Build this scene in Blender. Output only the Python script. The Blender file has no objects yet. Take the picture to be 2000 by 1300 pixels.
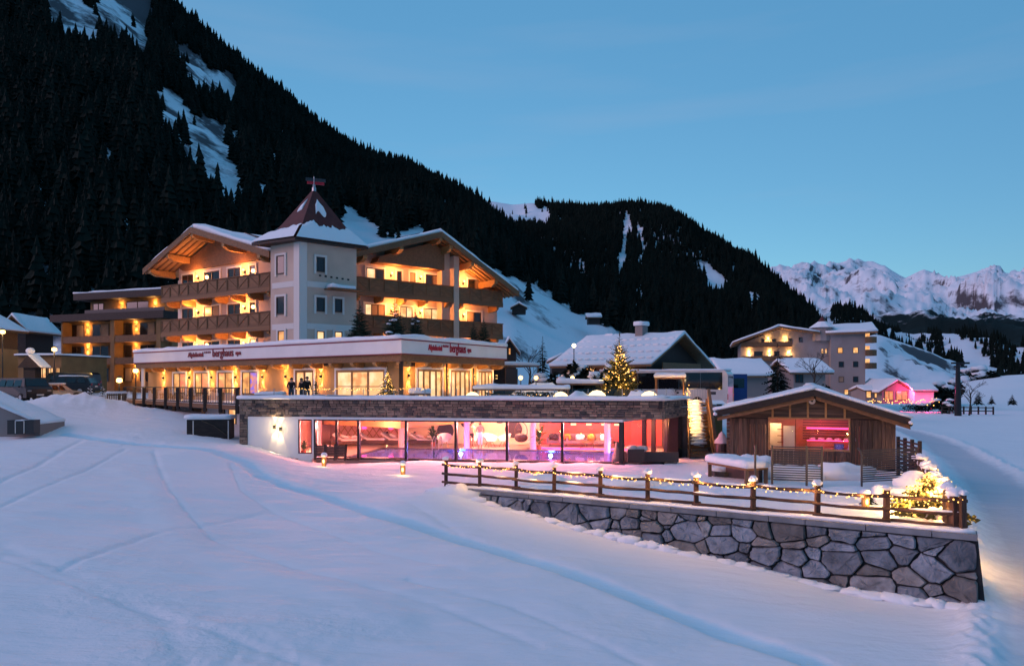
import bpy, bmesh, math, random
import numpy as np
from mathutils import Matrix, Vector, noise
from mathutils.geometry import tessellate_polygon
random.seed(7)
scene = bpy.context.scene
COL = scene.collection
R = math.radians
# ------------------------------------------------------------------ camera
EYE = 4.3; FOC = 1400.0; HOR = 750.0
cam_d = bpy.data.cameras.new('camera'); cam = bpy.data.objects.new('camera', cam_d); COL.objects.link(cam)
cam.location = (0, 0, EYE); cam.rotation_euler = (R(90), 0, 0)
cam_d.sensor_width = 36; cam_d.lens = 36*FOC/2000; cam_d.shift_y = (HOR-650)/2000
cam_d.clip_start = .1; cam_d.clip_end = 40000
scene.camera = cam
# ------------------------------------------------------------------ world, sun, exposure
SKY_AZ = -8
SUN_EL, SUN_AZ = 24, -106          # degrees; azimuth from +Y towards +X : the last glow comes from the left
w = bpy.data.worlds.new('World'); scene.world = w; w.use_nodes = True
nt = w.node_tree; nt.nodes.clear()
def wn(t, **k):
    n = nt.nodes.new(t)
    for a, b in k.items(): setattr(n, a, b)
    return n
sky = wn('ShaderNodeTexSky', sky_type='NISHITA', sun_disc=False)
sky.sun_elevation = R(-3.2); sky.sun_rotation = R(SKY_AZ)
sky.altitude = 1500; sky.air_density = 1.0; sky.dust_density = .3; sky.ozone_density = 3.0
bg = wn('ShaderNodeBackground'); out = wn('ShaderNodeOutputWorld')
bg.inputs[1].default_value = 1.0
# thin streaks of high cloud
tc = wn('ShaderNodeTexCoord'); mp = wn('ShaderNodeMapping'); mp.inputs['Rotation'].default_value = (0, R(14), R(25)); mp.inputs['Scale'].default_value = (1.1, 1.1, 9.0)
nz = wn('ShaderNodeTexNoise'); nz.inputs['Scale'].default_value = 1.3; nz.inputs['Detail'].default_value = 5
rp = wn('ShaderNodeValToRGB'); rp.color_ramp.elements[0].position = .54; rp.color_ramp.elements[1].position = .92
rp.color_ramp.elements[1].color = (.3, .3, .3, 1)
mx = wn('ShaderNodeMix', data_type='RGBA'); mx.inputs[7].default_value = (.42, .46, .6, 1)
hs = wn('ShaderNodeHueSaturation'); hs.inputs['Saturation'].default_value = 1.08; hs.inputs['Value'].default_value = 1.0
L = nt.links.new
L(tc.outputs['Generated'], mp.inputs[0]); L(mp.outputs[0], nz.inputs[0]); L(nz.outputs[0], rp.inputs[0])
SKY_GAIN = (2.7, 3.0, 1.35, 1)      # Nishita twilight, white-balanced as the photograph
SKY_BASE = (.082, .240, .43, 1)   # even twilight scatter over the whole dome
gain = wn('ShaderNodeMix', data_type='RGBA', blend_type='MULTIPLY'); gain.inputs[0].default_value = 1
gain.inputs[7].default_value = SKY_GAIN
base = wn('ShaderNodeMix', data_type='RGBA', blend_type='ADD'); base.inputs[0].default_value = 1; base.inputs[7].default_value = SKY_BASE
L(sky.outputs[0], gain.inputs[6]); L(gain.outputs[2], base.inputs[6]); L(base.outputs[2], hs.inputs['Color'])
L(rp.outputs[0], mx.inputs[0]); L(hs.outputs[0], mx.inputs[6]); L(mx.outputs[2], bg.inputs[0]); L(bg.outputs[0], out.inputs[0])
sun_d = bpy.data.lights.new('sun', 'SUN'); sun = bpy.data.objects.new('sun', sun_d); COL.objects.link(sun)
sun_d.energy = 1.45; sun_d.angle = R(40); sun_d.color = (1, .58, .70)
_az, _el = R(SUN_AZ), R(SUN_EL)
SUNV = Vector((math.sin(_az)*math.cos(_el), math.cos(_az)*math.cos(_el), math.sin(_el)))
sun.rotation_euler = SUNV.to_track_quat('Z', 'Y').to_euler()
vs = scene.view_settings; vs.view_transform = 'Standard'; vs.look = 'None'; vs.exposure = 0; vs.gamma = 1; vs.use_curve_mapping = False
cy = scene.cycles; cy.use_denoising = True; cy.max_bounces = 6; cy.diffuse_bounces = 3; cy.glossy_bounces = 3
cy.transmission_bounces = 4; cy.transparent_max_bounces = 16; cy.sample_clamp_indirect = 4; cy.caustics_reflective = False; cy.caustics_refractive = False
try: cy.use_light_tree = True
except Exception: pass
# ------------------------------------------------------------------ photogrammetry helpers
def P(px, py, D): return Vector(((px-1000)/FOC*D, D, EYE-(py-HOR)/FOC*D))
def PZ(px, D, z): return Vector(((px-1000)/FOC*D, D, z))
def DZ(py, z): return (EYE-z)*FOC/(py-HOR)
def frame(a, b, z=0):                      # x from a to b (left to right), y away from the camera, z up; origin a
    d = Vector((b[0]-a[0], b[1]-a[1], 0)); l = d.length; d /= l
    n = Vector((-d.y, d.x, 0))
    M = Matrix(((d.x, n.x, 0, a[0]), (d.y, n.y, 0, a[1]), (0, 0, 1, z), (0, 0, 0, 1)))
    return M, l
def onp(F, y, px, py=HOR):                 # local (x, z) of the point that shows at px,py on the plane local-y = y
    u = (px-1000)/FOC
    o = F @ Vector((0, y, 0)); d = F.to_3x3() @ Vector((1, 0, 0))
    t = (u*o.y-o.x)/(d.x-u*d.y)
    q = o+d*t
    return t, EYE-(py-HOR)/FOC*q.y-F[2][3]
# ------------------------------------------------------------------ materials
MATS = {}
def nn(t, kind, **k):
    n = t.nodes.new(kind)
    for a, b in k.items(): setattr(n, a, b)
    return n
def mat(name, col=(.5, .5, .5), rough=.7, noise_=None, col2=None, bump=None, metal=0, rand=0, spec=.3, grain=None, coat=0, obj_coord=False, trans=0, sheen=0):
    """noise_=(scale, lo, hi) mixes col with col2; bump=(scale, strength, distance); grain=(sx,sy,sz) stretched noise in object space"""
    m = bpy.data.materials.new(name); m.use_nodes = True; t = m.node_tree; b = t.nodes['Principled BSDF']
    b.inputs['Roughness'].default_value = rough; b.inputs['Metallic'].default_value = metal; b.inputs['Specular IOR Level'].default_value = spec
    if coat: b.inputs['Coat Weight'].default_value = coat; b.inputs['Coat Roughness'].default_value = .08
    geo = nn(t, 'ShaderNodeNewGeometry'); tcn = nn(t, 'ShaderNodeTexCoord')
    src = tcn.outputs['Object'] if obj_coord else geo.outputs['Position']
    cur = None
    rgb = nn(t, 'ShaderNodeRGB'); rgb.outputs[0].default_value = (*col, 1); cur = rgb.outputs[0]
    def noisy(scale, detail=6, vec=None):
        n = nn(t, 'ShaderNodeTexNoise'); n.inputs['Scale'].default_value = scale; n.inputs['Detail'].default_value = detail
        t.links.new(vec or src, n.inputs['Vector']); return n.outputs[0]
    gv = None
    if grain:
        mpn = nn(t, 'ShaderNodeMapping'); mpn.inputs['Scale'].default_value = grain
        oi = nn(t, 'ShaderNodeObjectInfo'); ad = nn(t, 'ShaderNodeVectorMath', operation='ADD')
        t.links.new(tcn.outputs['Object'], ad.inputs[0]); t.links.new(oi.outputs['Random'], ad.inputs[1]); t.links.new(ad.outputs[0], mpn.inputs[0])
        gv = noisy(1, 7, mpn.outputs[0])
    if col2:
        rm = nn(t, 'ShaderNodeMapRange'); s, lo, hi = noise_ or (1, .35, .65)
        rm.inputs[1].default_value = lo; rm.inputs[2].default_value = hi
        t.links.new(gv if gv else noisy(s), rm.inputs[0])
        mxn = nn(t, 'ShaderNodeMix', data_type='RGBA'); t.links.new(rm.outputs[0], mxn.inputs[0]); t.links.new(cur, mxn.inputs[6]); mxn.inputs[7].default_value = (*col2, 1)
        cur = mxn.outputs[2]
    if rand:
        oi2 = nn(t, 'ShaderNodeObjectInfo'); rr = nn(t, 'ShaderNodeMapRange'); rr.inputs[3].default_value = 1-rand; rr.inputs[4].default_value = 1+rand
        t.links.new(oi2.outputs['Random'], rr.inputs[0])
        h2 = nn(t, 'ShaderNodeHueSaturation'); t.links.new(rr.outputs[0], h2.inputs['Value']); t.links.new(cur, h2.inputs['Color']); cur = h2.outputs[0]
    t.links.new(cur, b.inputs['Base Color'])
    if bump:
        bn = nn(t, 'ShaderNodeBump'); bn.inputs['Strength'].default_value = bump[1]; bn.inputs['Distance'].default_value = bump[2] if len(bump) > 2 else .02
        t.links.new(noisy(bump[0]) if not (grain and bump[0] == 0) else gv, bn.inputs['Height']); t.links.new(bn.outputs[0], b.inputs['Normal'])
    MATS[name] = m; return m
def emi(name, col, strength, col2=None, scale=3., lo=.4, hi=.6, base=(.02, .02, .02), stretch=(1, 1, 1)):
    m = bpy.data.materials.new(name); m.use_nodes = True; t = m.node_tree; b = t.nodes['Principled BSDF']
    b.inputs['Base Color'].default_value = (*base, 1); b.inputs['Roughness'].default_value = .3
    b.inputs['Emission Color'].default_value = (*col, 1); b.inputs['Emission Strength'].default_value = strength
    if col2:
        geo = nn(t, 'ShaderNodeNewGeometry'); mpn = nn(t, 'ShaderNodeMapping'); mpn.inputs['Scale'].default_value = stretch
        n = nn(t, 'ShaderNodeTexNoise'); n.inputs['Scale'].default_value = scale; n.inputs['Detail'].default_value = 3
        rm = nn(t, 'ShaderNodeMapRange'); rm.inputs[1].default_value = lo; rm.inputs[2].default_value = hi
        mxn = nn(t, 'ShaderNodeMix', data_type='RGBA'); mxn.inputs[6].default_value = (*col, 1); mxn.inputs[7].default_value = (*col2, 1)
        t.links.new(geo.outputs['Position'], mpn.inputs[0]); t.links.new(mpn.outputs[0], n.inputs[0]); t.links.new(n.outputs[0], rm.inputs[0]); t.links.new(rm.outputs[0], mxn.inputs[0])
        t.links.new(mxn.outputs[2], b.inputs['Emission Color'])
    MATS[name] = m; return m
def glassmat(name, tint=(1, 1, 1), refl=.12):
    m = bpy.data.materials.new(name); m.use_nodes = True; t = m.node_tree; t.nodes.clear()
    o = nn(t, 'ShaderNodeOutputMaterial'); tr = nn(t, 'ShaderNodeBsdfTransparent'); tr.inputs[0].default_value = (*tint, 1)
    gl = nn(t, 'ShaderNodeBsdfGlossy'); gl.inputs['Roughness'].default_value = .02
    lw = nn(t, 'ShaderNodeLayerWeight'); lw.inputs[0].default_value = .5; pw = nn(t, 'ShaderNodeMath', operation='POWER'); pw.inputs[1].default_value = 5; t.links.new(lw.outputs['Facing'], pw.inputs[0])
    fr = nn(t, 'ShaderNodeMath', operation='MULTIPLY_ADD'); fr.inputs[1].default_value = .8; fr.inputs[2].default_value = .03; t.links.new(pw.outputs[0], fr.inputs[0])
    ms = nn(t, 'ShaderNodeMixShader'); t.links.new(fr.outputs[0], ms.inputs[0]); t.links.new(tr.outputs[0], ms.inputs[1]); t.links.new(gl.outputs[0], ms.inputs[2]); t.links.new(ms.outputs[0], o.inputs[0])
    MATS[name] = m; return m
def snowmat():
    m = mat('snow', (.84, .845, .87), .75, spec=.15)
    t = m.node_tree; b = t.nodes['Principled BSDF']
    geo = nn(t, 'ShaderNodeNewGeometry')
    def nz_(scale, detail, rot=0, sc=(1, 1, 1), rough=.55):
        mp1 = nn(t, 'ShaderNodeMapping'); mp1.inputs['Rotation'].default_value = (0, 0, R(rot)); mp1.inputs['Scale'].default_value = sc
        n1 = nn(t, 'ShaderNodeTexNoise'); n1.inputs['Scale'].default_value = scale; n1.inputs['Detail'].default_value = detail; n1.inputs['Roughness'].default_value = rough
        t.links.new(geo.outputs['Position'], mp1.inputs[0]); t.links.new(mp1.outputs[0], n1.inputs[0]); return n1.outputs[0]
    def mth(op, x, y):
        q = nn(t, 'ShaderNodeMath', operation=op)
        for i, v in enumerate((x, y)):
            if isinstance(v, (int, float)): q.inputs[i].default_value = v
            else: t.links.new(v, q.inputs[i])
        return q.outputs[0]
    drift = nz_(1.5, 6, -18, (.22, 1.0, .6))
    grain = nz_(16, 4)
    lumps = nz_(4.2, 5, 12, (.7, 1, 1), .6)
    mask = nn(t, 'ShaderNodeMapRange'); mask.inputs[1].default_value = .46; mask.inputs[2].default_value = .66; t.links.new(nz_(.16, 3), mask.inputs[0])   # trampled, wind-crusted zones
    hgt = mth('ADD', mth('ADD', mth('MULTIPLY', drift, .9), mth('MULTIPLY', grain, .05)), mth('MULTIPLY', mth('MULTIPLY', lumps, mask.outputs[0]), .55))
    bn = nn(t, 'ShaderNodeBump'); bn.inputs['Strength'].default_value = .75; bn.inputs['Distance'].default_value = .22
    t.links.new(hgt, bn.inputs['Height']); t.links.new(bn.outputs[0], b.inputs['Normal'])
    return m
snowmat()
mat('snow_cap', (.84, .845, .87), .75, bump=(3, .5, .12), spec=.15)
mat('track_cyan', (.60, .80, .88), .5, bump=(5, .35, .05), col2=(.78, .85, .9), noise_=(1.2, .35, .7))
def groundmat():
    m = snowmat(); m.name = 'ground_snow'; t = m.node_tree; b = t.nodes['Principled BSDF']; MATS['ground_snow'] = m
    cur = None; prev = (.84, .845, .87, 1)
    for an, col in (('track_tint', (.58, .79, .88, 1)), ('road', (.58, .59, .64, 1))):
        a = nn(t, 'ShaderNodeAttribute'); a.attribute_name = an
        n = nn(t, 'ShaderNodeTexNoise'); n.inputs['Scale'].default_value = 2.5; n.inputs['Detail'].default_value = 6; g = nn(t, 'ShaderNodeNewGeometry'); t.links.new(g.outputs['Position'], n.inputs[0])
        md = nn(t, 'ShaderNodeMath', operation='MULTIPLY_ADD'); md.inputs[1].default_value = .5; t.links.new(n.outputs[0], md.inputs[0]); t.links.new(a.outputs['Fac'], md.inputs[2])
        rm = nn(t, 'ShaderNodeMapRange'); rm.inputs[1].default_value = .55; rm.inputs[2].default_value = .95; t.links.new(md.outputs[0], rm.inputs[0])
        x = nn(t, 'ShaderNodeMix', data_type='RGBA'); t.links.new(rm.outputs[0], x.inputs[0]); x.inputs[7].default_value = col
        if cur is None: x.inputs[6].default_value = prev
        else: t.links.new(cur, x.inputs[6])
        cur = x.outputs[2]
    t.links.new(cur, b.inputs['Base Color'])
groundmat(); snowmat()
mat('road_slush', (.30, .31, .34), .6, col2=(.52, .53, .57), noise_=(.5, .35, .65), bump=(4, .4, .05))
mat('plaster', (.62, .46, .36), .85, col2=(.50, .36, .285), noise_=(.45, .35, .68), bump=(18, .35, .015))
mat('plaster_white', (.80, .79, .78), .85, col2=(.72, .71, .70), noise_=(.6, .3, .7), bump=(30, .1, .01))
mat('plaster_ochre', (.46, .27, .115), .85, col2=(.40, .23, .095), noise_=(.8, .3, .7), bump=(30, .12, .01))
mat('plaster_grey', (.30, .25, .235), .85, col2=(.25, .21, .20), noise_=(.3, .3, .7))
mat('fascia_white', (.80, .76, .74), .6, col2=(.72, .68, .66), noise_=(.8, .3, .7))
mat('trim_red', (.22, .02, .03), .5)
mat('letter_red', (.45, .015, .03), .4)
mat('wood_beam', (.42, .22, .085), .6, col2=(.32, .165, .06), grain=(2, 9, 9), bump=(0, .3, .01), rand=.12)
mat('wood_dark', (.23, .115, .055), .65, col2=(.15, .075, .036), grain=(2, 9, 9), bump=(0, .3, .01), rand=.18)
mat('wood_black', (.035, .024, .02), .6, col2=(.02, .014, .012), grain=(2, 9, 9), bump=(0, .3, .01), rand=.2)
mat('wood_hut', (.135, .085, .058), .85, col2=(.045, .032, .026), grain=(3, 7, 1.2), bump=(0, .5, .015), rand=.35)
mat('wood_fence', (.10, .05, .035), .75, col2=(.05, .028, .02), grain=(3, 6, 6), bump=(0, .5, .01), rand=.2)
mat('wood_band', (.23, .12, .055), .6, col2=(.17, .085, .04), grain=(6, 6, 9), bump=(0, .2, .01))
mat('wood_step', (.16, .11, .075), .8, col2=(.09, .06, .045), grain=(3, 9, 9), rand=.2)
mat('roof_red', (.13, .026, .02), .45, col2=(.085, .016, .014), noise_=(2, .3, .7), bump=(12, .25, .02))
mat('roof_edge', (.05, .04, .04), .5)
mat('stone_block', (.27, .285, .32), .8, col2=(.12, .13, .15), noise_=(2.2, .3, .68), bump=(5, 1.0, .12), rand=.38)
mat('stone_brown', (.25, .225, .21), .8, col2=(.14, .125, .12), noise_=(2.6, .3, .68), bump=(7, .9, .05), rand=.3)
mat('stone_pale', (.36, .35, .35), .8, col2=(.20, .19, .19), noise_=(3.5, .35, .65), bump=(7, .9, .05), rand=.2)
mat('mortar', (.028, .028, .031), .95, bump=(9, .8, .04))
mat('concrete', (.25, .25, .26), .85, col2=(.15, .15, .16), noise_=(1.6, .3, .7), bump=(14, .5, .02), rand=.1)
mat('stone_course', (.25, .185, .14), .85, col2=(.13, .10, .085), noise_=(2.2, .35, .65), bump=(20, .6, .02))
mat('stone_course_light', (.36, .27, .205), .85, col2=(.22, .165, .13), noise_=(2.2, .35, .65), bump=(20, .6, .02))
mat('stone_course_dark', (.10, .09, .09), .85, col2=(.06, .055, .055), noise_=(2.2, .35, .65), bump=(20, .6, .02))
mat('metal_dark', (.03, .03, .034), .4, metal=.6)
mat('metal_grey', (.35, .36, .38), .35, metal=.8)
mat('metal_zinc', (.045, .047, .055), .5, metal=.2)
mat('frame_brown', (.055, .032, .022), .5)
mat('frame_white', (.66, .60, .55), .6)
mat('pane_dark', (.010, .012, .016), .06, spec=.6)
mat('curtain', (.30, .21, .14), .9, col2=(.24, .165, .11), noise_=(1.2, .35, .65))
mat('bark', (.06, .042, .03), .9, bump=(20, .7, .02))
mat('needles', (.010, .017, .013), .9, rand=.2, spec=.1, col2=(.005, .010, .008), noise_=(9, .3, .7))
mat('needles_roof', (.03, .045, .025), .8, col2=(.016, .028, .015), noise_=(9, .3, .7))  # lighter than the forest needles, lamplight put into the colour
mat('needles_lit', (.085, .075, .018), .8, col2=(.04, .042, .012), noise_=(9, .3, .7))  # warm olive copy of the needles, bulb glow put into the colour
mat('leaf', (.05, .10, .03), .6, col2=(.03, .065, .02), noise_=(6, .3, .7))
mat('twig', (.05, .04, .035), .9)
mat('rubber', (.012, .012, .013), .7)
mat('car_black', (.008, .009, .011), .4, coat=.3)
mat('car_grey', (.02, .021, .024), .5, coat=.15)
mat('car_silver', (.22, .23, .25), .3, coat=.6, metal=.3)
mat('car_glass', (.008, .009, .011), .05, spec=.7)
mat('tail_red', (.30, .01, .015), .2, coat=.6)
mat('bus_white', (.62, .58, .56), .35, coat=.4, col2=(.5, .46, .44), noise_=(.9, .35, .7))
mat('bus_blue', (.01, .035, .16), .35, coat=.4)
mat('bus_yellow', (.6, .40, .03), .4)
mat('skin', (.55, .33, .24), .6)
mat('cloth_black', (.012, .012, .015), .9)
mat('cloth_dark', (.03, .028, .035), .9)
mat('cloth_white', (.75, .72, .7), .9)
mat('cloth_grey', (.16, .15, .15), .9, col2=(.10, .1, .1), noise_=(4, .3, .7))
mat('cloth_yellow', (.5, .36, .05), .9, col2=(.35, .10, .05), noise_=(5, .4, .6))
mat('hair', (.03, .018, .012), .7)
mat('tile_floor', (.52, .44, .40), .35, col2=(.46, .39, .35), noise_=(1.2, .3, .7))
mat('rose_wall', (.70, .42, .34), .7, col2=(.62, .36, .29), noise_=(.8, .3, .7))
mat('pale_wall', (.78, .66, .52), .7)
mat('red_wall', (.62, .12, .11), .6, col2=(.5, .08, .09), noise_=(1., .3, .7))
mat('larch_wall', (.50, .24, .10), .6, col2=(.40, .18, .07), noise_=(2, .3, .7))
mat('column_paint', (.62, .42, .46), .6)
mat('wicker', (.10, .065, .05), .8, bump=(40, .6, .02))
mat('terracotta', (.35, .11, .06), .8)
mat('annex_wood', (.27, .145, .055), .7, col2=(.2, .105, .04), noise_=(1.1, .3, .7), bump=(12, .2, .02))
mat('basin_blue', (.04, .10, .45), .5)
mat('mirror_dark', (.06, .05, .07), .15, spec=.6)
mat('lacquer', (.05, .045, .045), .4)
mat('stone_statue', (.22, .18, .16), .8)
mat('rock_far', (.10, .10, .11), .9)
glassmat('glass')
def E(c, s, n, **k): return emi(n, c, s, **k)
E((1, .50, .11), 3.6, 'bulb'); E((1, .58, .18), 5, 'lamp_glow'); E((1, .72, .36), 2.6, 'dome_glow')
E((1, .46, .13), 1.0, 'window_warm', col2=(.6, .2, .05), scale=1.6)
E((1, .56, .22), 1.25, 'window_bright', col2=(.75, .30, .09), scale=1.8)
E((1, .66, .36), 1.35, 'window_pale', col2=(.95, .46, .18), scale=1.3)
E((1, .22, .10), .9, 'window_rose', col2=(.9, .42, .14), scale=2.4)
E((.9, .02, .14), 1.3, 'window_magenta', col2=(.35, .02, .12), scale=1.5)
E((.95, .30, .18), .9, 'window_violet', col2=(.28, .18, .9), scale=2.2)
E((1, .04, .20), 4.0, 'led_pink'); E((.06, .16, 1), 8, 'led_blue'); E((1, .85, .55), 6, 'floor_spot'); E((1, .62, .30), 2.4, 'room_lamp')
E((1, .75, .4), 10, 'far_light')
# ------------------------------------------------------------------ scene-graph helpers
WM = {}
def reg(o, M): WM[o.name] = M; return o
def tag(o, label=None, cat=None, group=None, kind=None):
    if label: o['label'] = label
    if cat: o['category'] = cat
    if group: o['group'] = group
    if kind: o['kind'] = kind
    return o
def thing(name, label, cat, M, group=None):
    if not isinstance(M, Matrix): M = Matrix.Translation(M)
    o = bpy.data.objects.new(name, None); COL.objects.link(o); o.matrix_world = M; o.empty_display_size = .3
    reg(o, M.copy()); return tag(o, label, cat, group)
class MB:
    def __init__(s, F=None): s.v = []; s.f = []; s.m = []; s.F = F; s.cur = 0
    def add(s, vs, fs):
        n = len(s.v)
        s.v += [tuple(s.F @ Vector(v)) if s.F is not None else tuple(v) for v in vs]
        s.f += [tuple(i+n for i in f) for f in fs]; s.m += [s.cur]*len(fs); return s
    def bx(s, x0, x1, y0, y1, z0, z1):
        return s.add([(x0,y0,z0),(x1,y0,z0),(x1,y1,z0),(x0,y1,z0),(x0,y0,z1),(x1,y0,z1),(x1,y1,z1),(x0,y1,z1)],
                     [(0,3,2,1),(4,5,6,7),(0,1,5,4),(1,2,6,5),(2,3,7,6),(3,0,4,7)])
    def prism_y(s, poly, y0, y1):           # polygon in x,z extruded along y (counter-clockwise seen from -y)
        n = len(poly); vs = [(x, y0, z) for x, z in poly]+[(x, y1, z) for x, z in poly]
        return s.add(vs, [tuple(range(n)), tuple(range(2*n-1, n-1, -1))]+[(i, i+n, (i+1) % n+n, (i+1) % n) for i in range(n)])
    def prism_x(s, poly, x0, x1):           # polygon in y,z extruded along x
        n = len(poly); vs = [(x0, y, z) for y, z in poly]+[(x1, y, z) for y, z in poly]
        return s.add(vs, [tuple(range(n-1, -1, -1)), tuple(range(n, 2*n))]+[(i, (i+1) % n, (i+1) % n+n, i+n) for i in range(n)])
    def prism_z(s, poly, z0, z1):           # polygon in x,y; z0,z1 numbers or lists
        n = len(poly); a = z0 if hasattr(z0, '__len__') else [z0]*n; b = z1 if hasattr(z1, '__len__') else [z1]*n
        vs = [(p[0], p[1], a[i]) for i, p in enumerate(poly)]+[(p[0], p[1], b[i]) for i, p in enumerate(poly)]
        return s.add(vs, [tuple(range(n-1, -1, -1)), tuple(range(n, 2*n))]+[(i, (i+1) % n, (i+1) % n+n, i+n) for i in range(n)])
    def bar(s, p0, p1, w, h=None, up=(0, 0, 1)):
        p0, p1 = Vector(p0), Vector(p1); h = h or w; d = (p1-p0).normalized(); u = Vector(up)
        if abs(d.dot(u)) > .98: u = Vector((0, 1, 0))
        r = d.cross(u).normalized()*w/2; u = r.cross(d).normalized()*h/2
        c = [p0-r-u, p0+r-u, p0+r+u, p0-r+u, p1-r-u, p1+r-u, p1+r+u, p1-r+u]
        return s.add(c, [(0,1,2,3),(7,6,5,4),(0,4,5,1),(1,5,6,2),(2,6,7,3),(3,7,4,0)])
    def tube(s, pts, rad, seg=8, cap=True):
        pts = [Vector(p) for p in pts]; n = len(pts); rad = rad if hasattr(rad, '__len__') else [rad]*n
        vs = []; prev = None
        for i, p in enumerate(pts):
            d = (pts[min(i+1, n-1)]-pts[max(i-1, 0)]).normalized()
            if prev is None: r = d.orthogonal().normalized()
            else: r = (prev-d*prev.dot(d)); r = r.normalized() if r.length > 1e-5 else d.orthogonal().normalized()
            prev = r; q = d.cross(r)
            vs += [p+(r*math.cos(a)+q*math.sin(a))*rad[i] for a in [2*math.pi*k/seg for k in range(seg)]]
        fs = [(i*seg+k, i*seg+(k+1) % seg, (i+1)*seg+(k+1) % seg, (i+1)*seg+k) for i in range(n-1) for k in range(seg)]
        if cap: fs += [tuple(range(seg-1, -1, -1)), tuple(range((n-1)*seg, n*seg))]
        return s.add(vs, fs)
    def lathe(s, prof, c=(0, 0, 0), seg=16, jit=0):   # profile [(r,z)]
        vs = []; c = Vector(c)
        for r, z in prof:
            for k in range(seg):
                a = 2*math.pi*k/seg; j = 1+(random.random()-.5)*jit
                vs.append(c+Vector((r*j*math.cos(a), r*j*math.sin(a), z)))
        n = len(prof)
        fs = [(i*seg+k, i*seg+(k+1) % seg, (i+1)*seg+(k+1) % seg, (i+1)*seg+k) for i in range(n-1) for k in range(seg)]
        fs += [tuple(range(seg-1, -1, -1)), tuple(range((n-1)*seg, n*seg))]
        return s.add(vs, fs)
    def blob(s, c, r, jit=.0, seg=12, rings=7, seed=0, flat=None):
        c = Vector(c); r = Vector(r) if hasattr(r, '__len__') else Vector((r, r, r)); vs = []
        for i in range(rings+1):
            t = math.pi*i/rings
            for k in range(seg):
                a = 2*math.pi*k/seg; d = Vector((math.sin(t)*math.cos(a), math.sin(t)*math.sin(a), math.cos(t)))
                q = 1+jit*noise.noise(d*1.7+Vector((seed*3.1, seed, seed*1.7)))
                p = Vector((d.x*r.x*q, d.y*r.y*q, d.z*r.z*q))
                if flat is not None: p.z = max(p.z, flat)
                vs.append(c+p)
        fs = [(i*seg+k, (i+1)*seg+k, (i+1)*seg+(k+1) % seg, i*seg+(k+1) % seg) for i in range(rings) for k in range(seg)]
        return s.add(vs, fs)
    def mesh(s, name, mats, smooth=False, inv=None):
        me = bpy.data.meshes.new(name)
        vs = s.v if inv is None else [tuple(inv @ Vector(v)) for v in s.v]
        me.from_pydata(vs, [], s.f); 
        for m in (mats if isinstance(mats, (list, tuple)) else [mats]): me.materials.append(MATS[m])
        if isinstance(mats, (list, tuple)): me.polygons.foreach_set('material_index', s.m)
        if smooth: me.polygons.foreach_set('use_smooth', [True]*len(me.polygons))
        me.update(); return me
def part(name, mb, mats, parent, smooth=False, label=None, kind=None):
    M = WM[parent.name]; me = mb.mesh(name, mats, smooth, M.inverted())
    o = bpy.data.objects.new(name, me); COL.objects.link(o); o.parent = parent; reg(o, M)
    return tag(o, label, None, None, kind)
def solo(name, mb, mats, label=None, cat=None, group=None, kind=None, smooth=False, at=None):
    vs = np.array(mb.v); c = Vector(at) if at is not None else Vector((float(vs[:, 0].mean()), float(vs[:, 1].mean()), float(vs[:, 2].min())))
    M = Matrix.Translation(c); me = mb.mesh(name, mats, smooth, M.inverted())
    o = bpy.data.objects.new(name, me); COL.objects.link(o); o.location = c; reg(o, M)
    return tag(o, label, cat, group, kind)
UNIT = {}
def unit(m):
    if m not in UNIT: UNIT[m] = MB().bx(-.5, .5, -.5, .5, -.5, .5).mesh('unit_block', m)
    return UNIT[m]
def inst(name, me, M, parent=None, label=None):
    o = bpy.data.objects.new(name, me); COL.objects.link(o)
    if parent is not None: o.parent = parent; o.matrix_local = WM[parent.name].inverted() @ M
    else: o.matrix_world = M
    reg(o, M.copy())
    return tag(o, label)
def barM(p0, p1, w, h, up=(0, 0, 1)):
    p0, p1 = Vector(p0), Vector(p1); x = (p1-p0); l = x.length; x = x/l; u = Vector(up)
    if abs(x.dot(u)) > .98: u = Vector((0, 1, 0))
    y = u.cross(x).normalized(); z = x.cross(y)
    c = (p0+p1)/2
    return Matrix(((x.x*l, y.x*w, z.x*h, c.x), (x.y*l, y.y*w, z.y*h, c.y), (x.z*l, y.z*w, z.z*h, c.z), (0, 0, 0, 1)))
def bar(name, p0, p1, w, h, m, parent=None, F=None, up=(0, 0, 1)):
    if F is not None: p0, p1 = F @ Vector(p0), F @ Vector(p1); up = F.to_3x3() @ Vector(up)
    return inst(name, unit(m), barM(p0, p1, w, h, up), parent)
def boxp(name, F, x0, x1, y0, y1, z0, z1, m, parent):
    return bar(name, (x0, (y0+y1)/2, (z0+z1)/2), (x1, (y0+y1)/2, (z0+z1)/2), y1-y0, z1-z0, m, parent, F)
def light(name, kind, loc, power, col, parent, rot=None, size=.1, spot=None, blend=.5, sizey=None):
    d = bpy.data.lights.new(name, kind); d.energy = power; d.color = col
    if kind in ('POINT', 'SPOT'): d.shadow_soft_size = size
    if kind == 'AREA':
        d.size = size
        if sizey: d.shape = 'RECTANGLE'; d.size_y = sizey
    if spot: d.spot_size = R(spot); d.spot_blend = blend
    o = bpy.data.objects.new(name, d); COL.objects.link(o)
    M = Matrix.Translation(loc)
    if rot is not None: M = M @ rot.to_matrix().to_4x4()
    if parent is not None: o.parent = parent; o.matrix_local = WM[parent.name].inverted() @ M
    else: o.matrix_world = M
    return o
def aim(v): return Vector(v).to_track_quat('-Z', 'Y').to_euler()
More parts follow.
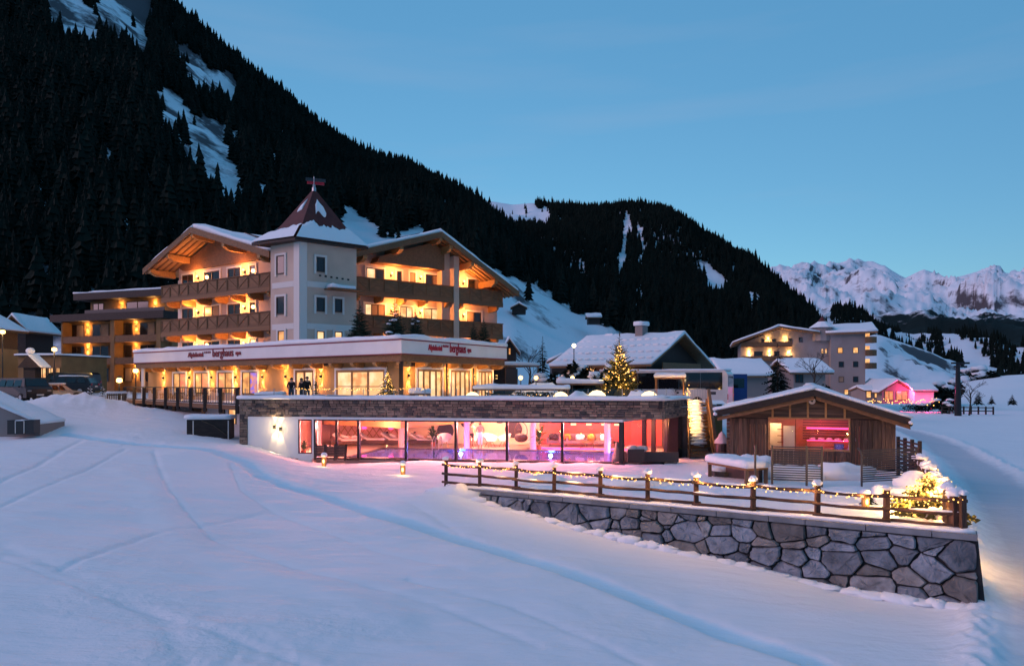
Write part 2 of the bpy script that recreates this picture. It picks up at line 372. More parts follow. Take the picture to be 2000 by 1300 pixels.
def snowcap(name, outline, t, parent, over=.12, F=None, m='snow_cap', seed=0, step=.8):
    """pillow of snow on a planar outline (x,y,z points, counter-clockwise from above)"""
    pts = [Vector(p) if F is None else F @ Vector(p) for p in outline]
    dense = []
    for i, p in enumerate(pts):
        q = pts[(i+1) % len(pts)]; n = max(1, int((q-p).length/step))
        dense += [p.lerp(q, k/n) for k in range(n)]
    n = len(dense); c = sum(dense, Vector())/n
    area = sum(dense[i].x*dense[(i+1) % n].y-dense[(i+1) % n].x*dense[i].y for i in range(n))
    if area < 0: dense.reverse()
    nor = []
    for i in range(n):
        e = (dense[(i+1) % n]-dense[i-1]); nor.append(Vector((e.y, -e.x, 0)).normalized())
    rings = []
    for off, h in ((0, .0), (over, t*.18), (over*1.1, t*.55), (over*.6, t*.88), (-over*.8, t*1.0), (-over*3, t*1.04)):
        ring = []
        for i, p in enumerate(dense):
            j = noise.noise(p*.9+Vector((seed, 0, 0)))
            hh = h*(1+.5*noise.noise(p*.45+Vector((seed, 5, 0)))+.25*noise.noise(p*1.9+Vector((seed, 1, 3))))
            ring.append(p+nor[i]*(off*(1+.9*j))+Vector((0, 0, hh)))
        rings.append(ring)
    mb = MB(); vs = [v for r in rings for v in r]; k = len(rings)
    fs = [(a*n+i, a*n+(i+1) % n, (a+1)*n+(i+1) % n, (a+1)*n+i) for a in range(k-1) for i in range(n)]
    tri = tessellate_polygon([[Vector((v.x, v.y, 0)) for v in rings[-1]]])
    base = (k-1)*n
    for t3 in tri:
        a, b, d = [rings[-1][q] for q in t3]
        up = (b-a).cross(d-a).z > 0
        fs.append(tuple(base+q for q in (t3 if up else t3[::-1])))
    mb.add(vs, fs)
    return part(name, mb, m, parent, smooth=True) if parent is not None else mb
# ================================================================== the setting: snow ground
def tps(pts):
    pts = np.array(pts, float); X = pts[:, :2]; z = pts[:, 2]; n = len(X)
    def U(r2): return np.where(r2 > 1e-9, r2*np.log(r2+1e-12), 0)
    K = U(((X[:, None]-X[None])**2).sum(-1))+np.eye(n)*2.0
    A = np.zeros((n+3, n+3)); A[:n, :n] = K; A[:n, n] = 1; A[:n, n+1:] = X; A[n, :n] = 1; A[n+1:, :n] = X.T
    sol = np.linalg.solve(A, np.concatenate([z, [0, 0, 0]]))
    def f(x, y):
        x = np.asarray(x, float); y = np.asarray(y, float); r = np.zeros(x.shape)
        for i in range(n): r += sol[i]*U((x-X[i, 0])**2+(y-X[i, 1])**2)
        return r+sol[n]+sol[n+1]*x+sol[n+2]*y
    return f
GP = []
for px, py, z in [(0,1300,-1.0),(500,1300,-1.15),(1000,1300,-1.4),(1500,1300,-1.75),(1990,1300,-2.1),(-700,1300,-.9),(2700,1300,-2.4),
                  (0,1100,-.35),(500,1100,-.7),(0,1000,.1),(0,900,.75),(0,850,1.35),(250,900,.65),(250,850,1.35),(250,805,2.1),(100,790,2.85),(0,790,2.75),
                  (500,1000,-.4),(700,980,-.4),(1000,1100,-.95),(1300,1200,-1.45),(800,925,-.08),(600,930,.12),(480,872,.85),(400,862,1.05),(575,897,0),(700,903,.02),(850,907,.02),(780,915,0),
                  (1200,1042,-1.1),(1500,1108,-1.62),(1700,1152,-1.9),(1945,1172,-1.8),(950,982,-.45),(890,960,-.05),
                  (2000,1180,-1.9),(2150,1100,-2.0),(1960,1000,-1.6),(1850,885,-1.25),(1780,845,-1.0),(1900,806,-1.0),(2100,795,-1.2),(170,772,3.3),(300,800,2.2)]:
    D = DZ(py, z); q = PZ(px, D, z); GP.append((q.x, q.y, z))
GP += [(0,4,-2.1),(-12,5,-1.8),(14,5,-2.6),(-20,60,2.7),(-35,70,2.9),(-45,85,3.1),(0,75,2.5),(20,72,2.2),(20,100,2.4),(45,120,.2),(60,160,-.6),(-60,100,3.6),
       (-80,60,3.9),(-70,35,2.2),(60,60,-1.6),(90,100,-1.2),(60,30,-2.2),(110,160,-1),(-20,160,5),(-90,160,8),(30,170,3),(150,170,-1)]
gz0 = tps(GP)
def inpoly(x, y, poly):
    x = np.asarray(x, float); y = np.asarray(y, float); r = np.zeros(x.shape, bool); n = len(poly)
    for i in range(n):
        x0, y0 = poly[i][:2]; x1, y1 = poly[(i+1) % n][:2]
        if y0 == y1: continue
        r ^= ((y0 > y) != (y1 > y)) & (x < (x1-x0)*(y-y0)/(y1-y0)+x0)
    return r
def dist_path(x, y, path):
    d = np.full(np.shape(x), 1e9)
    for a, b in zip(path[:-1], path[1:]):
        ax, ay, bx, by = a[0], a[1], b[0], b[1]; l2 = (bx-ax)**2+(by-ay)**2
        t = np.clip(((x-ax)*(bx-ax)+(y-ay)*(by-ay))/l2, 0, 1)
        d = np.minimum(d, np.hypot(x-ax-t*(bx-ax), y-ay-t*(by-ay)))
    return d
def hit(px, py):                            # where the view ray meets the smooth ground
    for D in np.geomspace(6, 200, 700):
        q = P(px, py, D)
        if q.z <= float(gz0(q.x, q.y)): return q
    return P(px, py, 200)
# plan of the yard and of the pool house
WALL_A = PZ(866, DZ(952, 0), 0); WALL_B = PZ(1890, DZ(1047, 0), 0); YARD_C = PZ(1792, DZ(927, 0), 0)
POOL_L = PZ(575, DZ(895, 0), 0); POOL_R = PZ(1218, DZ(907, 0), 0)
FP, _pl = frame(POOL_L, POOL_R)
pxL = onp(FP, 0, 465)[0]; pxR = onp(FP, 0, 1299)[0]
POOL_A = FP @ Vector((pxL, 0, 0)); POOL_B = FP @ Vector((pxR, 0, 0))
POOL_C = Vector((POOL_B.x+2.35, POOL_B.y+4.4, 0))
_fw, _lw = frame(WALL_A, WALL_B)
YARD = [_fw @ Vector((.2, .42, 0)), _fw @ Vector((_lw-.1, .42, 0)), YARD_C, (24, 52), (12, 52), (POOL_B.x, POOL_B.y+.5), POOL_R, (POOL_R.x-8, POOL_R.y+1.2)]
POOLFOOT = [FP @ Vector((pxL+.3, .25, 0)), FP @ Vector((_pl, .25, 0)), POOL_C, FP @ Vector((_pl+3, 15.5, 0)), FP @ Vector((pxL+.3, 15.5, 0))]
TRACK = [hit(*p) for p in [(130,845),(190,856),(250,862),(330,870),(420,884),(480,902),(510,925),(560,948),(640,973),(740,1005),(860,1040),(1000,1080),(1150,1130),(1350,1205),(1600,1298)]]
T2 = [hit(*p) for p in [(0,945),(60,915),(120,880),(160,858)]]
T3 = [hit(*p) for p in [(0,990),(110,945),(200,900),(245,875)]]
T4 = [hit(*p) for p in [(0,1060),(120,1110),(250,1170),(330,1215),(360,1300)]]
T5 = [hit(*p) for p in [(235,915),(300,960),(325,1020),(380,1065),(430,1090),(540,1128),(660,1165),(780,1205)]]
ROADL = [hit(*p) for p in [(1690,822),(1755,838),(1800,850),(1850,874),(1905,912),(1955,958),(2010,1020),(2060,1090),(2110,1190),(2200,1400)]]
def vn(x, y, seed=0):
    """vectorised gradient noise, about -1..1"""
    xi = np.floor(x).astype(np.int64); yi = np.floor(y).astype(np.int64); xf = x-xi; yf = y-yi
    def g(i, j, fx_, fy_):
        h = (i*374761393+j*668265263+seed*982451653) & 0x7fffffff; h = ((h ^ (h >> 13))*1274126177) & 0x7fffffff; a = (h ^ (h >> 16)) % 6283/1000.
        return np.cos(a)*fx_+np.sin(a)*fy_
    u = xf*xf*xf*(xf*(xf*6-15)+10); v = yf*yf*yf*(yf*(yf*6-15)+10)
    n0 = g(xi, yi, xf, yf)*(1-u)+g(xi+1, yi, xf-1, yf)*u; n1 = g(xi, yi+1, xf, yf-1)*(1-u)+g(xi+1, yi+1, xf-1, yf-1)*u
    return (n0*(1-v)+n1*v)*1.4
def height(x, y):
    x = np.asarray(x, float); y = np.asarray(y, float)
    z = gz0(x, y)
    fade = np.clip(1-(y-60)/60, 0, 1)
    nzv = vn(x*.16, y*.16, 1)
    drift = vn(x*.5+y*.15, y*.95-x*.1, 2); sast = np.abs(vn(x*.42+y*.2, y*1.5, 3)); lump = vn(x*2.3, y*2.6, 4)+.6*vn(x*5.1, y*5.6, 5)
    tramp = np.clip((vn(x*.13+4, y*.13, 6)-.08)*3.2, 0, 1)
    z = z+(.14*nzv+.035*drift-.045*sast+.03*tramp*lump)*fade
    d = dist_path(x, y, TRACK)
    z = z-.09*np.exp(-(d/.42)**4)*(1+.3*lump)+.018*lump*np.exp(-(d/1.3)**2)
    for T, dep, ww in ((T2, .06, .16), (T3, .05, .14), (T4, .045, .25), (T5, -.06, .55), (T6, .05, .12), (T7, .05, .12), (T8, .05, .12), (T9, .045, .11), (T10, .045, .11), (T11, .045, .11)):
        z = z-dep*np.exp(-(dist_path(x, y, T)/ww)**2)
    for (hx, hy, hr, hh) in HEAPS:              # ploughed heaps beside the car park
        rgh = 1+.35*vn(x*.9, y*.9, 7)+.16*vn(x*2.6, y*2.6, 8)
        z = z+hh*np.exp(-(((x-hx)/hr)**2+((y-hy)/(hr*.55))**2))*rgh
    for (fx_, fy_) in STEPS: z = z-.06*np.exp(-(((x-fx_)**2+(y-fy_)**2)/.035))
    iny = inpoly(x, y, YARD)
    z = np.where(iny, .03+.05*nzv+.05*vn(x*.8, y*.8, 9)+.02*lump, z)
    z = np.where(inpoly(x, y, POOLFOOT), np.minimum(z, -2.0), z)
    rd = dist_path(x, y, ROADL)
    z = z-.12*np.exp(-(rd/1.7)**4)+(.20+.10*lump)*np.exp(-((rd-2.4)/.5)**2)*(~iny)
    return z
T6 = [hit(*p) for p in [(120,1110),(300,1040),(520,1000),(700,1010)]]
T7 = [hit(*p) for p in [(420,890),(560,925),(700,950),(800,985),(900,1040)]]
T9 = [hit(*p) for p in [(450,905),(470,960),(560,1010),(760,1080),(900,1110)]]
T10 = [hit(*p) for p in [(0,1085),(200,1165),(420,1230),(620,1300)]]
T11 = [hit(*p) for p in [(300,880),(330,960),(420,1050),(620,1120),(860,1180),(1050,1250)]]
T8 = [hit(*p) for p in [(800,1130),(1000,1180),(1150,1240),(1280,1300)]]
STEPS = []
for a_, b_, n_ in (((900, 960), (960, 1040), 9), ((560, 905), (640, 960), 8)):
    for k_ in range(n_):
        q_ = hit(a_[0]+(b_[0]-a_[0])*k_/n_+(6 if k_ % 2 else -6), a_[1]+(b_[1]-a_[1])*k_/n_); STEPS.append((q_.x, q_.y))
HEAPS = []
for (px, D, r, h) in [(170, 55, 4.2, .65), (120, 53, 3.0, .35), (215, 54, 3.2, .3)]:
    q = PZ(px, D, 0); HEAPS.append((q.x, q.y, r, h))
def gz(x, y): return float(height(np.array([x]), np.array([y]))[0])
def ground():
    ys = np.concatenate([np.geomspace(2.5, 46, 430), np.geomspace(46, 175, 110)[1:]])
    us = np.concatenate([np.linspace(-1.25, -.75, 60), np.linspace(-.75, .75, 620)[1:-1], np.linspace(.75, 1.25, 60)])
    X = us[None]*(ys[:, None]+7); Y = np.repeat(ys[:, None], len(us), 1)
    Z = height(X, Y)
    h, wd = X.shape
    vs = np.stack([X, Y, Z], -1).reshape(-1, 3)
    idx = np.arange(h*wd).reshape(h, wd)
    fs = np.stack([idx[:-1, :-1], idx[:-1, 1:], idx[1:, 1:], idx[1:, :-1]], -1).reshape(-1, 4)
    me = bpy.data.meshes.new('snow_ground'); me.from_pydata(vs.tolist(), [], fs.tolist())
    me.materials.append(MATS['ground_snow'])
    xx, yy = X.ravel(), Y.ravel()
    track_tint = np.clip(1.2-dist_path(xx, yy, TRACK)/.5, 0, 1)  # weight of the cyan tint blended along the track
    road = np.clip(1.3-dist_path(xx, yy, ROADL)/2.0, 0, 1)*(~inpoly(xx, yy, YARD))
    for nm, arr in (('track_tint', track_tint), ('road', road)):
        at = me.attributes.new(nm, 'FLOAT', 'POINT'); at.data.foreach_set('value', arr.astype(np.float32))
    me.polygons.foreach_set('use_smooth', [True]*len(fs)); me.update()
    o = bpy.data.objects.new('snow_ground', me); COL.objects.link(o); o['kind'] = 'structure'
    return o
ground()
# ================================================================== mountains
def fbm(x, y, s, oct_=4):
    return noise.fractal(Vector((x*s, y*s, .37)), 1.0, 2.1, oct_)
def lerp_list(pts, x):
    return float(np.interp(x, [p[0] for p in pts], [p[1] for p in pts]))
def range_mesh(name, px0, px1, n, rows, foot, ridge, ridgeD, matname, amp, rough_s, prof=1.0, back=.5, kind='structure', ridged=False):
    """terrain: along each bearing the land climbs from foot distance/height to the ridge, then falls behind it"""
    vs = []; V = []
    for i in range(n+1):
        px = px0+(px1-px0)*i/n
        d0, z0 = foot(px); d1 = ridgeD(px); z1 = EYE+(HOR-lerp_list(ridge, px))/FOC*d1
        col = []
        for j in range(rows+1):
            v = j/rows*(1+back)
            if v <= 1: D = d0+(d1-d0)*v; z = z0+(z1-z0)*(v**prof)
            else: D = d0+(d1-d0)*v; z = z1-(z1-z0)*(v-1)*1.1
            x = (px-1000)/FOC*D
            wgt = amp*min(1, v*2.5)*(1-math.exp(-((v-1)/.10)**2))
            f1 = fbm(x, D, rough_s, 7) if not ridged else noise.ridged_multi_fractal(Vector((x*rough_s, D*rough_s, .4)), .75, 2.1, 8, 1.0, 2.0)-1.1
            if ridged: f1 += .32*(noise.ridged_multi_fractal(Vector((x*rough_s*4, D*rough_s*2.2, 7)), .9, 2.1, 5, 1.0, 2.0)-1.1)*min(1, 1.6*(v if v < 1 else 1))
            z += wgt*f1*(d1*(.05 if not ridged else .021))+fbm(x, D, rough_s*8)*d1*.0009*amp
            col.append((x, D, z))
        V.append(col)
    vs = [p for c in V for p in c]; m = rows+1
    fs = [(i*m+j, (i+1)*m+j, (i+1)*m+j+1, i*m+j+1) for i in range(n) for j in range(rows)]
    me = bpy.data.meshes.new(name); me.from_pydata(vs, [], fs); me.materials.append(MATS[matname])
    me.polygons.foreach_set('use_smooth', [True]*len(fs)); me.update()
    o = bpy.data.objects.new(name, me); COL.objects.link(o); o['kind'] = kind
    return o, V
def mountain_mat(name, rock_lo, rock_hi, treeline=None, fscale=.004, rockscale=.004):
    m = mat(name, (.80, .82, .87), .85, spec=.1); t = m.node_tree; b = t.nodes['Principled BSDF']
    geo = nn(t, 'ShaderNodeNewGeometry')
    n1 = nn(t, 'ShaderNodeTexNoise'); n1.inputs['Scale'].default_value = rockscale; n1.inputs['Detail'].default_value = 9; n1.inputs['Roughness'].default_value = .68
    sep = nn(t, 'ShaderNodeSeparateXYZ'); t.links.new(geo.outputs['Normal'], sep.inputs[0])
    ms = nn(t, 'ShaderNodeMath', operation='MULTIPLY_ADD'); ms.inputs[1].default_value = -.9; t.links.new(sep.outputs[2], ms.inputs[0]); t.links.new(n1.outputs[0], ms.inputs[2])
    rm = nn(t, 'ShaderNodeMapRange'); rm.inputs[1].default_value = rock_lo; rm.inputs[2].default_value = rock_hi
    t.links.new(geo.outputs['Position'], n1.inputs[0]); t.links.new(ms.outputs[0], rm.inputs[0])
    mx1 = nn(t, 'ShaderNodeMix', data_type='RGBA'); mx1.inputs[6].default_value = (.80, .82, .87, 1); mx1.inputs[7].default_value = (.10, .09, .10, 1)
    t.links.new(rm.outputs[0], mx1.inputs[0]); cur = mx1.outputs[2]
    if treeline:
        sp = nn(t, 'ShaderNodeSeparateXYZ'); t.links.new(geo.outputs['Position'], sp.inputs[0])
        n2 = nn(t, 'ShaderNodeTexNoise'); n2.inputs['Scale'].default_value = fscale; n2.inputs['Detail'].default_value = 10; n2.inputs['Roughness'].default_value = .62
        t.links.new(geo.outputs['Position'], n2.inputs[0])
        a = nn(t, 'ShaderNodeMath', operation='MULTIPLY_ADD'); a.inputs[1].default_value = treeline[1]; t.links.new(n2.outputs[0], a.inputs[0]); t.links.new(sp.outputs[2], a.inputs[2])
        r2 = nn(t, 'ShaderNodeMapRange'); r2.inputs[1].default_value = treeline[0]; r2.inputs[2].default_value = treeline[0]-treeline[2]
        t.links.new(a.outputs[0], r2.inputs[0])
        mx2 = nn(t, 'ShaderNodeMix', data_type='RGBA'); mx2.inputs[7].default_value = (.008, .014, .014, 1); t.links.new(r2.outputs[0], mx2.inputs[0]); t.links.new(cur, mx2.inputs[6]); cur = mx2.outputs[2]
    t.links.new(cur, b.inputs['Base Color'])
    bn = nn(t, 'ShaderNodeBump'); bn.inputs['Strength'].default_value = .8; bn.inputs['Distance'].default_value = 1/rockscale*.06
    t.links.new(n1.outputs[0], bn.inputs['Height']); t.links.new(bn.outputs[0], b.inputs['Normal'])
    return m
mountain_mat('slope_snow', -.20, -.10, rockscale=.03)
mountain_mat('alp_snow', -.20, -.04, treeline=(600, 620, 50), fscale=.0045, rockscale=.009)
mountain_mat('mid_snow', -.27, -.2, rockscale=.03)
RIDGE_A = [(-1600,-700),(-600,-420),(0,-195),(200,-65),(290,4),(360,62),(430,118),(500,165),(560,208),(640,262),(700,298),(760,318),(830,342),(900,378),(940,404),(1000,455),(1100,540),(1200,655),(1300,735)]
def footA(px): return (lerp_list([(-1600,130),(0,120),(300,118),(700,125),(1000,130),(1200,170),(1300,200)], px), lerp_list([(-1600,6),(0,5),(300,4.5),(800,4),(1000,3),(1300,1)], px))
MA, VA = range_mesh('forest_mountain', -1600, 1300, 220, 70, footA, RIDGE_A, lambda px: lerp_list([(-1600,420),(0,520),(290,560),(700,680),(940,760),(1100,560),(1200,330),(1300,260)], px), 'slope_snow', 1.0, .006)
RIDGE_B = [(760,470),(850,420),(930,392),(965,394),(1000,400),(1040,396),(1100,404),(1170,410),(1240,412),(1290,428),(1335,455),(1380,488),(1430,520),(1470,530),(1510,555),(1550,585),(1590,618),(1640,690),(1700,742)]
def footB(px): return (lerp_list([(760,420),(1200,330),(1700,330)], px), 2)
MBm, VB = range_mesh('dark_mountain', 760, 1700, 130, 60, footB, RIDGE_B, lambda px: lerp_list([(760,1300),(1240,1250),(1430,1000),(1590,760),(1700,560)], px), 'slope_snow', .9, .003)
RIDGE_C = [(1300,600),(1400,560),(1480,556),(1510,545),(1540,536),(1580,523),(1602,531),(1625,526),(1660,519),(1700,518),(1728,520),(1750,533),(1768,543),(1785,534),(1805,526),(1830,535),(1852,546),(1870,541),(1900,532),(1925,524),(1942,523),(1965,534),(2000,531),(2100,515),(2300,500),(2700,540),(3400,560)]
MC, VC = range_mesh('alpine_range', 1300, 3400, 520, 150, lambda px: (1500, 60), RIDGE_C, lambda px: 6200+300*math.sin(px*.02), 'alp_snow', 1.15, .0009, prof=1.25, ridged=True)
RIDGE_D = [(1500,745),(1600,700),(1680,660),(1712,652),(1760,668),(1820,688),(1880,718),(1940,738),(2000,748),(2200,752),(2600,740)]
MD, VD = range_mesh('snowy_knoll', 1500, 2600, 90, 30, lambda px: (180, -.8), RIDGE_D, lambda px: lerp_list([(1500,330),(1720,330),(2000,420),(2600,500)], px), 'mid_snow', .5, .02)
RIDGE_E = [(1560,700),(1610,615),(1640,600),(1680,606),(1720,640),(1780,652),(1840,650),(1900,655),(1950,672),(2000,690),(2100,640),(2400,560),(2900,540)]
ME, VE = range_mesh('valley_forest_hill', 1560, 2900, 120, 40, lambda px: (430, 0), RIDGE_E, lambda px: lerp_list([(1560,900),(1640,1000),(1800,1500),(2900,1700)], px), 'slope_snow', .7, .004)
RIDGE_F = [(1700,752),(1850,752),(1900,742),(1960,733),(2000,731),(2200,724),(2600,700)]
MF, VF = range_mesh('meadow_rise', 1700, 2600, 60, 24, lambda px: (165, -1.1), RIDGE_F, lambda px: 250, 'snow', .15, .02)
# sheet of snow out to the horizon
far = MB(); far.add([(-30000, 60, -25), (30000, 60, -25), (30000, 36000, -25), (-30000, 36000, -25)], [(0, 1, 2, 3)])
solo('valley_floor', far, 'snow', kind='structure')
# ------------------------------------------------------------------ forests (one mass: stuff)
def conifer_mesh(name, tiers, seg, seed, h=1., r=.19):
    rng = random.Random(seed); vs = []; fs = []
    for i in range(tiers):
        t = i/tiers; z0 = .10+.86*t; z1 = min(1.0, z0+1.5/tiers); rr = r*(1-t)**.85*rng.uniform(.85, 1.15)+.012
        b = len(vs); tw = rng.random()*6
        for k in range(seg):
            a = tw+2*math.pi*k/seg; q = rr*(1 if k % 2 == 0 else .52)*rng.uniform(.75, 1.2)
            vs.append((math.cos(a)*q, math.sin(a)*q, (z0-.05*rng.random())*h))
        vs.append((0, 0, z1*h)); fs += [(b+k, b+(k+1) % seg, b+seg) for k in range(seg)]
    b = len(vs); vs += [(-.012, -.012, -.1), (.012, -.012, -.1), (0, .015, -.1), (0, 0, .4)]; fs += [(b, b+1, b+3), (b+1, b+2, b+3), (b+2, b, b+3)]
    me = bpy.data.meshes.new(name); me.from_pydata(vs, [], fs); me.materials.append(MATS['needles']); me.update()
    o = bpy.data.objects.new(name, me)         # source mesh, not linked to the scene
    return o
TREEVAR = [conifer_mesh('conifer', t, s, k) for k, (t, s) in enumerate([(9, 8), (8, 8), (10, 10)])]
def scatter(name, pts, scales, label):
    """one forest object: points carry a scale, geometry nodes set a conifer on each"""
    me = bpy.data.meshes.new(name); me.from_pydata(pts, [], [])
    at = me.attributes.new('tree_scale', 'FLOAT', 'POINT'); at.data.foreach_set('value', scales)
    o = bpy.data.objects.new(name, me); COL.objects.link(o); tag(o, label, 'forest', None, 'stuff')
    g = bpy.data.node_groups.new(name, 'GeometryNodeTree')
    g.interface.new_socket('Geometry', in_out='INPUT', socket_type='NodeSocketGeometry'); g.interface.new_socket('Geometry', in_out='OUTPUT', socket_type='NodeSocketGeometry')
    i = g.nodes.new('NodeGroupInput'); ou = g.nodes.new('NodeGroupOutput'); iop = g.nodes.new('GeometryNodeInstanceOnPoints')
    gi = g.nodes.new('GeometryNodeGeometryToInstance')
    for tv in TREEVAR:
        oi = g.nodes.new('GeometryNodeObjectInfo'); oi.inputs[0].default_value = tv; g.links.new(oi.outputs['Geometry'], gi.inputs[0])
    na = g.nodes.new('GeometryNodeInputNamedAttribute'); na.data_type = 'FLOAT'; na.inputs[0].default_value = 'tree_scale'
    rv = g.nodes.new('FunctionNodeRandomValue'); rv.data_type = 'FLOAT_VECTOR'; rv.inputs[0].default_value = (-.05, -.05, 0); rv.inputs[1].default_value = (.05, .05, 6.28)
    g.links.new(i.outputs[0], iop.inputs['Points']); g.links.new(gi.outputs[0], iop.inputs['Instance']); iop.inputs['Pick Instance'].default_value = True
    g.links.new(rv.outputs[0], iop.inputs['Rotation']); g.links.new(na.outputs[0], iop.inputs['Scale']); g.links.new(iop.outputs[0], ou.inputs[0])
    md = o.modifiers.new('trees', 'NODES'); md.node_group = g
    return o
def sample_range(V, count, rng, vmin=0, vmax=1.05, back=.5):
    n = len(V)-1; m = len(V[0])-1; res = []
    # weight by cell area
    cells = []; wts = []
    for i in range(n):
        for j in range(m):
            v = (j+.5)/m*(1+back)
            if v < vmin or v > vmax: continue
            a = V[i][j]; b = V[i+1][j]; c = V[i][j+1]
            ar = abs((b[0]-a[0])*(c[1]-a[1])-(b[1]-a[1])*(c[0]-a[0])); cells.append((i, j)); wts.append(ar)
    wts = np.cumsum(wts); tot = wts[-1]
    for q in np.searchsorted(wts, np.array([rng.random()*tot for _ in range(count)])):
        i, j = cells[int(q)]; s, t = rng.random(), rng.random()
        A, B, C, D_ = (Vector(V[i][j]), Vector(V[i+1][j]), Vector(V[i][j+1]), Vector(V[i+1][j+1]))
        res.append((A*(1-s)*(1-t)+B*s*(1-t)+C*(1-s)*t+D_*s*t, (j+t)/m*(1+back)))
    return res
def proj(p): return 1000+FOC*p[0]/p[1], HOR-(p[2]-EYE)/p[1]*FOC
# open snow: avalanche runs, gullies and meadows, given on the slope by their bearing and height angle
CLEAR_A = [[(960,530),(1010,548),(1050,566),(1110,604),(1160,630),(1215,652),(1230,760),(640,760),(640,640),(900,600)],
           [(672,402),(720,432),(757,470),(820,442),(860,470),(700,500),(655,470)],
           [(275,172),(330,178),(362,212),(375,225),(430,245),(470,262),(460,275),(430,268),(425,300),(450,330),(478,362),(455,372),(435,330),(385,290),(375,250),(350,222),(310,195)],
           [(490,280),(525,298),(560,322),(548,328),(515,308)],
           [(180,0),(215,-60),(300,-60),(285,15),(262,10),(290,55),(275,66),(240,40),(205,25)],
           [(330,75),(345,82),(385,118),(468,168),(455,173),(400,142),(370,122)],
           [(160,-80),(150,0),(172,20),(190,55),(176,50),(90,0),(80,-80)]]
CLEAR_B = [[(930,380),(1010,385),(1072,408),(1060,422),(1030,418),(1000,428),(975,425),(945,405)],
           [(1220,425),(1226,425),(1222,480),(1216,520),(1207,528),(1214,490)],[(1250,430),(1256,430),(1255,500),(1251,545),(1250,490)],
           [(1362,515),(1372,514),(1400,535),(1420,548),(1415,553),(1385,538)],[(1430,515),(1440,520),(1432,528)],[(1455,567),(1480,575),(1487,585),(1470,582)]]
CLEAR_E = [[(1735,625),(1770,600),(1860,625),(1850,640),(1760,645)],[(1838,640),(1850,640),(1885,665),(1930,705),(1960,745),(1940,745),(1900,700),(1860,668)],[(1560,600),(1620,560),(1630,690),(1560,720)],[(1945,590),(2000,600),(2000,680),(1965,660)]]
def forest(name, V, count, clear, hs_, label, seed, vmin=0, vmax=1.04, dil=0):
    rng = random.Random(seed); pts = []; sc = []
    cl = [np.array(c) for c in clear]
    S = sample_range(V, count, rng, vmin, vmax)
    pr = np.array([proj(p) for p, v in S]); bad = np.zeros(len(S), bool)
    jx0 = pr[:, 0]+np.array([noise.noise(Vector((a*.05, b*.05, 1)))*14 for a, b in pr]); jy0 = pr[:, 1]+np.array([noise.noise(Vector((a*.05, b*.05, 8)))*9 for a, b in pr])
    up = hs_*.55/np.array([p.y for p, v in S])*FOC
    for ox, oy in ((0, 0), (dil, -dil*.6), (-dil, dil*.6), (dil*.6, dil), (-dil*.6, -dil)):
        jx, jy = jx0+ox, jy0+oy
        for c in clear: bad |= inpoly(jx, jy, c) | inpoly(jx, jy-up, c) | inpoly(jx, jy-up*2, c)
    for k, (p, v) in enumerate(S):
        if bad[k] and rng.random() > .003: continue
        h = hs_*rng.uniform(.45, 1.0)+(hs_*.5 if rng.random() < .12 else 0)
        pts.append((p.x, p.y, p.z-.4)); sc.append(h)
    return scatter(name, pts, sc, label)
forest('spruce_forest', VA, 70000, CLEAR_A, 10.5, 'dark spruce forest covering the steep slope behind the hotel', 3, .02, dil=3)
forest('spruce_forest', VB, 48000, CLEAR_B, 12, 'dark forest on the rounded mountain behind the chalet roof', 4, .0, dil=2)
forest('spruce_forest', VE, 26000, CLEAR_E, 13, 'dark valley forest below the snowy peaks on the right', 5, .0, 1.02)
# ================================================================== building helpers
WARM = (1, .35, .085); AMBER = (1, .62, .26)
def win(root, F, y, x0, x1, z0, z1, pane='pane_dark', frame_m='frame_brown', n=2, surround=None, curtain=None, name='window', fw=.07, trans=0):
    f = MB(F)
    f.bx(x0, x0+fw, y-.07, y+.03, z0, z1).bx(x1-fw, x1, y-.07, y+.03, z0, z1)
    f.bx(x0+fw, x1-fw, y-.07, y+.03, z1-fw, z1).bx(x0+fw, x1-fw, y-.07, y+.03, z0, z0+fw)
    for k in range(1, n):
        xm = x0+(x1-x0)*k/n; f.bx(xm-fw*.6, xm+fw*.6, y-.068, y+.028, z0+fw, z1-fw)
    if trans: f.bx(x0+fw, x1-fw, y-.066, y+.026, z0+(z1-z0)*trans-.03, z0+(z1-z0)*trans+.03)
    o = part(name, f, frame_m, root)
    for k in range(n):
        a = x0+(x1-x0)*k/n+fw*.5; b = x0+(x1-x0)*(k+1)/n-fw*.5
        pm = pane[k % len(pane)] if isinstance(pane, (list, tuple)) else pane
        part('pane', MB(F).bx(a, b, y-.03, y-.012, z0+fw*.5, z1-fw*.5), pm, o)
    if surround:
        s = MB(F); w_ = .16
        s.bx(x0-w_, x0, y-.09, y+.02, z0-(.0 if z0 < .1 else w_), z1+w_).bx(x1, x1+w_, y-.09, y+.02, z0-(.0 if z0 < .1 else w_), z1+w_).bx(x0, x1, y-.09, y+.02, z1, z1+w_)
        part('surround', s, surround, o)
    return o
def pwin(root, F, y, px0, px1, pyT, z0, **k):
    xa, zt = onp(F, y, px0, pyT); xb, zb = onp(F, y, px1, pyT); zt = (zt+zb)/2
    return win(root, F, y, xa, xb, z0, zt, **k)
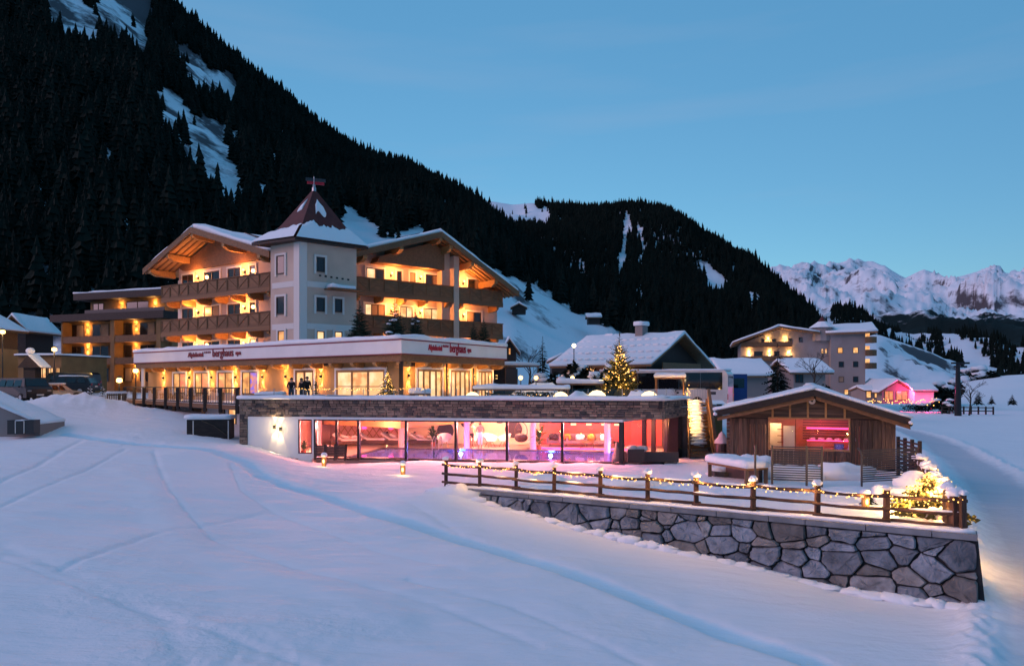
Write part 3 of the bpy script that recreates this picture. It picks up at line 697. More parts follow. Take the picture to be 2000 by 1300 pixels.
def wall_lamp(root, F, x, y, z, power=45, col=WARM, style='globe', name='wall_lamp', spread=75):
    b = MB(F).bx(x-.05, x+.05, y-.16, y-.01, z-.11, z+.11)
    o = part(name, b, 'metal_dark', root)
    if style == 'globe':
        part('bulb', MB(F).blob((x, y-.2, z+.17), .10), 'lamp_glow', o, smooth=True)
        light('lamp_light', 'POINT', F @ Vector((x, y-.8, z+.2)), power, col, root, size=.15)
    else:                                   # up-and-down cone light
        part('bulb', MB(F).bx(x-.045, x+.045, y-.15, y-.03, z+.111, z+.125), 'lamp_glow', o)
        part('bulb', MB(F).bx(x-.045, x+.045, y-.15, y-.03, z-.125, z-.111), 'lamp_glow', o)
        n = F.to_3x3() @ Vector((0, 1, 0))
        for sg, pw in ((1, power*.8), (-1, power)):
            light('lamp_light', 'SPOT', F @ Vector((x, y-.13, z+sg*.16)), pw, col, root, rot=aim(Vector((0, 0, sg))+n*.12), size=.02, spot=spread, blend=.35)
        light('lamp_light', 'POINT', F @ Vector((x, y-.5, z)), power*.22, col, root, size=.1)  # extra wash light, added off the fixture to brighten the wall
    return o
def balcony(root, F, x0, x1, zf, y0, y1, post_step, m='wood_dark', rail_h=1.08, left=True, right=True, brackets=True, beam='wood_beam', phase=0):
    b = part('balcony', MB(F).bx(x0, x1, y0+.02, y1, zf-.22, zf), 'wood_beam', root)
    n = max(1, round((x1-x0)/post_step)); xs = [x0+(x1-x0)*k/n for k in range(n+1)]
    for k, x in enumerate(xs): bar('post', F @ Vector((x+(.05 if k == 0 else -.05 if k == n else 0), y0+.02, zf-.30)), F @ Vector((x+(.05 if k == 0 else -.05 if k == n else 0), y0+.02, zf+rail_h-.02)), .11, .11, m, b)
    boxp('handrail', F, x0-.05, x1+.05, y0-.05, y0+.12, zf+rail_h, zf+rail_h+.07, m, b)
    boxp('bottom_rail', F, x0, x1, y0-.03, y0+.06, zf+.02, zf+.14, m, b)
    boxp('edge_board', F, x0, x1, y0-.055, y0+.015, zf-.34, zf+.015, m, b)
    for k in range(n):
        a, c = xs[k]+.06, xs[k+1]-.06
        boxp('panel_board', F, a, c, y0+.035, y0+.06, zf+.15, zf+rail_h-.01, m, b)
        lo, hi = zf+.18, zf+rail_h-.05
        p, q = ((a, lo), (c, hi)) if (k+phase) % 2 == 0 else ((a, hi), (c, lo))
        bar('diagonal_brace', (p[0], y0+.012, p[1]), (q[0], y0+.012, q[1]), .04, .09, m, b, F)
    for s, x in ((left, x0), (right, x1)):
        if s:
            boxp('side_panel', F, x-.03 if x == x0 else x-.06, x+.06 if x == x0 else x+.03, y0+.13, y1, zf-.3, zf+rail_h-.01, m, b)
            boxp('side_rail', F, x-.06, x+.06, y0+.13, y1, zf+rail_h, zf+rail_h+.07, m, b)
    if brackets:
        nb = max(2, round((x1-x0)/2.1))
        for k in range(nb):
            x = x0+.5+(x1-x0-1.0)*k/(nb-1)
            mb = MB(F).prism_x([(y0+.15, zf-.34), (y0+.15, zf-.52), (y0+.45, zf-.72), (y1, zf-.76), (y1, zf-.222), (y0+.2, zf-.222)], x-.13, x+.13)
            part('bracket', mb, beam, b)
    return b
def gable_roof(root, F, xl, xr, xm, zl, zr, zm, yf, yb, th=.32, soffit='wood_beam', snow_t=.34, snow_in=.25, purlins=True, ywall=1.4, pz=None):
    """two slabs from the ridge xm,zm down to the eaves; ridge runs along local y"""
    obs = []
    for x0, z0, x1, z1 in ((xl, zl, xm, zm), (xm, zm, xr, zr)):
        mb = MB(F).prism_y([(x0, z0), (x1, z1), (x1, z1+th), (x0, z0+th)], yf+.05, yb)
        r = part('roof', mb, soffit, root); obs.append(r)
        # barge board along the verge and fascia
        d = Vector((x1-x0, 0, z1-z0)).normalized()
        mb = MB(F).prism_y([(x0, z0-.12), (x1, z1-.12), (x1, z1+th+.05), (x0, z0+th+.05)], yf-.03, yf+.045)
        part('barge_board', mb, 'wood_dark', r)
        nr = 5
        for k in range(nr):            # boards of the soffit run up the slope in front of the wall
            yy = yf+.25+(ywall-yf-.2)*k/(nr-1)
            p0 = Vector((x0, yy, z0-.04)); p1 = Vector((x1, yy, z1-.04)); bar('rafter', p0, p1, .10, .12, 'wood_dark', r, F, up=(0, 0, 1))
    # snow on both slopes
    q = th+.03
    snowcap('snow', [(xl+.05, yf+snow_in, zl+q), (xm, yf+snow_in, zm+q), (xm, yb-.2, zm+q), (xl+.05, yb-.2, zl+q)], snow_t, obs[0], .1, F, seed=xl)
    snowcap('snow', [(xm, yf+snow_in, zm+q), (xr-.05, yf+snow_in, zr+q), (xr-.05, yb-.2, zr+q), (xm, yb-.2, zm+q)], snow_t, obs[1], .1, F, seed=xr)
    if purlins:
        for k, (x, big) in enumerate(purlins):
            z = (zl+(zm-zl)*(x-xl)/(xm-xl) if x <= xm else zr+(zm-zr)*(xr-x)/(xr-xm))
            h = big
            mb = MB(F).prism_x([(yf+.1, z-.10), (yf+.1, z-.10-h*.55), (yf+.35, z-.10-h*.7), (yf+.6, z-.10-h), (ywall+.1, z-.10-h), (ywall+.1, z-.10)], x-.17, x+.17)
            part('purlin', mb, 'wood_beam', obs[0] if x <= xm else obs[1])
    return obs
def text_mesh(s, size, bold=.0):
    cu = bpy.data.curves.new('lettering', 'FONT'); cu.body = s; cu.size = size; cu.extrude = .02; cu.offset = bold; cu.resolution_u = 3
    o = bpy.data.objects.new('lettering', cu); COL.objects.link(o); dg = bpy.context.evaluated_depsgraph_get(); dg.update()
    me = bpy.data.meshes.new_from_object(o.evaluated_get(dg)); bpy.data.objects.remove(o)
    return me
def lettering(root, F, s, x, y, z, size, m, width, bold=0., name='lettering'):
    me = text_mesh(s, size, bold); me.materials.clear(); me.materials.append(MATS[m])
    k = width/max(v.co.x for v in me.vertices)
    B = F @ Matrix.Translation((x, y, z)) @ Matrix(((k, 0, 0, 0), (0, 0, -1, 0), (0, 1, 0, 0), (0, 0, 0, 1)))
    return inst(name, me, B, root)
# ================================================================== the hotel
FL, LL = frame(P(315, 560, 63.4), P(528, 532, 55.2))       # left wing, balcony front plane
FR, LR = frame(P(692, 540, 57.3), P(983, 572, 67.0))       # right wing
Z0, Z1, Z2 = 5.8, 8.8, 11.8                                 # floors
hotel = thing('hotel_building', 'large alpine hotel with lit balconies, two gabled wings and a red-roofed corner tower', 'hotel', (-16, 62, 2.8))
WY = 1.45
# --- left wing
xlw = .35; xrw = LL+1.2
xe_l, ze_l = onp(FL, -.9, 279, 533); xe_r, ze_r = onp(FL, -.9, 526, 500); xm_, zm_ = onp(FL, -.9, 372, 452)
def roofz(x, xl, zl, xm, zm, xr, zr): return zl+(zm-zl)*(x-xl)/(xm-xl) if x <= xm else zr+(zm-zr)*(xr-x)/(xr-xm)
zz = lambda x: roofz(x, xe_l, ze_l, xm_, zm_, xe_r, ze_r)
wl = MB(FL).prism_y([(xlw, 3), (xrw, 3), (xrw, zz(min(xrw, xe_r))-.02), (xm_, zm_-.02), (xlw, zz(xlw)-.02)], WY, 13)
part('wall', wl, 'plaster', hotel, label='left wing wall of cream plaster')
gz_b = 14.35
def gx(z): return xe_l+(xm_-xe_l)*(z-ze_l)/(zm_-ze_l), xe_r-(xe_r-xm_)*(z-ze_r)/(zm_-ze_r)
ga, gb = gx(gz_b+.35)
part('gable_panel', MB(FL).prism_y([(ga+1.2, gz_b), (gb-1.4, gz_b), (gb-.8, gz_b+.35), (xm_, zm_-.35), (ga+.5, gz_b+.35)], WY-.22, WY-.02), 'wood_dark', hotel)
gable_roof(hotel, FL, xe_l, xe_r, xm_, ze_l, ze_r, zm_, -.9, 13.5, purlins=[(xe_l+.9, .55), (xe_l+(xm_-xe_l)*.5, .55), (xm_-.01, .5), (xm_+(xe_r-xm_)*.42, .55), (xe_r-1.4, .5)], ywall=WY)
for zf in (Z1, Z2): balcony(hotel, FL, 0, LL, zf, 0, WY, 1.32, m='wood_dark')
LAMPL = [388.6, 479.5]
for zf, lit in ((Z0, ('d', 'd', 'd', 'p')), (Z1, ('d', 'w', 'd', 'd')), (Z2, ('d', 'd', 'd', 'd'))):
    for (a, b, n), s in zip(((357, 379, 2), (400, 430, 2), (446, 471, 2), (489, 500, 1)), lit):
        xa = onp(FL, WY, a)[0]; xb = onp(FL, WY, b)[0]
        pane = {'d': ['pane_dark', 'pane_dark'], 'w': ['window_warm', 'curtain'], 'p': 'window_pale'}[s]
        o = win(hotel, FL, WY, xa, xb, zf+.08, zf+2.2, pane=pane, n=n, surround='frame_white', name='balcony_door' if n > 1 else 'window')
    for lx in LAMPL: wall_lamp(hotel, FL, onp(FL, WY, lx)[0], WY, zf+1.75, power=300)
# small lamp brackets and downpipe
part('downpipe', MB(FL).tube([(LL+.55, .6, 4), (LL+.55, .6, 13.2), (LL+.35, -.4, 13.9)], .07), 'metal_dark', hotel)
part('corner_post', MB(FL).bx(.3, .75, WY-.06, WY+.4, 4, 13.6), 'frame_white', hotel)
# --- right wing
xe_l2, ze_l2 = onp(FR, -1.2, 669, 505); xe_r2, ze_r2 = onp(FR, -1.2, 1014, 577); xm2, zm2 = onp(FR, -1.2, 863, 461)
xlw2 = -.6; xrw2 = LR+.4
zz2 = lambda x: roofz(x, xe_l2, ze_l2, xm2, zm2, xe_r2, ze_r2)
part('wall', MB(FR).prism_y([(xlw2, 3), (xrw2, 3), (xrw2, zz2(xrw2)-.02), (xm2, zm2-.02), (xlw2, zz2(xlw2)-.02)], WY, 14), 'plaster', hotel, label='right wing wall of cream plaster')
xp0 = onp(FR, .0, 886)[0]; xp1 = onp(FR, .0, 896)[0]
part('pillar', MB(FR).bx(xp0, xp1, -.06, WY-.01, 3, zz2((xp0+xp1)/2)-.1), 'plaster', hotel)
a0 = onp(FR, .2, 737)[0]; a1 = onp(FR, .2, 868)[0]
za = onp(FR, .2, 800, 519)[1]
part('gable_panel', MB(FR).prism_y([(a0, za), (a1, za), (a1, zz2(a1)-.35), (xm2, zm2-.35), (a0+.2, zz2(a0)-.4)], .2, WY-.02), 'wood_dark', hotel)
part('wall_pier', MB(FR).bx(a1+.02, xp0-.005, .6, WY-.01, 3, zz2(a1)-.4), 'plaster', hotel)
gable_roof(hotel, FR, xe_l2, xe_r2, xm2, ze_l2, ze_r2, zm2, -1.2, 14.5, purlins=[(xe_l2+2.0, .5), (xe_l2+(xm2-xe_l2)*.58, .5), (xm2-.01, .45), (onp(FR, -1, 880)[0], .6), (onp(FR, -1, 922)[0], .6), (onp(FR, -1, 968)[0], .6)], ywall=WY)
xb0 = -.02; xl0 = onp(FR, 0, 641)[0]
balcony(hotel, FR, xb0, xp0-.02, Z2, 0, WY, 1.3, m='wood_dark', phase=1)
balcony(hotel, FR, xp1+.02, onp(FR, 0, 982)[0], Z2, 0, WY, 1.2, m='wood_dark')
balcony(hotel, FR, xl0, xp0-.02, Z1, 0, WY, 1.3, m='wood_dark', phase=1)
balcony(hotel, FR, xp1+.02, onp(FR, 0, 982)[0], Z1, 0, WY, 1.2, m='wood_dark')
for zf, ws in ((Z2, [(715, 750, ['window_pale', 'pane_dark']), (774, 784, 'pane_dark'), (800, 811, 'curtain'), (830, 859, ['pane_dark', 'curtain']), (913, 940, ['pane_dark', 'curtain'])]),
               (Z1, [(712, 751, ['window_pale', 'curtain', 'curtain']), (781, 805, ['window_bright', 'window_pale']), (826, 859, ['window_bright', 'window_pale']), (911, 939, ['curtain', 'pane_dark'])]),
               (Z0, [(712, 751, ['window_warm', 'curtain']), (781, 805, 'curtain'), (826, 859, ['pane_dark', 'window_warm']), (911, 939, ['pane_dark', 'pane_dark'])])):
    for a, b, pn in ws:
        xa = onp(FR, WY, a)[0]; xb = onp(FR, WY, b)[0]
        n = 1 if b-a < 15 else len(pn) if isinstance(pn, list) else 2
        win(hotel, FR, WY, xa, xb, zf+.08, zf+2.2, pane=pn, n=n, surround='frame_white', name='balcony_door' if n > 1 else 'window')
    for lx in (763, 820, 904): wall_lamp(hotel, FR, onp(FR, WY, lx)[0], WY, zf+1.75, power=300)
# --- tower
T0 = PZ(585, 51.5, 0)
dl = (FL.to_3x3() @ Vector((-1, 0, 0))); dr = (FR.to_3x3() @ Vector((1, 0, 0)))
TL = T0+dl*3.2; TR = T0+dr*4.5; TB = TL+dr*4.5
FT_L, _ = frame(TL, T0); FT_R, _ = frame(T0, TR)
part('tower', MB().prism_z([tuple(T0)[:2], tuple(TR)[:2], tuple(TB)[:2], tuple(TL)[:2]], 6.4, 15.25), 'plaster', hotel)
# corner quoins and string courses stand proud
q = MB(FT_L).bx(2.6, 3.2, -.03, .0, 7.15, 15.1); q.F = FT_R; q.bx(0, .55, -.03, .0, 7.15, 15.1); part('quoin', q, 'frame_white', hotel)
for zb in (8.3, 11.35):
    q = MB(FT_L).bx(.2, 2.59, -.03, 0, zb, zb+.42); q.F = FT_R; q.bx(.56, 4.4, -.03, 0, zb, zb+.42); part('string_course', q, 'frame_white', hotel)
for (a, b, t, bt, F, pn) in [(541, 557, 500, 534, FT_L, 'pane_dark'), (541, 557, 580, 613, FT_L, 'pane_dark'), (544, 557, 646, 670, FT_L, 'window_warm'),
                             (617, 634, 501, 532, FT_R, 'pane_dark'), (617, 634, 580, 609, FT_R, 'pane_dark'), (653, 668, 583, 609, FT_R, 'pane_dark'), (618, 633, 646, 668, FT_R, 'window_pale'), (653, 668, 647, 668, FT_R, 'window_pale')]:
    x0_, z1_ = onp(F, 0, a, t); x1_, z0_ = onp(F, 0, b, bt)
    win(hotel, F, 0, x0_, x1_, min(z0_, z1_-1), z1_, pane=pn, n=1, surround='frame_white')
for k in range(6):
    x_, z_ = onp(FT_R, 0, 625+k*11, 538+k*1.6); part('wall_vent', MB(FT_R).bx(x_-.08, x_+.08, -.04, .0, z_-.06, z_+.06), 'metal_dark', hotel)
# small canopy with snow on the right face
x0_, z_ = onp(FT_R, -.6, 640, 562); x1_ = onp(FT_R, -.6, 688)[0]
cn = part('door_canopy', MB(FT_R).bx(x0_, x1_+.8, -1.1, 0, z_-.08, z_), 'wood_dark', hotel)
snowcap('snow', [(x0_+.2, -1.0, z_), (x1_, -1.0, z_), (x1_, -.05, z_), (x0_+.2, -.05, z_)], .28, cn, .06, FT_R, step=.3)
# pyramid roof with bell-cast eaves
cen = (T0+TR+TB+TL)/4
ov = [cen+(c-cen)*k_ for c, k_ in ((T0, 1.27), (TR, 1.27), (TB, 1.3), (TL, 1.42))]
mid = [cen+(c-cen)*.86 for c in (T0, TR, TB, TL)]
zE, zM, zP = 14.7, 15.75, 19.0
tr = MB(); vs = [(p.x, p.y, zE) for p in ov]+[(p.x, p.y, zM) for p in mid]+[(cen.x, cen.y, zP)]
tr.add(vs, [(0, 1, 5, 4), (1, 2, 6, 5), (2, 3, 7, 6), (3, 0, 4, 7), (4, 5, 8), (5, 6, 8), (6, 7, 8), (7, 4, 8), (3, 2, 1, 0)])
troof = part('tower_roof', tr, 'roof_red', hotel)
part('eave_board', MB().prism_z([(p.x, p.y) for p in [cen+(c-cen)*1.01 for c in ov]], zE-.16, zE+.03), 'wood_black', troof)
# the snow collar: a ragged skirt of snow lying on the lower part of each face
def roofpt(face, s, t):                # s along the eave 0..1, t up from the eave 0..1
    a, b = ov[face], ov[(face+1) % 4]; m0, m1 = mid[face], mid[(face+1) % 4]
    if t < .25:
        k = t/.25; A = a.lerp(m0, k); B = b.lerp(m1, k); z = zE+(zM-zE)*k
    else:
        k = (t-.25)/.75; c2 = Vector((cen.x, cen.y, 0)); A = m0.lerp(c2, k); B = m1.lerp(c2, k); z = zM+(zP-zM)*k
    p = A.lerp(B, s); return Vector((p.x, p.y, z))
def roof_snow(face, s0, s1, tlo, thi, t=.14, n=26, m=9):
    a = roofpt(face, .5, .6)-roofpt(face, .5, .4); b = roofpt(face, .7, .5)-roofpt(face, .3, .5); nr = b.cross(a).normalized()
    if nr.z < 0: nr = -nr
    mb = MB(); vs = []; 
    for i in range(n+1):
        s = s0+(s1-s0)*i/n
        for j in range(m+1):
            u = j/m; tt = tlo(s)+(thi(s)-tlo(s))*u; edge = min(1, 5*u, 5*(1-u), 8*i/n+.0, 8*(1-i/n)) if tlo(0.5) > .05 else min(1, 5*(1-u)+.02)
            vs.append(roofpt(face, s, tt)+nr*(t*edge**.6+.01))
    mb.add(vs, [(i*(m+1)+j, (i+1)*(m+1)+j, (i+1)*(m+1)+j+1, i*(m+1)+j+1) for i in range(n) for j in range(m)])
    return part('snow', mb, 'snow_cap', troof, smooth=True)
rag = lambda k, amp, base: (lambda s: base+amp*noise.noise(Vector((s*7, k*3.3, 0)))+.5*amp*noise.noise(Vector((s*19, k*5, 2))))
roof_snow(0, 0, 1, lambda s: -.0, lambda s: rag(1, .09, .29)(s)+.12*math.exp(-((s-.22)/.09)**2), .18)
roof_snow(3, 0, 1, lambda s: -.0, rag(2, .08, .27), .18)
roof_snow(1, 0, 1, lambda s: -.0, rag(3, .05, .3), .18); roof_snow(2, 0, 1, lambda s: -.0, rag(4, .05, .3), .18)
roof_snow(0, .30, .66, lambda s: .52+.05*math.sin(s*20), lambda s: .80-.14*abs(s-.46)/.2, .1)
roof_snow(3, .36, .62, lambda s: .55+.15*(s-.36), lambda s: .64+.5*(s-.3), .08)
# weather vane: pole, ball, red and blue painted board
part('finial', MB().lathe([(.16, 0), (.16, .25), (.05, .5), (.04, 1.1)], (cen.x, cen.y, zP-.25), 8).blob((cen.x, cen.y, zP+.2), .11), 'metal_grey', troof)
vd = Vector((.93, .36, 0)); vb = Vector((cen.x, cen.y, zP+.38))
part('weather_vane', MB().bar(vb-vd*.5, vb+vd*.75, .07, .2), 'letter_red', troof)
part('weather_vane', MB().bar(vb-vd*.6+Vector((0, 0, .25)), vb+vd*.85+Vector((0, 0, .25)), .06, .24), 'metal_zinc', troof, label='dark blue upper board of the vane')
# solar panels lie on the right wing roof as dark strips
y_ = 5; s_ = (zm2-ze_l2)/(xm2-xe_l2)
xa = xm2-2.6; part('solar_panel', MB(FR).prism_y([(xa, zz2(xa)+.75), (xm2-.2, zz2(xm2-.2)+.75), (xm2-.2, zz2(xm2-.2)+.83), (xa, zz2(xa)+.83)], 2, 9), 'pane_dark', hotel)
xa = xm_+.3; part('solar_panel', MB(FL).prism_y([(xa, zz(xa)+.75), (xa+2.0, zz(xa+2.0)+.75), (xa+2.0, zz(xa+2.0)+.83), (xa, zz(xa)+.83)], 4, 12), 'pane_dark', hotel)
# ================================================================== the restaurant wing
A1 = PZ(261, 63.8, 0); R0 = PZ(784, 44.0, 0); B1 = PZ(990, 54.0, 0)
FA, LA = frame(A1, R0); FB, LB = frame(R0, B1)
rest = thing('restaurant_wing', 'flat-roofed restaurant wing with white fascia lettering and glowing terrace windows', 'restaurant', (-8, 52, 3))
DK = 3.0; ZC = 5.72; ZW = 6.2; ZT = 7.02
RW = 1.1                                    # wall set back under the overhang
A2 = FA @ Vector((0, 14, 0)); B2 = FB @ Vector((LB, 14, 0))
ia = FA @ Vector((.4, RW, 0)); ib = FB @ Vector((LB-.3, RW, 0))
# inner corner of the two set-back wall lines
def isect(F1, F2, y):
    o1 = F1 @ Vector((0, y, 0)); d1 = F1.to_3x3() @ Vector((1, 0, 0)); o2 = F2 @ Vector((0, y, 0)); d2 = F2.to_3x3() @ Vector((1, 0, 0))
    t = ((o2.x-o1.x)*d2.y-(o2.y-o1.y)*d2.x)/(d1.x*d2.y-d1.y*d2.x); return o1+d1*t
ic = isect(FA, FB, RW)
part('wall', MB().prism_z([tuple(ia)[:2], tuple(ic)[:2], tuple(ib)[:2], tuple(B2)[:2], tuple(A2)[:2]], 1.5, ZC), 'plaster_ochre', rest)
def band(z0, z1, off, m, name):
    pts = [FA @ Vector((-off, -off, 0)), isect(FA, FB, -off), FB @ Vector((LB+off, -off, 0)), FB @ Vector((LB+off, 13, 0)), FA @ Vector((-off, 13, 0))]
    return part(name, MB().prism_z([(p.x, p.y) for p in pts], z0, z1), m, rest)
band(ZC, ZW-.06, -.12, 'wood_band', 'wood_band'); band(ZW-.06, ZW, .03, 'trim_red', 'red_trim'); fa_ = band(ZW, ZT, 0, 'fascia_white', 'fascia'); band(ZT, ZT+.07, .04, 'trim_red', 'red_trim')
pts = [FA @ Vector((0, 0, ZT+.07)), Vector((R0.x, R0.y, ZT+.07)), FB @ Vector((LB, 0, ZT+.07)), FB @ Vector((LB, 13, ZT+.07)), FA @ Vector((0, 13, ZT+.07))]
snowcap('snow', pts, .28, fa_, .07, seed=3, step=.7)
for F, Lx, n in ((FA, LA, 16), (FB, LB, 7)):       # rafter tails under the overhang
    for k in range(n):
        x = .8+(Lx-1.2)*k/(n-1)
        part('rafter_tail', MB(F).prism_x([(.1, ZC-.02), (.1, ZC-.14), (.35, ZC-.30), (RW, ZC-.34), (RW, ZC-.02)], x-.16, x+.16), 'wood_beam', rest)
# the sign lettering on both fascias
def sign(F, px0, px1, m, zoff=0):
    x0 = onp(F, 0, px0)[0]; x1 = onp(F, 0, px1)[0]; W = x1-x0; y = -.04
    zb = ZW+.2
    lettering(rest, F, 'Alpinhotel', x0, y, zb+.11, .50, m, W*.30, .018)
    for i in range(4):                      # four little stars
        cx = x0+W*(.335+i*.032); pts5 = []
        for q in range(10):
            a = math.pi/2+q*math.pi/5; r = .10 if q % 2 == 0 else .045; pts5.append((cx+r*math.cos(a), zb+.42+r*math.sin(a)))
        part('star', MB(F).prism_y(pts5, y-.02, y+.02), m, rest)
    lettering(rest, F, 'berghaus', x0+W*.475, y, zb+.05, .86, m, W*.385, .010)
    lettering(rest, F, 'spa', x0+W*.90, y, zb+.14, .44, m, W*.095, .018)
sign(FA, 368, 472, 'trim_red'); sign(FB, 836, 920, 'letter_red')
# windows and doors, left facade
for (a, b, pn) in [(340, 364, ['window_warm', 'window_rose']), (382, 408, ['window_warm', 'window_rose']), (427, 455, ['window_rose', 'window_warm']), (474, 504, ['window_warm', 'window_violet'])]:
    xa = onp(FA, RW, a)[0]; xb = onp(FA, RW, b)[0]
    win(rest, FA, RW, xa, xb, DK+.55, 5.25, pane=pn, n=2, surround='plaster_white')
xa = onp(FA, RW, 578)[0]; xb = onp(FA, RW, 614)[0]
win(rest, FA, RW, xa, xb, DK+.03, 5.3, pane=['window_bright', 'window_pale'], n=2, surround='plaster_white', name='door', frame_m='wood_dark', fw=.16)
xa = onp(FA, RW, 658)[0]; xb = onp(FA, RW, 753)[0]
win(rest, FA, RW, xa, xb, DK+.35, 5.25, pane=['window_pale', 'window_bright', 'window_pale'], n=3, surround='plaster_white', frame_m='wood_beam', fw=.15, trans=.42)
for lx in (320, 371, 414, 461, 514, 559, 628): wall_lamp(rest, FA, onp(FA, RW, lx)[0], RW, 4.85, power=290, col=(1, .46, .12), style='cone', spread=62)
xa = onp(FA, RW, 771)[0]; 
for (a, b) in [(814, 862), (879, 916), (933, 960)]:
    xa = onp(FB, RW, a)[0]; xb = onp(FB, RW, b)[0]
    win(rest, FB, RW, xa, xb, DK+.03, 5.28, pane=['window_pale', 'window_bright', 'window_pale', 'window_bright'], n=4, surround='plaster_white', frame_m='wood_beam', fw=.13, name='glass_door')
for lx in (797, 872, 924, 968): wall_lamp(rest, FB, onp(FB, RW, lx)[0], RW, 4.85, power=290, col=(1, .46, .12), style='cone', spread=62)
cp = isect(FA, FB, .25)
for c_, nm in ((cp, 'corner_post'), (FA @ Vector((1.0, .35, 0)), 'corner_post')): part(nm, MB().bx(c_.x-.12, c_.x+.12, c_.y-.12, c_.y+.12, DK, ZC-.01), 'wood_black' if c_ is cp else 'plaster_white', rest)
for px in (876, 928):                       # slim patio heater poles and security lamps by the doors
    x_ = onp(FB, .35, px)[0]; part('downpipe', MB(FB).tube([(x_, .5, DK), (x_, .5, ZC-.02)], .06), 'metal_dark', rest)
for F, px in ((FA, 644), (FB, 799)):
    x_, z_ = onp(F, RW, px, 711); part('speaker_box', MB(F).bx(x_-.2, x_+.2, RW-.35, RW-.02, z_-.14, z_+.1), 'metal_dark', rest)
# ================================================================== the pool house
pool = thing('pool_house', 'low pool house with a stone band above a long glass front glowing pink', 'pool house', FP @ Vector((_pl/2, 6, 0)))
SB, ST = 2.42, 3.42                        # stone band
zg = 2.25                                  # top of glass
DEP = 14.5
pB2 = FP.inverted() @ POOL_B; pC2 = FP.inverted() @ POOL_C
RL = FP.inverted() @ Vector((POOL_R.x+4.2*.95, POOL_R.y+7.4*.95, 0))      # glass return, parallel to the oblique end
# roof slab, stone band backing
slab = [(pxL+.05, .05), (pB2.x-.35, .05), (pC2.x-.35, pC2.y), (pC2.x+.25, DEP+.4), (pxL+.05, DEP+.4)]
part('roof_slab', MB(FP).prism_z([(x+(.0), y+.14 if y < .1 else y) for x, y in slab], SB, DK-.02), 'concrete', pool)
par = MB(FP).bx(pxL+.01, pB2.x-.02, .14, .45, DK-.02, ST)
d = Vector((pC2.x-pB2.x, pC2.y, 0)).normalized(); n_ = Vector((d.y, -d.x, 0))
FE, LE = frame(POOL_B, POOL_C)
par.F = FE; par.bx(.0, LE, .14, .45, DK-.02, ST)
band_o = part('parapet', par, 'mortar', pool)
# the stone courses: real stones, too small to pick apart one by one
def courses(F, x0, x1, z0, z1, y, seed):
    rng = random.Random(seed); mb = MB(F); z = z0
    while z < z1-.03:
        h = min(rng.choice((.09, .11, .13, .17)), z1-z); x = x0
        if z1-z-h < .05: h = z1-z
        while x < x1-.02:
            l = min(rng.uniform(.16, .55), x1-x)
            if x1-x-l < .1: l = x1-x
            mb.cur = rng.choices((0, 1, 2), (.5, .3, .2))[0]
            a, b, c, e = x+.008, x+l-.008, z+.007, z+h-.007; p = y-rng.uniform(.01, .05)
            mb.add([(a, y+.02, c), (b, y+.02, c), (b, y+.02, e), (a, y+.02, e), (a+.015, p, c+.012), (b-.015, p, c+.012), (b-.015, p, e-.012), (a+.015, p, e-.012)],
                   [(4, 5, 6, 7), (0, 1, 5, 4), (1, 2, 6, 5), (2, 3, 7, 6), (3, 0, 4, 7)])
            x += l
        z += h
    return mb
cm = ['stone_course', 'stone_course_light', 'stone_course_dark']
part('stone_courses', courses(FP, pxL, pB2.x, SB, ST, .14, 1), cm, pool, kind='stuff')
part('stone_courses', courses(FE, 0, LE, SB, ST, .14, 2), cm, pool, kind='stuff')
xw0, xw1 = onp(FP, 0, 481)[0], onp(FP, 0, 569)[0]
part('stone_courses', courses(FP, pxL, xw0, .0, SB-.005, .14, 3), cm, pool, kind='stuff')
part('wall', MB(FP).bx(pxL+.01, xw0-.01, .14, .6, -1, SB-.01), 'mortar', pool)
FS, _ = frame(FP @ Vector((pxL, 13, 0)), FP @ Vector((pxL, .14, 0)))
part('side_wall', MB(FP).bx(pxL+.01, pxL+.35, .61, DEP, -1, ST), 'plaster_grey', pool)
wp = part('wall', MB(FP).bx(xw0, xw1, .16, .5, -1, SB-.02), 'plaster_white', pool, label='white plastered end wall')
snowcap('snow', [(pxL, -.02, ST), (pB2.x, -.02, ST), (pB2.x, .5, ST), (pxL, .5, ST)], .24, band_o, .09, FP, seed=8, step=.6)
snowcap('snow', [(0, -.02, ST), (LE, -.02, ST), (LE, .5, ST), (0, .5, ST)], .22, band_o, .09, FE, seed=9, step=.6)
for px, py in ((537, 833), (549, 837)):
    x_, z_ = onp(FP, .16, px, py); wall_lamp(pool, FP, x_, .16, z_, power=75, col=(1, .70, .34), style='cone', spread=50)
# lintel over the glass, jambs, glass bays and black mullions
part('lintel', MB(FP).bx(xw1, _pl+.02, .12, .5, zg+.02, SB-.01), 'plaster_white', pool)
x580, x607, x614 = [onp(FP, 0, q)[0] for q in (580, 607, 615)]
part('jamb', MB(FP).bx(xw1+.005, x580, .14, .45, 0, zg+.015).bx(x607, x614, .14, .45, 0, zg+.015).bx(x580+.002, x607-.002, .14, .45, -.3, .28), 'plaster_white', pool)
wn1 = part('window', MB(FP).bx(x580, x580+.06, .18, .26, .28, zg).bx(x607-.06, x607, .18, .26, .28, zg).bx(x580+.06, x607-.06, .18, .26, .28, .34).bx(x580+.06, x607-.06, .18, .26, zg-.06, zg), 'metal_dark', pool)
part('pane', MB(FP).bx(x580+.06, x607-.06, .21, .22, .34, zg-.06), 'glass', wn1)
MU = [615, 657, 700, 793, 890, 990, 1098, 1215]
mx_ = [onp(FP, .1, q)[0] for q in MU]
for k, x in enumerate(mx_):
    ww = .13 if k > 1 else .10
    boxp('mullion', FP, x-ww/2, x+ww/2, .06, .30, .0, zg+.02, 'metal_dark', pool)
    if k > 1: boxp('threshold_plate', FP, x-.55, x+.15, -.28, .04, .0, .07, 'metal_dark', pool)
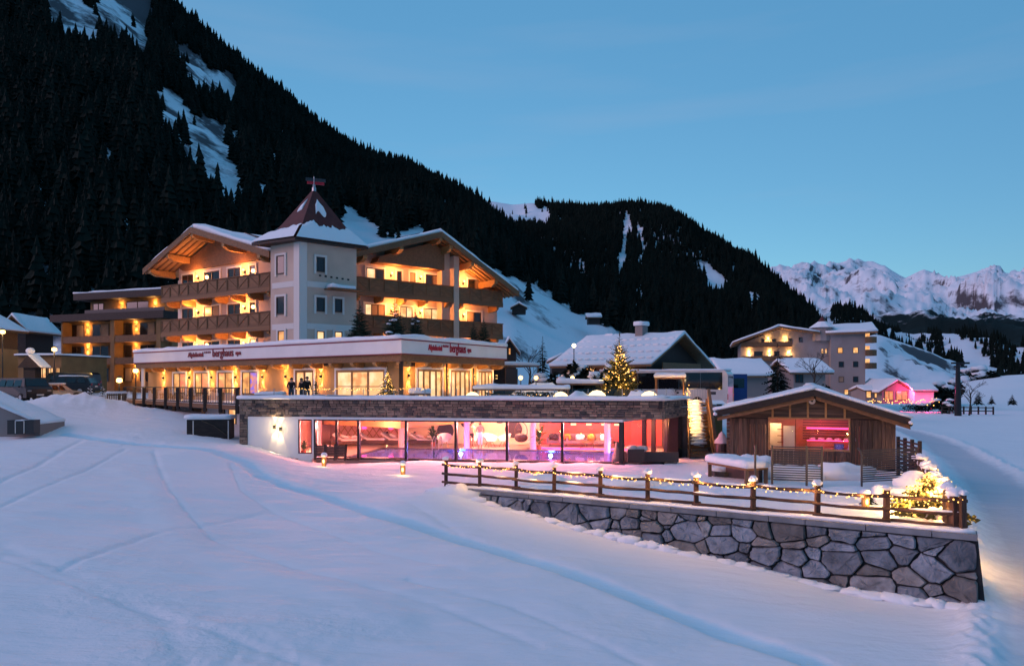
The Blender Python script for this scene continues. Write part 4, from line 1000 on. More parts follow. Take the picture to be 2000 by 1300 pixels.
for a, b in zip(mx_[:-1], mx_[1:]):
    g = part('glazing', MB(FP).bx(a+.065, b-.065, .12, .24, 0, .07).bx(a+.065, b-.065, .12, .24, zg-.05, zg+.02), 'metal_dark', pool)
    part('pane', MB(FP).bx(a+.065, b-.065, .17, .185, .07, zg-.05), 'glass', g)
# oblique glass return under the overhang
RLw = FP @ RL; FG, LG = frame(POOL_R, RLw)
part('lintel', MB(FG).bx(0, LG, .05, .4, zg+.02, SB-.01), 'plaster_white', pool)
gm = [.02]+[onp(FG, 0, q)[0] for q in (1262, 1280, 1310)]+[LG-.3]
for k, x in enumerate(gm): boxp('mullion', FG, x-.09, x+.09, .0, .24, 0, zg+.02, 'metal_dark', pool)
for a, b in zip(gm[:-1], gm[1:]):
    g = part('glazing', MB(FG).bx(a+.09, b-.09, .06, .16, 0, .08), 'metal_dark', pool); part('pane', MB(FG).bx(a+.09, b-.09, .10, .115, .08, zg), 'glass', g)
part('end_wall', MB(FE).bx(onp(FE, .3, 1326)[0], LE-.2, .35, .9, -1, SB), 'mortar', pool)
part('end_wall', MB().bx(POOL_C.x-.4, POOL_C.x-.1, POOL_C.y-.1, 54, -1, ST-.05), 'stone_course_dark', pool)
# --- interior
xI0, xI1 = xw1+.1, _pl
xR = RL.x
part('floor', MB(FP).prism_z([(pxL+.4, .62), (xI1-.2, .3), (xR-.2, RL.y), (xR-.5, DEP-.2), (pxL+.4, DEP-.2)], -.25, .03), 'tile_floor', pool)
part('ceiling', MB(FP).prism_z([(pxL+.4, .62), (xI1-.3, .45), (xR-.4, RL.y), (xR-.5, DEP-.2), (pxL+.4, DEP-.2)], SB-.08, SB-.02), 'pale_wall', pool)
BW = 11.6
xs_ = [pxL+.6]+[onp(FP, BW, q)[0] for q in (790, 1058, 1290)]
part('back_wall', MB(FP).bx(xs_[0], xs_[1], BW, BW+.2, 0, SB-.09), 'rose_wall', pool, label='rose back wall with diamond lattice')
part('back_wall', MB(FP).bx(xs_[1]+.01, xs_[2], BW, BW+.2, 0, SB-.09), 'pale_wall', pool, label='pale back wall with round mirrors')
part('back_wall', MB(FP).bx(xs_[2]+.01, xs_[3]+3, BW-1.2, BW-1.0, 0, SB-.09), 'red_wall', pool, label='red lounge wall with pink glow strip')
part('back_wall', MB(FP).bx(xs_[0]-.2, xs_[0], .4, BW+.2, 0, SB-.09), 'rose_wall', pool)
part('timber_wall', MB(FP).bx(xR+.1, xR+3.5, RL.y+2.2, RL.y+2.4, 0, SB-.02), 'larch_wall', pool)
part('glow_strip', MB(FP).bx(xs_[2]-.2, xI1+1, BW-3.4, BW-3.3, .04, .12), 'led_pink', pool)
part('lounge_plinth', MB(FP).bx(xs_[2], xI1+2.4, BW-3.29, BW-1.21, .03, .16), 'tile_floor', pool)
# lattice of diamond slats
for k in range(26):
    x = xs_[0]+.6+k*.55
    if x > xs_[1]-.6: break
    for sg in (-1, 1):
        bar('lattice_slat', (x-sg*.6, BW-.06-.02*sg, .25), (x+sg*.6, BW-.06-.02*sg, 1.9), .04, .05, 'wood_beam', pool, FP)
for k in range(7):
    x = xs_[0]+1.2+k*1.75
    if x < xs_[1]-.3:
        part('wall_sconce', MB(FP).prism_y([(x-.10, 1.35), (x+.10, 1.35), (x+.2, 1.62), (x-.2, 1.62)], BW-.25, BW-.1), 'room_lamp', pool)
        light('sconce_light', 'POINT', FP @ Vector((x, BW-.5, 1.6)), 70, (1, .62, .22), pool, size=.1)
for px in (705, 757): 
    x = onp(FP, BW-.3, px)[0]; part('led_panel', MB(FP).bx(x, x+.35, BW-.15, BW-.05, 1.0, SB-.1), 'led_pink', pool)
# round mirrors and niches
for px, py, r in ((870, 841, .62), (912, 822, .5), (976, 815, .42), (1003, 838, .62), (852, 813, .3)):
    x, z = onp(FP, BW-.05, px, py); pl_ = [(x+r*math.cos(a), z+r*math.sin(a)) for a in [2*math.pi*k/28 for k in range(28)]]
    part('round_mirror', MB(FP).prism_y(pl_, BW-.07, BW-.01), 'mirror_dark', pool)
for px in (1120, 1150, 1180, 1205):
    x = onp(FP, BW-1.3, px)[0]; part('wall_sconce', MB(FP).bx(x-.18, x+.18, BW-1.36, BW-1.22, 1.5, 1.62), 'room_lamp', pool)
for px, y in ((784, 7.2), (623, 7.5), (912, 7.2), (1041, 7.2), (1186, 6.2)):
    x = onp(FP, y, px)[0]; part('column', MB(FP).lathe([(.2, .03), (.2, SB-.09)], (x, y, 0), 16), 'column_paint', pool, smooth=False)
# the basin: sunken, with rim and water
bx0, bx1, by0, by1 = onp(FP, 2, 700)[0], _pl-.5, .9, 6.6
part('pool_rim', MB(FP).bx(bx0-.3, bx1, by1, by1+.3, .031, .09).bx(bx0-.3, bx0, by0, by1-.001, .031, .09).bx(bx0, bx1, by0-.3, by0, .031, .07), 'lacquer', pool)
wm = bpy.data.materials.new('pool_water'); wm.use_nodes = True; b_ = wm.node_tree.nodes['Principled BSDF']
b_.inputs['Base Color'].default_value = (.05, .10, .50, 1); b_.inputs['Roughness'].default_value = .06; b_.inputs['Specular IOR Level'].default_value = .8
tx = nn(wm.node_tree, 'ShaderNodeTexNoise'); tx.inputs['Scale'].default_value = 2.2; tx.inputs['Detail'].default_value = 3
bu = nn(wm.node_tree, 'ShaderNodeBump'); bu.inputs['Strength'].default_value = .35; bu.inputs['Distance'].default_value = .12
wm.node_tree.links.new(tx.outputs[0], bu.inputs['Height']); wm.node_tree.links.new(bu.outputs[0], b_.inputs['Normal']); MATS['pool_water'] = wm
part('pool_water', MB(FP).bx(bx0+.001, bx1-.001, by0+.001, by1-.001, -.2, .045), 'pool_water', pool)
for px in (905, 1078, 1208):
    x = onp(FP, by1, px)[0]; part('underwater_lamp', MB(FP).blob((x, by1-.25, .08), (.22, .05, .035)), 'led_blue', pool)
    light('water_tint_light', 'POINT', FP @ Vector((x, by1-.7, .25)), 200, (.10, .18, 1), pool, size=.1)  # added blue light, set above the water to tint it
# ceiling lamps of the pool hall (warm, rose and pink), front row added for spill outside
for px, y, pw, c in ((600, 4, 220, (1, .30, .20)), (670, 9, 330, (1, .42, .25)), (740, 4.5, 150, (1, .36, .28)), (760, 9.4, 230, (1, .42, .24)), (850, 8.6, 210, (1, .44, .25)), (940, 8.6, 210, (1, .46, .26)),
                     (1010, 8.6, 190, (1, .40, .26)), (640, 1.3, 110, (1, .30, .26)), (745, 1.3, 120, (1, .32, .30)), (840, 1.3, 120, (1, .32, .32)), (940, 1.3, 120, (1, .30, .34)), (1045, 1.3, 120, (1, .28, .36)), (1150, 1.3, 120, (1, .28, .34)), (930, 3.5, 150, (1, .36, .36)), (1085, 7.2, 170, (1, .16, .16)), (1160, 7.6, 230, (1, .34, .20)), (1140, 3.2, 120, (1, .22, .34)), (1250, 5, 150, (1, .42, .16)), (1300, 7.5, 170, (1, .45, .16))):
    x = onp(FP, y, px)[0]
    part('ceiling_lamp', MB(FP).lathe([(.16, SB-.13), (.16, SB-.085)], (x, y, 0), 12), 'room_lamp', pool)
    light('ceiling_light', 'POINT', FP @ Vector((x, y, SB-.6)), pw*(4.0 if y > 2 else 5.0), (c[0], c[1]*.80, c[2]*.72), pool, size=.15)
# furniture of the pool hall --------------------------------------------------
def lounger(px, y, rot, label, person_=None):
    x = onp(FP, y, px)[0]; M = FP @ Matrix.Translation((x, y, .03)) @ Matrix.Rotation(rot, 4, 'Z')
    t = thing('lounger', label, 'lounger', M, 'loungers by the pool')
    part('base', MB(M).prism_x([(-.36, .1), (.36, .1), (.42, .34), (-.42, .34)], -1.0, 1.0), 'wicker', t)
    part('mattress', MB(M).prism_y([(-.98, .345), (.3, .345), (.98, .75), (.92, .86), (.28, .46), (-.98, .46)], -.38, .38), 'cloth_white', t)
    part('towel', MB(M).bx(-1.0, -.55, -.40, .40, .462, .48), 'cloth_white', t)
    return t, M
LG_ = []
for px, y, r_, lb in ((678, 8.6, .25, 'white lounger nearest the glass door at the left end of the pool hall'), (727, 9.6, .1, 'white lounger second from the left under the yellow wall lights'),
                      (772, 9.8, -.1, 'white lounger beside the pink pillar'), (826, 10.0, .0, 'white lounger left of the potted palm')):
    LG_.append(lounger(px, y, math.pi+r_, lb))
def shell_chair(px, y, rot, label):
    x = onp(FP, y, px)[0]; M = FP @ Matrix.Translation((x, y, .03)) @ Matrix.Rotation(rot, 4, 'Z')
    t = thing('shell_chair', label, 'armchair', M, 'pale shell chairs in the pool hall')
    mb = MB(M); vs = []; n, m_ = 12, 6
    for i in range(n+1):
        a = -1.9+3.8*i/n
        for j in range(m_+1):
            v = j/m_; r = .18+.34*v**.6; h = .38+.55*v**1.6*(.35+.65*math.cos(a*.55)**2)
            vs.append((math.sin(a)*r, math.cos(a)*r-.05, h))
    mb.add(vs, [(i*(m_+1)+j, (i+1)*(m_+1)+j, (i+1)*(m_+1)+j+1, i*(m_+1)+j+1) for i in range(n) for j in range(m_)])
    part('seat_shell', mb, 'cloth_white', t, smooth=True); part('cushion', MB(M).blob((0, -.02, .42), (.26, .26, .09)), 'cloth_white', t, smooth=True)
    for sx in (-1, 1):
        for sy in (-1, 1): bar('leg', M @ Vector((sx*.12, sy*.1, .38)), M @ Vector((sx*.27, sy*.25, 0)), .03, .03, 'wood_beam', t)
    return t
for px, y, r_, lb in ((868, 8.6, .2, 'pale round-backed chair in front of the large round mirror by the palm'), (925, 9.2, -.3, 'pale shell chair behind the standing bather'),
                      (957, 9.0, .8, 'pale shell chair right of the standing bather'), (985, 9.3, -.8, 'pale shell chair under the grey round mirror')): shell_chair(px, y, r_, lb)
def hanging_chair(px, y):
    x = onp(FP, y, px)[0]; M = FP @ Matrix.Translation((x, y, .03))
    t = thing('hanging_chair', 'hanging egg chair on a curved stand with violet cushion', 'hanging chair', M)
    arc = [(.75, 0, 0), (.8, 0, .9), (.74, 0, 1.5), (.5, 0, 1.95), (.15, 0, 2.08), (-.05, 0, 2.0)]
    part('stand', MB(M).tube(arc, .035).tube([(.75+.4*math.cos(a), .4*math.sin(a), .02) for a in [k*.5 for k in range(14)]], .03), 'metal_grey', t, smooth=True)
    part('hoop', MB(M).tube([(-.05+.42*math.sin(a), 0, 1.15-.62*math.cos(a)) for a in [k*2*math.pi/24 for k in range(25)]], .025, cap=False), 'wicker', t)
    part('basket', MB(M).blob((-.05, .05, .72), (.46, .42, .3), flat=-.3), 'wicker', t, smooth=True); part('cushion', MB(M).blob((-.05, -.05, .86), (.4, .36, .16)), 'cloth_grey', t, smooth=True)
    part('chain', MB(M).tube([(-.05, 0, 2.0), (-.05, 0, 1.77)], .012), 'metal_grey', t)
hanging_chair(1019, 8.2)
def sofa(px, y, lb, w_=1.7, cush=('cloth_yellow', 'cloth_white')):
    x = onp(FP, y, px)[0]; M = FP @ Matrix.Translation((x, y, .16))
    t = thing('sofa', lb, 'sofa', M, 'sofas under the lounge lamps')
    part('seat', MB(M).bx(-w_/2, w_/2, -.4, .4, .22, .42), 'cloth_grey', t); part('backrest', MB(M).bx(-w_/2, w_/2, .26, .42, .42, .85), 'cloth_grey', t)
    for sx in (-1, 1):
        part('armrest', MB(M).bx(sx*w_/2-.08, sx*w_/2+.08, -.42, .43, .2, .6), 'cloth_grey', t)
        for sy in (-.34, .34): bar('leg', M @ Vector((sx*(w_/2-.1), sy, 0)), M @ Vector((sx*(w_/2-.1), sy, .22)), .05, .05, 'wood_dark', t)
    for k, c in enumerate(cush): part('cushion', MB(M).blob((-w_/4+k*w_/2, .12, .62), (.3, .14, .24), jit=.3, seed=k), c, t, smooth=True)
sofa(1120, 8.9, 'grey lounge sofa with yellow throw at the left of the lounge'); sofa(1168, 8.9, 'grey lounge sofa with yellow and white cushions by the pink pillar')
sofa(1090, 9.0, 'low dark daybed at the left edge of the lounge', 1.3, ('cloth_dark', 'cloth_grey'))
x = onp(FP, 8.0, 1147)[0]; Mt = FP @ Matrix.Translation((x, 8.0, .16)); t = thing('coffee_table', 'low wooden coffee table between the two lounge sofas', 'table', Mt)
part('table_top', MB(Mt).bx(-.45, .45, -.3, .3, .36, .41), 'wood_dark', t)
for sx in (-.4, .4):
    for sy in (-.25, .25): bar('leg', Mt @ Vector((sx, sy, 0)), Mt @ Vector((sx, sy, .36)), .04, .04, 'wood_dark', t)
def potted(px, y, h, lb, zb=.03, pot='terracotta', big=1., leafm='leaf', F=FP):
    x = onp(F, y, px)[0]; M = F @ Matrix.Translation((x, y, zb)); rng = random.Random(px)
    t = thing('potted_plant', lb, 'plant', M)
    part('pot', MB(M).lathe([(.12*big, 0), (.17*big, .3*big), (.19*big, .3*big)], seg=14), pot, t)
    mb = MB(M)
    for k in range(46):
        a = rng.random()*6.28; e = rng.uniform(.15, 1.3); l = h*rng.uniform(.35, .62); z0 = .28*big+h*rng.uniform(0, .45)
        d = Vector((math.cos(a)*math.cos(e), math.sin(a)*math.cos(e), math.sin(e))); p = Vector((0, 0, z0)); s_ = d.cross(Vector((0, 0, 1))).normalized()*l*.13
        q = p+d*l*.55; r = p+d*l-Vector((0, 0, l*.28)); mb.add([p, q-s_, q+s_, r], [(0, 1, 2), (1, 3, 2)])
    part('leaves', mb, leafm, t); part('stem', MB(M).tube([(0, 0, .1), (.02, .01, .28*big+h*.5)], .025), 'bark', t)
potted(593, 1.6, .9, 'small potted palm in a red pot behind the narrow window')
potted(846, 8.8, 1.5, 'tall potted palm beside the round mirror'); potted(1053, 7.6, 1.7, 'tall potted palm beside the middle pillar')
potted(1207, 2.6, 1.1, 'potted plant behind the glass corner'); potted(1322, 4.2, .9, 'yellow-green plant in a pot at the end of the glass return', leafm='needles_lit')
# statue by the glass corner
x = onp(FP, 1.3, 1205)[0]; Ms = FP @ Matrix.Translation((x, 1.3, .03)); t = thing('stone_figure', 'seated grey stone figure behind the glass corner', 'statue', Ms)
part('body', MB(Ms).lathe([(.2, 0), (.28, .12), (.25, .25), (.16, .5), (.19, .62), (.12, .75), (.07, .8), (.11, .9), (.1, 1.02), (.03, 1.1)], seg=16), 'stone_statue', t, smooth=True)
part('jar', MB(Ms).lathe([(.1, 0), (.19, .2), (.17, .42), (.09, .5), (.12, .55)], (.42, -.05, 0), 14), 'stone_statue', t, smooth=True)
# pool ladder
xl_ = onp(FP, by1, 853)[0]; t = thing('pool_ladder', 'curved steel handrail at the pool edge', 'handrail', FP @ Vector((xl_, by1, .03)))
for s in (-.22, .22): part('rail', MB(FP).tube([(xl_+s, by1+.5, .03), (xl_+s, by1+.45, .75), (xl_+s, by1+.15, .9), (xl_+s, by1-.25, .6), (xl_+s, by1-.3, .0)], .025), 'metal_grey', t)
# dark outdoor sofa under the oblique overhang
xo = onp(FP, -.25, 1225)[0]; Mo = FP @ Matrix.Translation((xo, .7, 0)) @ Matrix.Rotation(R(6), 4, 'Z')
t = thing('outdoor_sofa', 'dark wicker corner sofa with snowy cushions outside the glass corner', 'sofa', Mo)
part('backrest', MB(Mo).bx(0, 2.75, 0, .22, .08, .62), 'lacquer', t); part('seat', MB(Mo).bx(0, 2.75, .221, 1.0, .08, .38), 'lacquer', t); part('armrest', MB(Mo).bx(-.0, .9, -.25, -.002, .08, .78), 'lacquer', t)
for sx in (.08, 2.65): bar('leg', Mo @ Vector((sx, .1, 0)), Mo @ Vector((sx, .1, .08)), .07, .07, 'metal_grey', t)
for k in range(2): part('cushion', MB(Mo).blob((.3+k*.5, .2, .78), (.3, .16, .2), jit=.3, seed=k), 'cloth_white', t, smooth=True)
# stacked garden chairs in front of the glass door
xc = onp(FP, -.5, 615)[0]; t = thing('stacked_chairs', 'stack of folded dark slatted garden chairs leaning by the glass door', 'chairs', FP @ Vector((xc+.6, -.5, 0)))
for k in range(3):
    y = -.35-.12*k
    for s in (0, .62, 1.24):
        for q in range(7): boxp('slat', FP, xc+s+.05, xc+s+.56, y-.02, y+.02, .22+q*.09, .28+q*.09, 'lacquer', t)
        for sx in (.0, .56): bar('leg', FP @ Vector((xc+s+sx, y, .0)), FP @ Vector((xc+s+sx+.04, y+.05, .9)), .045, .045, 'lacquer', t)
# ================================================================== terrace over the pool, deck, railings
deckpts = [FP @ Vector((pxL, .46, 0)), FP @ Vector((pB2.x-.3, .46, 0)), POOL_C, Vector((22, 62, 0)), Vector((-1, 62, 0)), FB @ Vector((LB, RW, 0)), isect(FA, FB, RW), FA @ Vector((0, RW, 0))]
DL0 = PZ(245, 62.5, 0); DL1 = PZ(466, 44.5, 0)
terr = thing('terrace_deck', 'wide restaurant terrace deck with dark timber railing on the left', 'terrace', (0, 46, 2.8))
part('deck', MB().prism_z([(p.x, p.y) for p in [DL0, DL1, deckpts[0], deckpts[1], POOL_C, Vector((POOL_C.x-.1, 47.4, 0)), Vector((14.2, 47.4, 0)), Vector((17, 58, 0)), Vector((-1, 58, 0)), deckpts[5], deckpts[6], deckpts[7]]], DK-.018, DK), 'snow_cap', terr, label='snow-covered terrace floor')
FD, LD = frame(DL0, DL1)
part('edge_beam', MB(FD).bx(0, LD, -.02, .3, DK-.32, DK-.02).bx(0, LD, .32, 1.2, DK-.25, DK-.02), 'wood_dark', terr)
nP = 9
for k in range(nP+1):
    x = LD*k/nP*.995+.05
    bar('post', FD @ Vector((x, -.05, DK-.55)), FD @ Vector((x, -.05, DK+1.02)), .2, .2, 'wood_black', terr)
    if k < nP:
        a, b = x+.1, LD*(k+1)/nP*.995-.05
        boxp('glass_panel', FD, a+.1, b-.1, .0, .02, DK+.12, DK+.9, 'glass', terr)
        boxp('bottom_rail', FD, a, b, -.04, .06, DK+.02, DK+.10, 'wood_black', terr)
        if k > 3:
            for q in range(6): boxp('baluster', FD, a+(b-a)*(q+.5)/6-.02, a+(b-a)*(q+.5)/6+.02, .03, .06, DK+.1, DK+1.0, 'wood_black', terr)
boxp('handrail', FD, 0, LD, -.1, .08, DK+1.02, DK+1.1, 'wood_black', terr)
for x in (LD*.2, LD*.45, LD*.7, LD*.97): bar('support_post', FD @ Vector((x, .5, .5)), FD @ Vector((x, .5, DK-.26)), .2, .2, 'wood_dark', terr)
# service wall beneath the deck with door and window
FQ, LQ = frame(FD @ Vector((1.5, 2.2, 0)), FD @ Vector((LD, 1.9, 0)))
part('base_wall', MB(FQ).bx(-1.5, LQ, 0, .4, -.5, DK-.26), 'plaster_white', terr)
for (a, b, t_, pn) in ((378, 402, .1, 'wood_band'), (430, 440, 1.0, 'curtain'), (448, 462, .1, 'window_bright')):
    xa = onp(FQ, 0, a)[0]; xb = onp(FQ, 0, b)[0]; zt = onp(FQ, 0, (a+b)/2, 797)[1]
    win(terr, FQ, 0, xa, xb, max(.9, zt-2), zt, pane=pn, n=1, name='cellar_door' if b-a > 12 else 'cellar_window')
# glass balustrade behind the parapet, slim steel posts
for (F, x0_, x1_, yy) in ((FP, onp(FP, .6, 478)[0], pB2.x-.4, .62), (FE, .2, LE-.2, .62)):
    n = max(2, int((x1_-x0_)/1.75))
    for k in range(n):
        a = x0_+(x1_-x0_)*k/n; b = x0_+(x1_-x0_)*(k+1)/n
        boxp('glass_panel', F, a+.05, b-.05, yy, yy+.015, DK+.1, DK+1.05, 'glass', terr)
        bar('post', F @ Vector((a, yy+.02, DK)), F @ Vector((a, yy+.02, DK+1.05)), .035, .035, 'metal_grey', terr)
# ================================================================== retaining wall
FW, LW = frame(WALL_A, WALL_B)
BAT = .20
def wall_bottom(x):
    q = FW @ Vector((x, -.75, 0)); return min(-.25, float(gz0(q.x, q.y)))
wallt = thing('retaining_wall', 'rough stone retaining wall with concrete coping below the snowy yard', 'wall', FW @ Vector((LW/2, 0, -1.2)))
CT, CB = .06, -.10                          # coping top and bottom
XE = LW+.25
core = MB(FW); xs = [0+(XE-.0)*k/40 for k in range(41)]; vs = []
for x in xs:
    zb = wall_bottom(x)-.6; e = max(0, (x-LW+.3))
    vs += [(x, .12, CB), (x+(.22 if x > LW-.1 else 0), .12+BAT*zb, zb), (x, .8, zb), (x, .8, CB)]
fs = []
for k in range(40):
    a = k*4; b = a+4
    fs += [(a, b, b+1, a+1)[::-1], (a, a+3, b+3, b), (a+3, a+2, b+2, b+3)]
fs += [(0, 1, 2, 3), tuple(160+q for q in (3, 2, 1, 0))]
core.add(vs, fs); part('wall_core', core, 'mortar', wallt)
# side of the yard, running back from the corner
FW2, LW2 = frame(WALL_B, YARD_C)
part('side_wall', MB(FW2).bx(.35, LW2+3, -.25, -.02, -3, CB), 'stone_block', wallt)
def clip(poly, n, c):                       # keep points with n.p <= c
    res = []
    for i in range(len(poly)):
        p, q = poly[i], poly[(i+1) % len(poly)]; a, b = n[0]*p[0]+n[1]*p[1]-c, n[0]*q[0]+n[1]*q[1]-c
        if a <= 0: res.append(p)
        if (a < 0 < b) or (b < 0 < a): t = a/(a-b); res.append((p[0]+(q[0]-p[0])*t, p[1]+(q[1]-p[1])*t))
    return res
rng = random.Random(11); seeds = []; wrng = random.Random(3)
x = .3
while x < XE:                               # seeds: small stones under the coping, large boulders below, larger to the right
    hgt = CB-wall_bottom(x); big = .36+.40*(x/LW)
    z = CB-.12-rng.random()*.12
    while z > CB-hgt-.35:
        seeds.append((x+rng.uniform(-.3, .3)*big, z+rng.uniform(-.12, .12)*big)); z -= big*rng.uniform(.42, .85)*(.55 if z > CB-.3 and rng.random() < .5 else 1)
    x += big*rng.uniform(.75, 1.35)
WT = [wrng.uniform(0, .16)*(1 if wrng.random() < .7 else 2.2) for _ in seeds]
for i, s in enumerate(seeds):
    zb = wall_bottom(s[0])-.35
    cell = [(max(.05, s[0]-1.6), max(zb, s[1]-1.3)), (min(XE, s[0]+1.6), max(zb, s[1]-1.3)), (min(XE, s[0]+1.6), CB-.015), (max(.05, s[0]-1.6), CB-.015)]
    for j, t in enumerate(seeds):
        if i == j or abs(t[0]-s[0]) > 3.2: continue
        # flattened metric so stones lie broad rather than tall
        n = ((t[0]-s[0])*.62, (t[1]-s[1])*1.35); m = ((t[0]+s[0])/2, (t[1]+s[1])/2); c = n[0]*m[0]+n[1]*m[1]+(WT[i]-WT[j])*.5
        cell = clip(cell, n, c)
        if len(cell) < 3: break
    if len(cell) < 3: continue
    cx = sum(p[0] for p in cell)/len(cell); cz = sum(p[1] for p in cell)/len(cell)
    if cz > CB: continue
    w_ = max(p[0] for p in cell)-min(p[0] for p in cell); h_ = max(p[1] for p in cell)-min(p[1] for p in cell)
    if w_ < .12 or h_ < .09: continue
    # inset for the joint, cut corners, ragged edge
    gap = rng.uniform(.014, .034); ring = []
    for k in range(len(cell)):
        p, q = Vector(cell[k]), Vector(cell[(k+1) % len(cell)])
        for t_ in (.09, .36, .64, .91):
            v = p.lerp(q, t_); d_ = (Vector((cx, cz))-v); l_ = d_.length
            v = v+d_/max(l_, 1e-3)*min(l_*.5, gap*(1.0 if .3 < t_ < .7 else 1.3)*rng.uniform(.5, 1.8)); ring.append(v)
    prot = rng.uniform(.05, .22); tilt = rng.uniform(-.10, .10), rng.uniform(-.12, .06); nn_ = len(ring)
    def yy(v, d_): return .12+BAT*v[1]-d_
    vs = [(v[0], yy(v, -.10), v[1]) for v in ring]+[(v[0], yy(v, prot*.55), v[1]) for v in ring]
    inn = [Vector((cx, cz)).lerp(v, .9) for v in ring]; in2 = [Vector((cx, cz)).lerp(v, .5) for v in ring]
    vs += [(v[0], yy(v, prot+tilt[0]*(v[0]-cx)+tilt[1]*(v[1]-cz)+rng.uniform(-.012, .012)), v[1]) for v in inn]+[(v[0], yy(v, prot+tilt[0]*(v[0]-cx)+tilt[1]*(v[1]-cz)+rng.uniform(-.022, .03)), v[1]) for v in in2]+[(cx, yy((cx, cz), prot+rng.uniform(-.01, .03)), cz)]
    fs = []
    for k in range(nn_):
        k2 = (k+1) % nn_; fs += [(k, k2, nn_+k2, nn_+k), (nn_+k, nn_+k2, 2*nn_+k2, 2*nn_+k), (2*nn_+k, 2*nn_+k2, 3*nn_+k2, 3*nn_+k), (3*nn_+k, 3*nn_+k2, 4*nn_)]
    part('stone', MB(FW).add(vs, fs), rng.choices(['stone_block', 'stone_brown', 'stone_pale'], (.66, .2, .14))[0], wallt)
x = 0
while x < XE-.1:
    l = min(rng.uniform(1.1, 1.9), XE-x); j = rng.uniform(-.015, .015)
    part('coping_slab', MB(FW).bx(x+.01, x+l-.012, -.06+j, .62, CB+.002, CT+j), 'concrete', wallt); x += l
snowcap('snow', [(.1, .12, CT-.02), (XE-.1, .12, CT-.02), (XE-.1, .66, CT-.02), (.1, .66, CT-.02)], .12, wallt, .05, FW, seed=4, step=.4)
sd_ = MB(FW)
for k in range(46):                         # snow drifted unevenly against the foot of the wall
    x = .4+(XE-.5)*k/45+rng.uniform(-.15, .15); zb = wall_bottom(x)
    sd_.blob((x, .12+BAT*zb-.28, zb-.02), (rng.uniform(.25, .6), .3, rng.uniform(.06, .2)), jit=.5, seed=k, seg=12, rings=7)
part('snow_drift', sd_, 'snow_cap', wallt, smooth=True)
# ================================================================== fence with fairy lights
fence = thing('timber_fence', 'three-rail timber fence with snowy post tops along the stone wall', 'fence', FW @ Vector((LW/2, .35, 0)))
fx = [onp(FW, .3, q)[0] for q in (871, 937, 1008, 1082, 1172, 1265, 1360, 1471, 1596, 1731, 1881)]
def snow_lump(root, M, seed, r=(.13, .13, .10)):
    return part('snow', MB().blob(M, (r[0], r[1], r[2]*.75), jit=.55, seed=seed, seg=16, rings=10, flat=-.06).blob(M+Vector((r[0]*.35*math.sin(seed*2.1), r[1]*.3*math.cos(seed), r[2]*.35)), (r[0]*.6, r[1]*.6, r[2]*.5), jit=.5, seed=seed+3, seg=12, rings=8), 'snow_cap', root, smooth=True)
FH_ = 1.02
for k, x in enumerate(fx):
    o = bar('post', FW @ Vector((x, .3, -.1)), FW @ Vector((x+rng.uniform(-.02, .02), .3, FH_+.1)), .14, .14, 'wood_fence', fence)
    snow_lump(fence, FW @ Vector((x, .3, FH_+.16)), k, (.14, .14, rng.uniform(.09, .17)))
for k in range(len(fx)-1):
    for zr, sag in ((.94, .03), (.56, .02), (.22, .02)):
        a, b = fx[k]-.12, fx[k+1]+.12; yb = .20 if k % 2 == 0 else .40
        mbt = MB(FW); pts = [(a+(b-a)*t, yb, zr+rng.uniform(-.012, .012)-sag*math.sin(t*math.pi)) for t in (0, .2, .4, .6, .8, 1)]
        part('rail', mbt.tube(pts, [.05, .055, .052, .056, .05, .048], 8), 'wood_fence', fence, smooth=True)
        if zr > .5 and rng.random() < .75:
            s0 = rng.uniform(0, .4); s1 = s0+rng.uniform(.2, .6)
            pt = [(a+(b-a)*min(1, s0+(s1-s0)*q/6), yb, zr+.055-sag*math.sin(math.pi*min(1, s0+(s1-s0)*q/6))) for q in range(7)]
            part('snow', MB(FW).tube(pt, [.01, .035, .045, .04, .045, .03, .01], 7), 'snow_cap', fence, smooth=True)
def light_string(name, pts, label, per_m=9, jit=.05, size=.019, power=0, every=1.4, mesh_parent=None):
    """a string of fairy lights along a path: cable, bulbs, and a few real lamps for their light"""
    t = thing(name, label, 'string lights', pts[0]); rr = random.Random(len(pts)*7+int(pts[0][0]*10))
    part('cable', MB().tube(pts, .008, 4), 'rubber', t)
    mb = MB(); acc = 0
    for a, b in zip(pts[:-1], pts[1:]):
        a, b = Vector(a), Vector(b); n = max(1, int((b-a).length*per_m))
        for k in range(n):
            p = a.lerp(b, (k+rr.random())/n)+Vector((rr.gauss(0, jit*.5), rr.gauss(0, jit*.6), rr.gauss(0, jit)-.02)); mb.blob(p, size*rr.uniform(.75, 1.3), seg=6, rings=4)
            acc += 1/per_m
            if power and acc > every:
                acc = 0; light('fairy_light', 'POINT', p+Vector((0, -.03, .03)), power, (1, .48, .13), t, size=.08)
    part('bulbs', mb, 'bulb', t, kind='stuff'); return t
pts = []
for k in range(len(fx)-1):
    for q in range(8):
        u = q/8; pts.append(FW @ Vector((fx[k]+(fx[k+1]-fx[k])*u, .12 if q else .2, .97+(.1 if q == 0 else 0)-.07*math.sin(u*math.pi)+.03*math.sin(q*2.1+k))))
pts.append(FW @ Vector((fx[-1], .2, 1.05)))
light_string('fence_lights', pts, 'warm fairy lights wound along the top rail of the fence above the stone wall', 10, .04, .022, 34, 1.3)
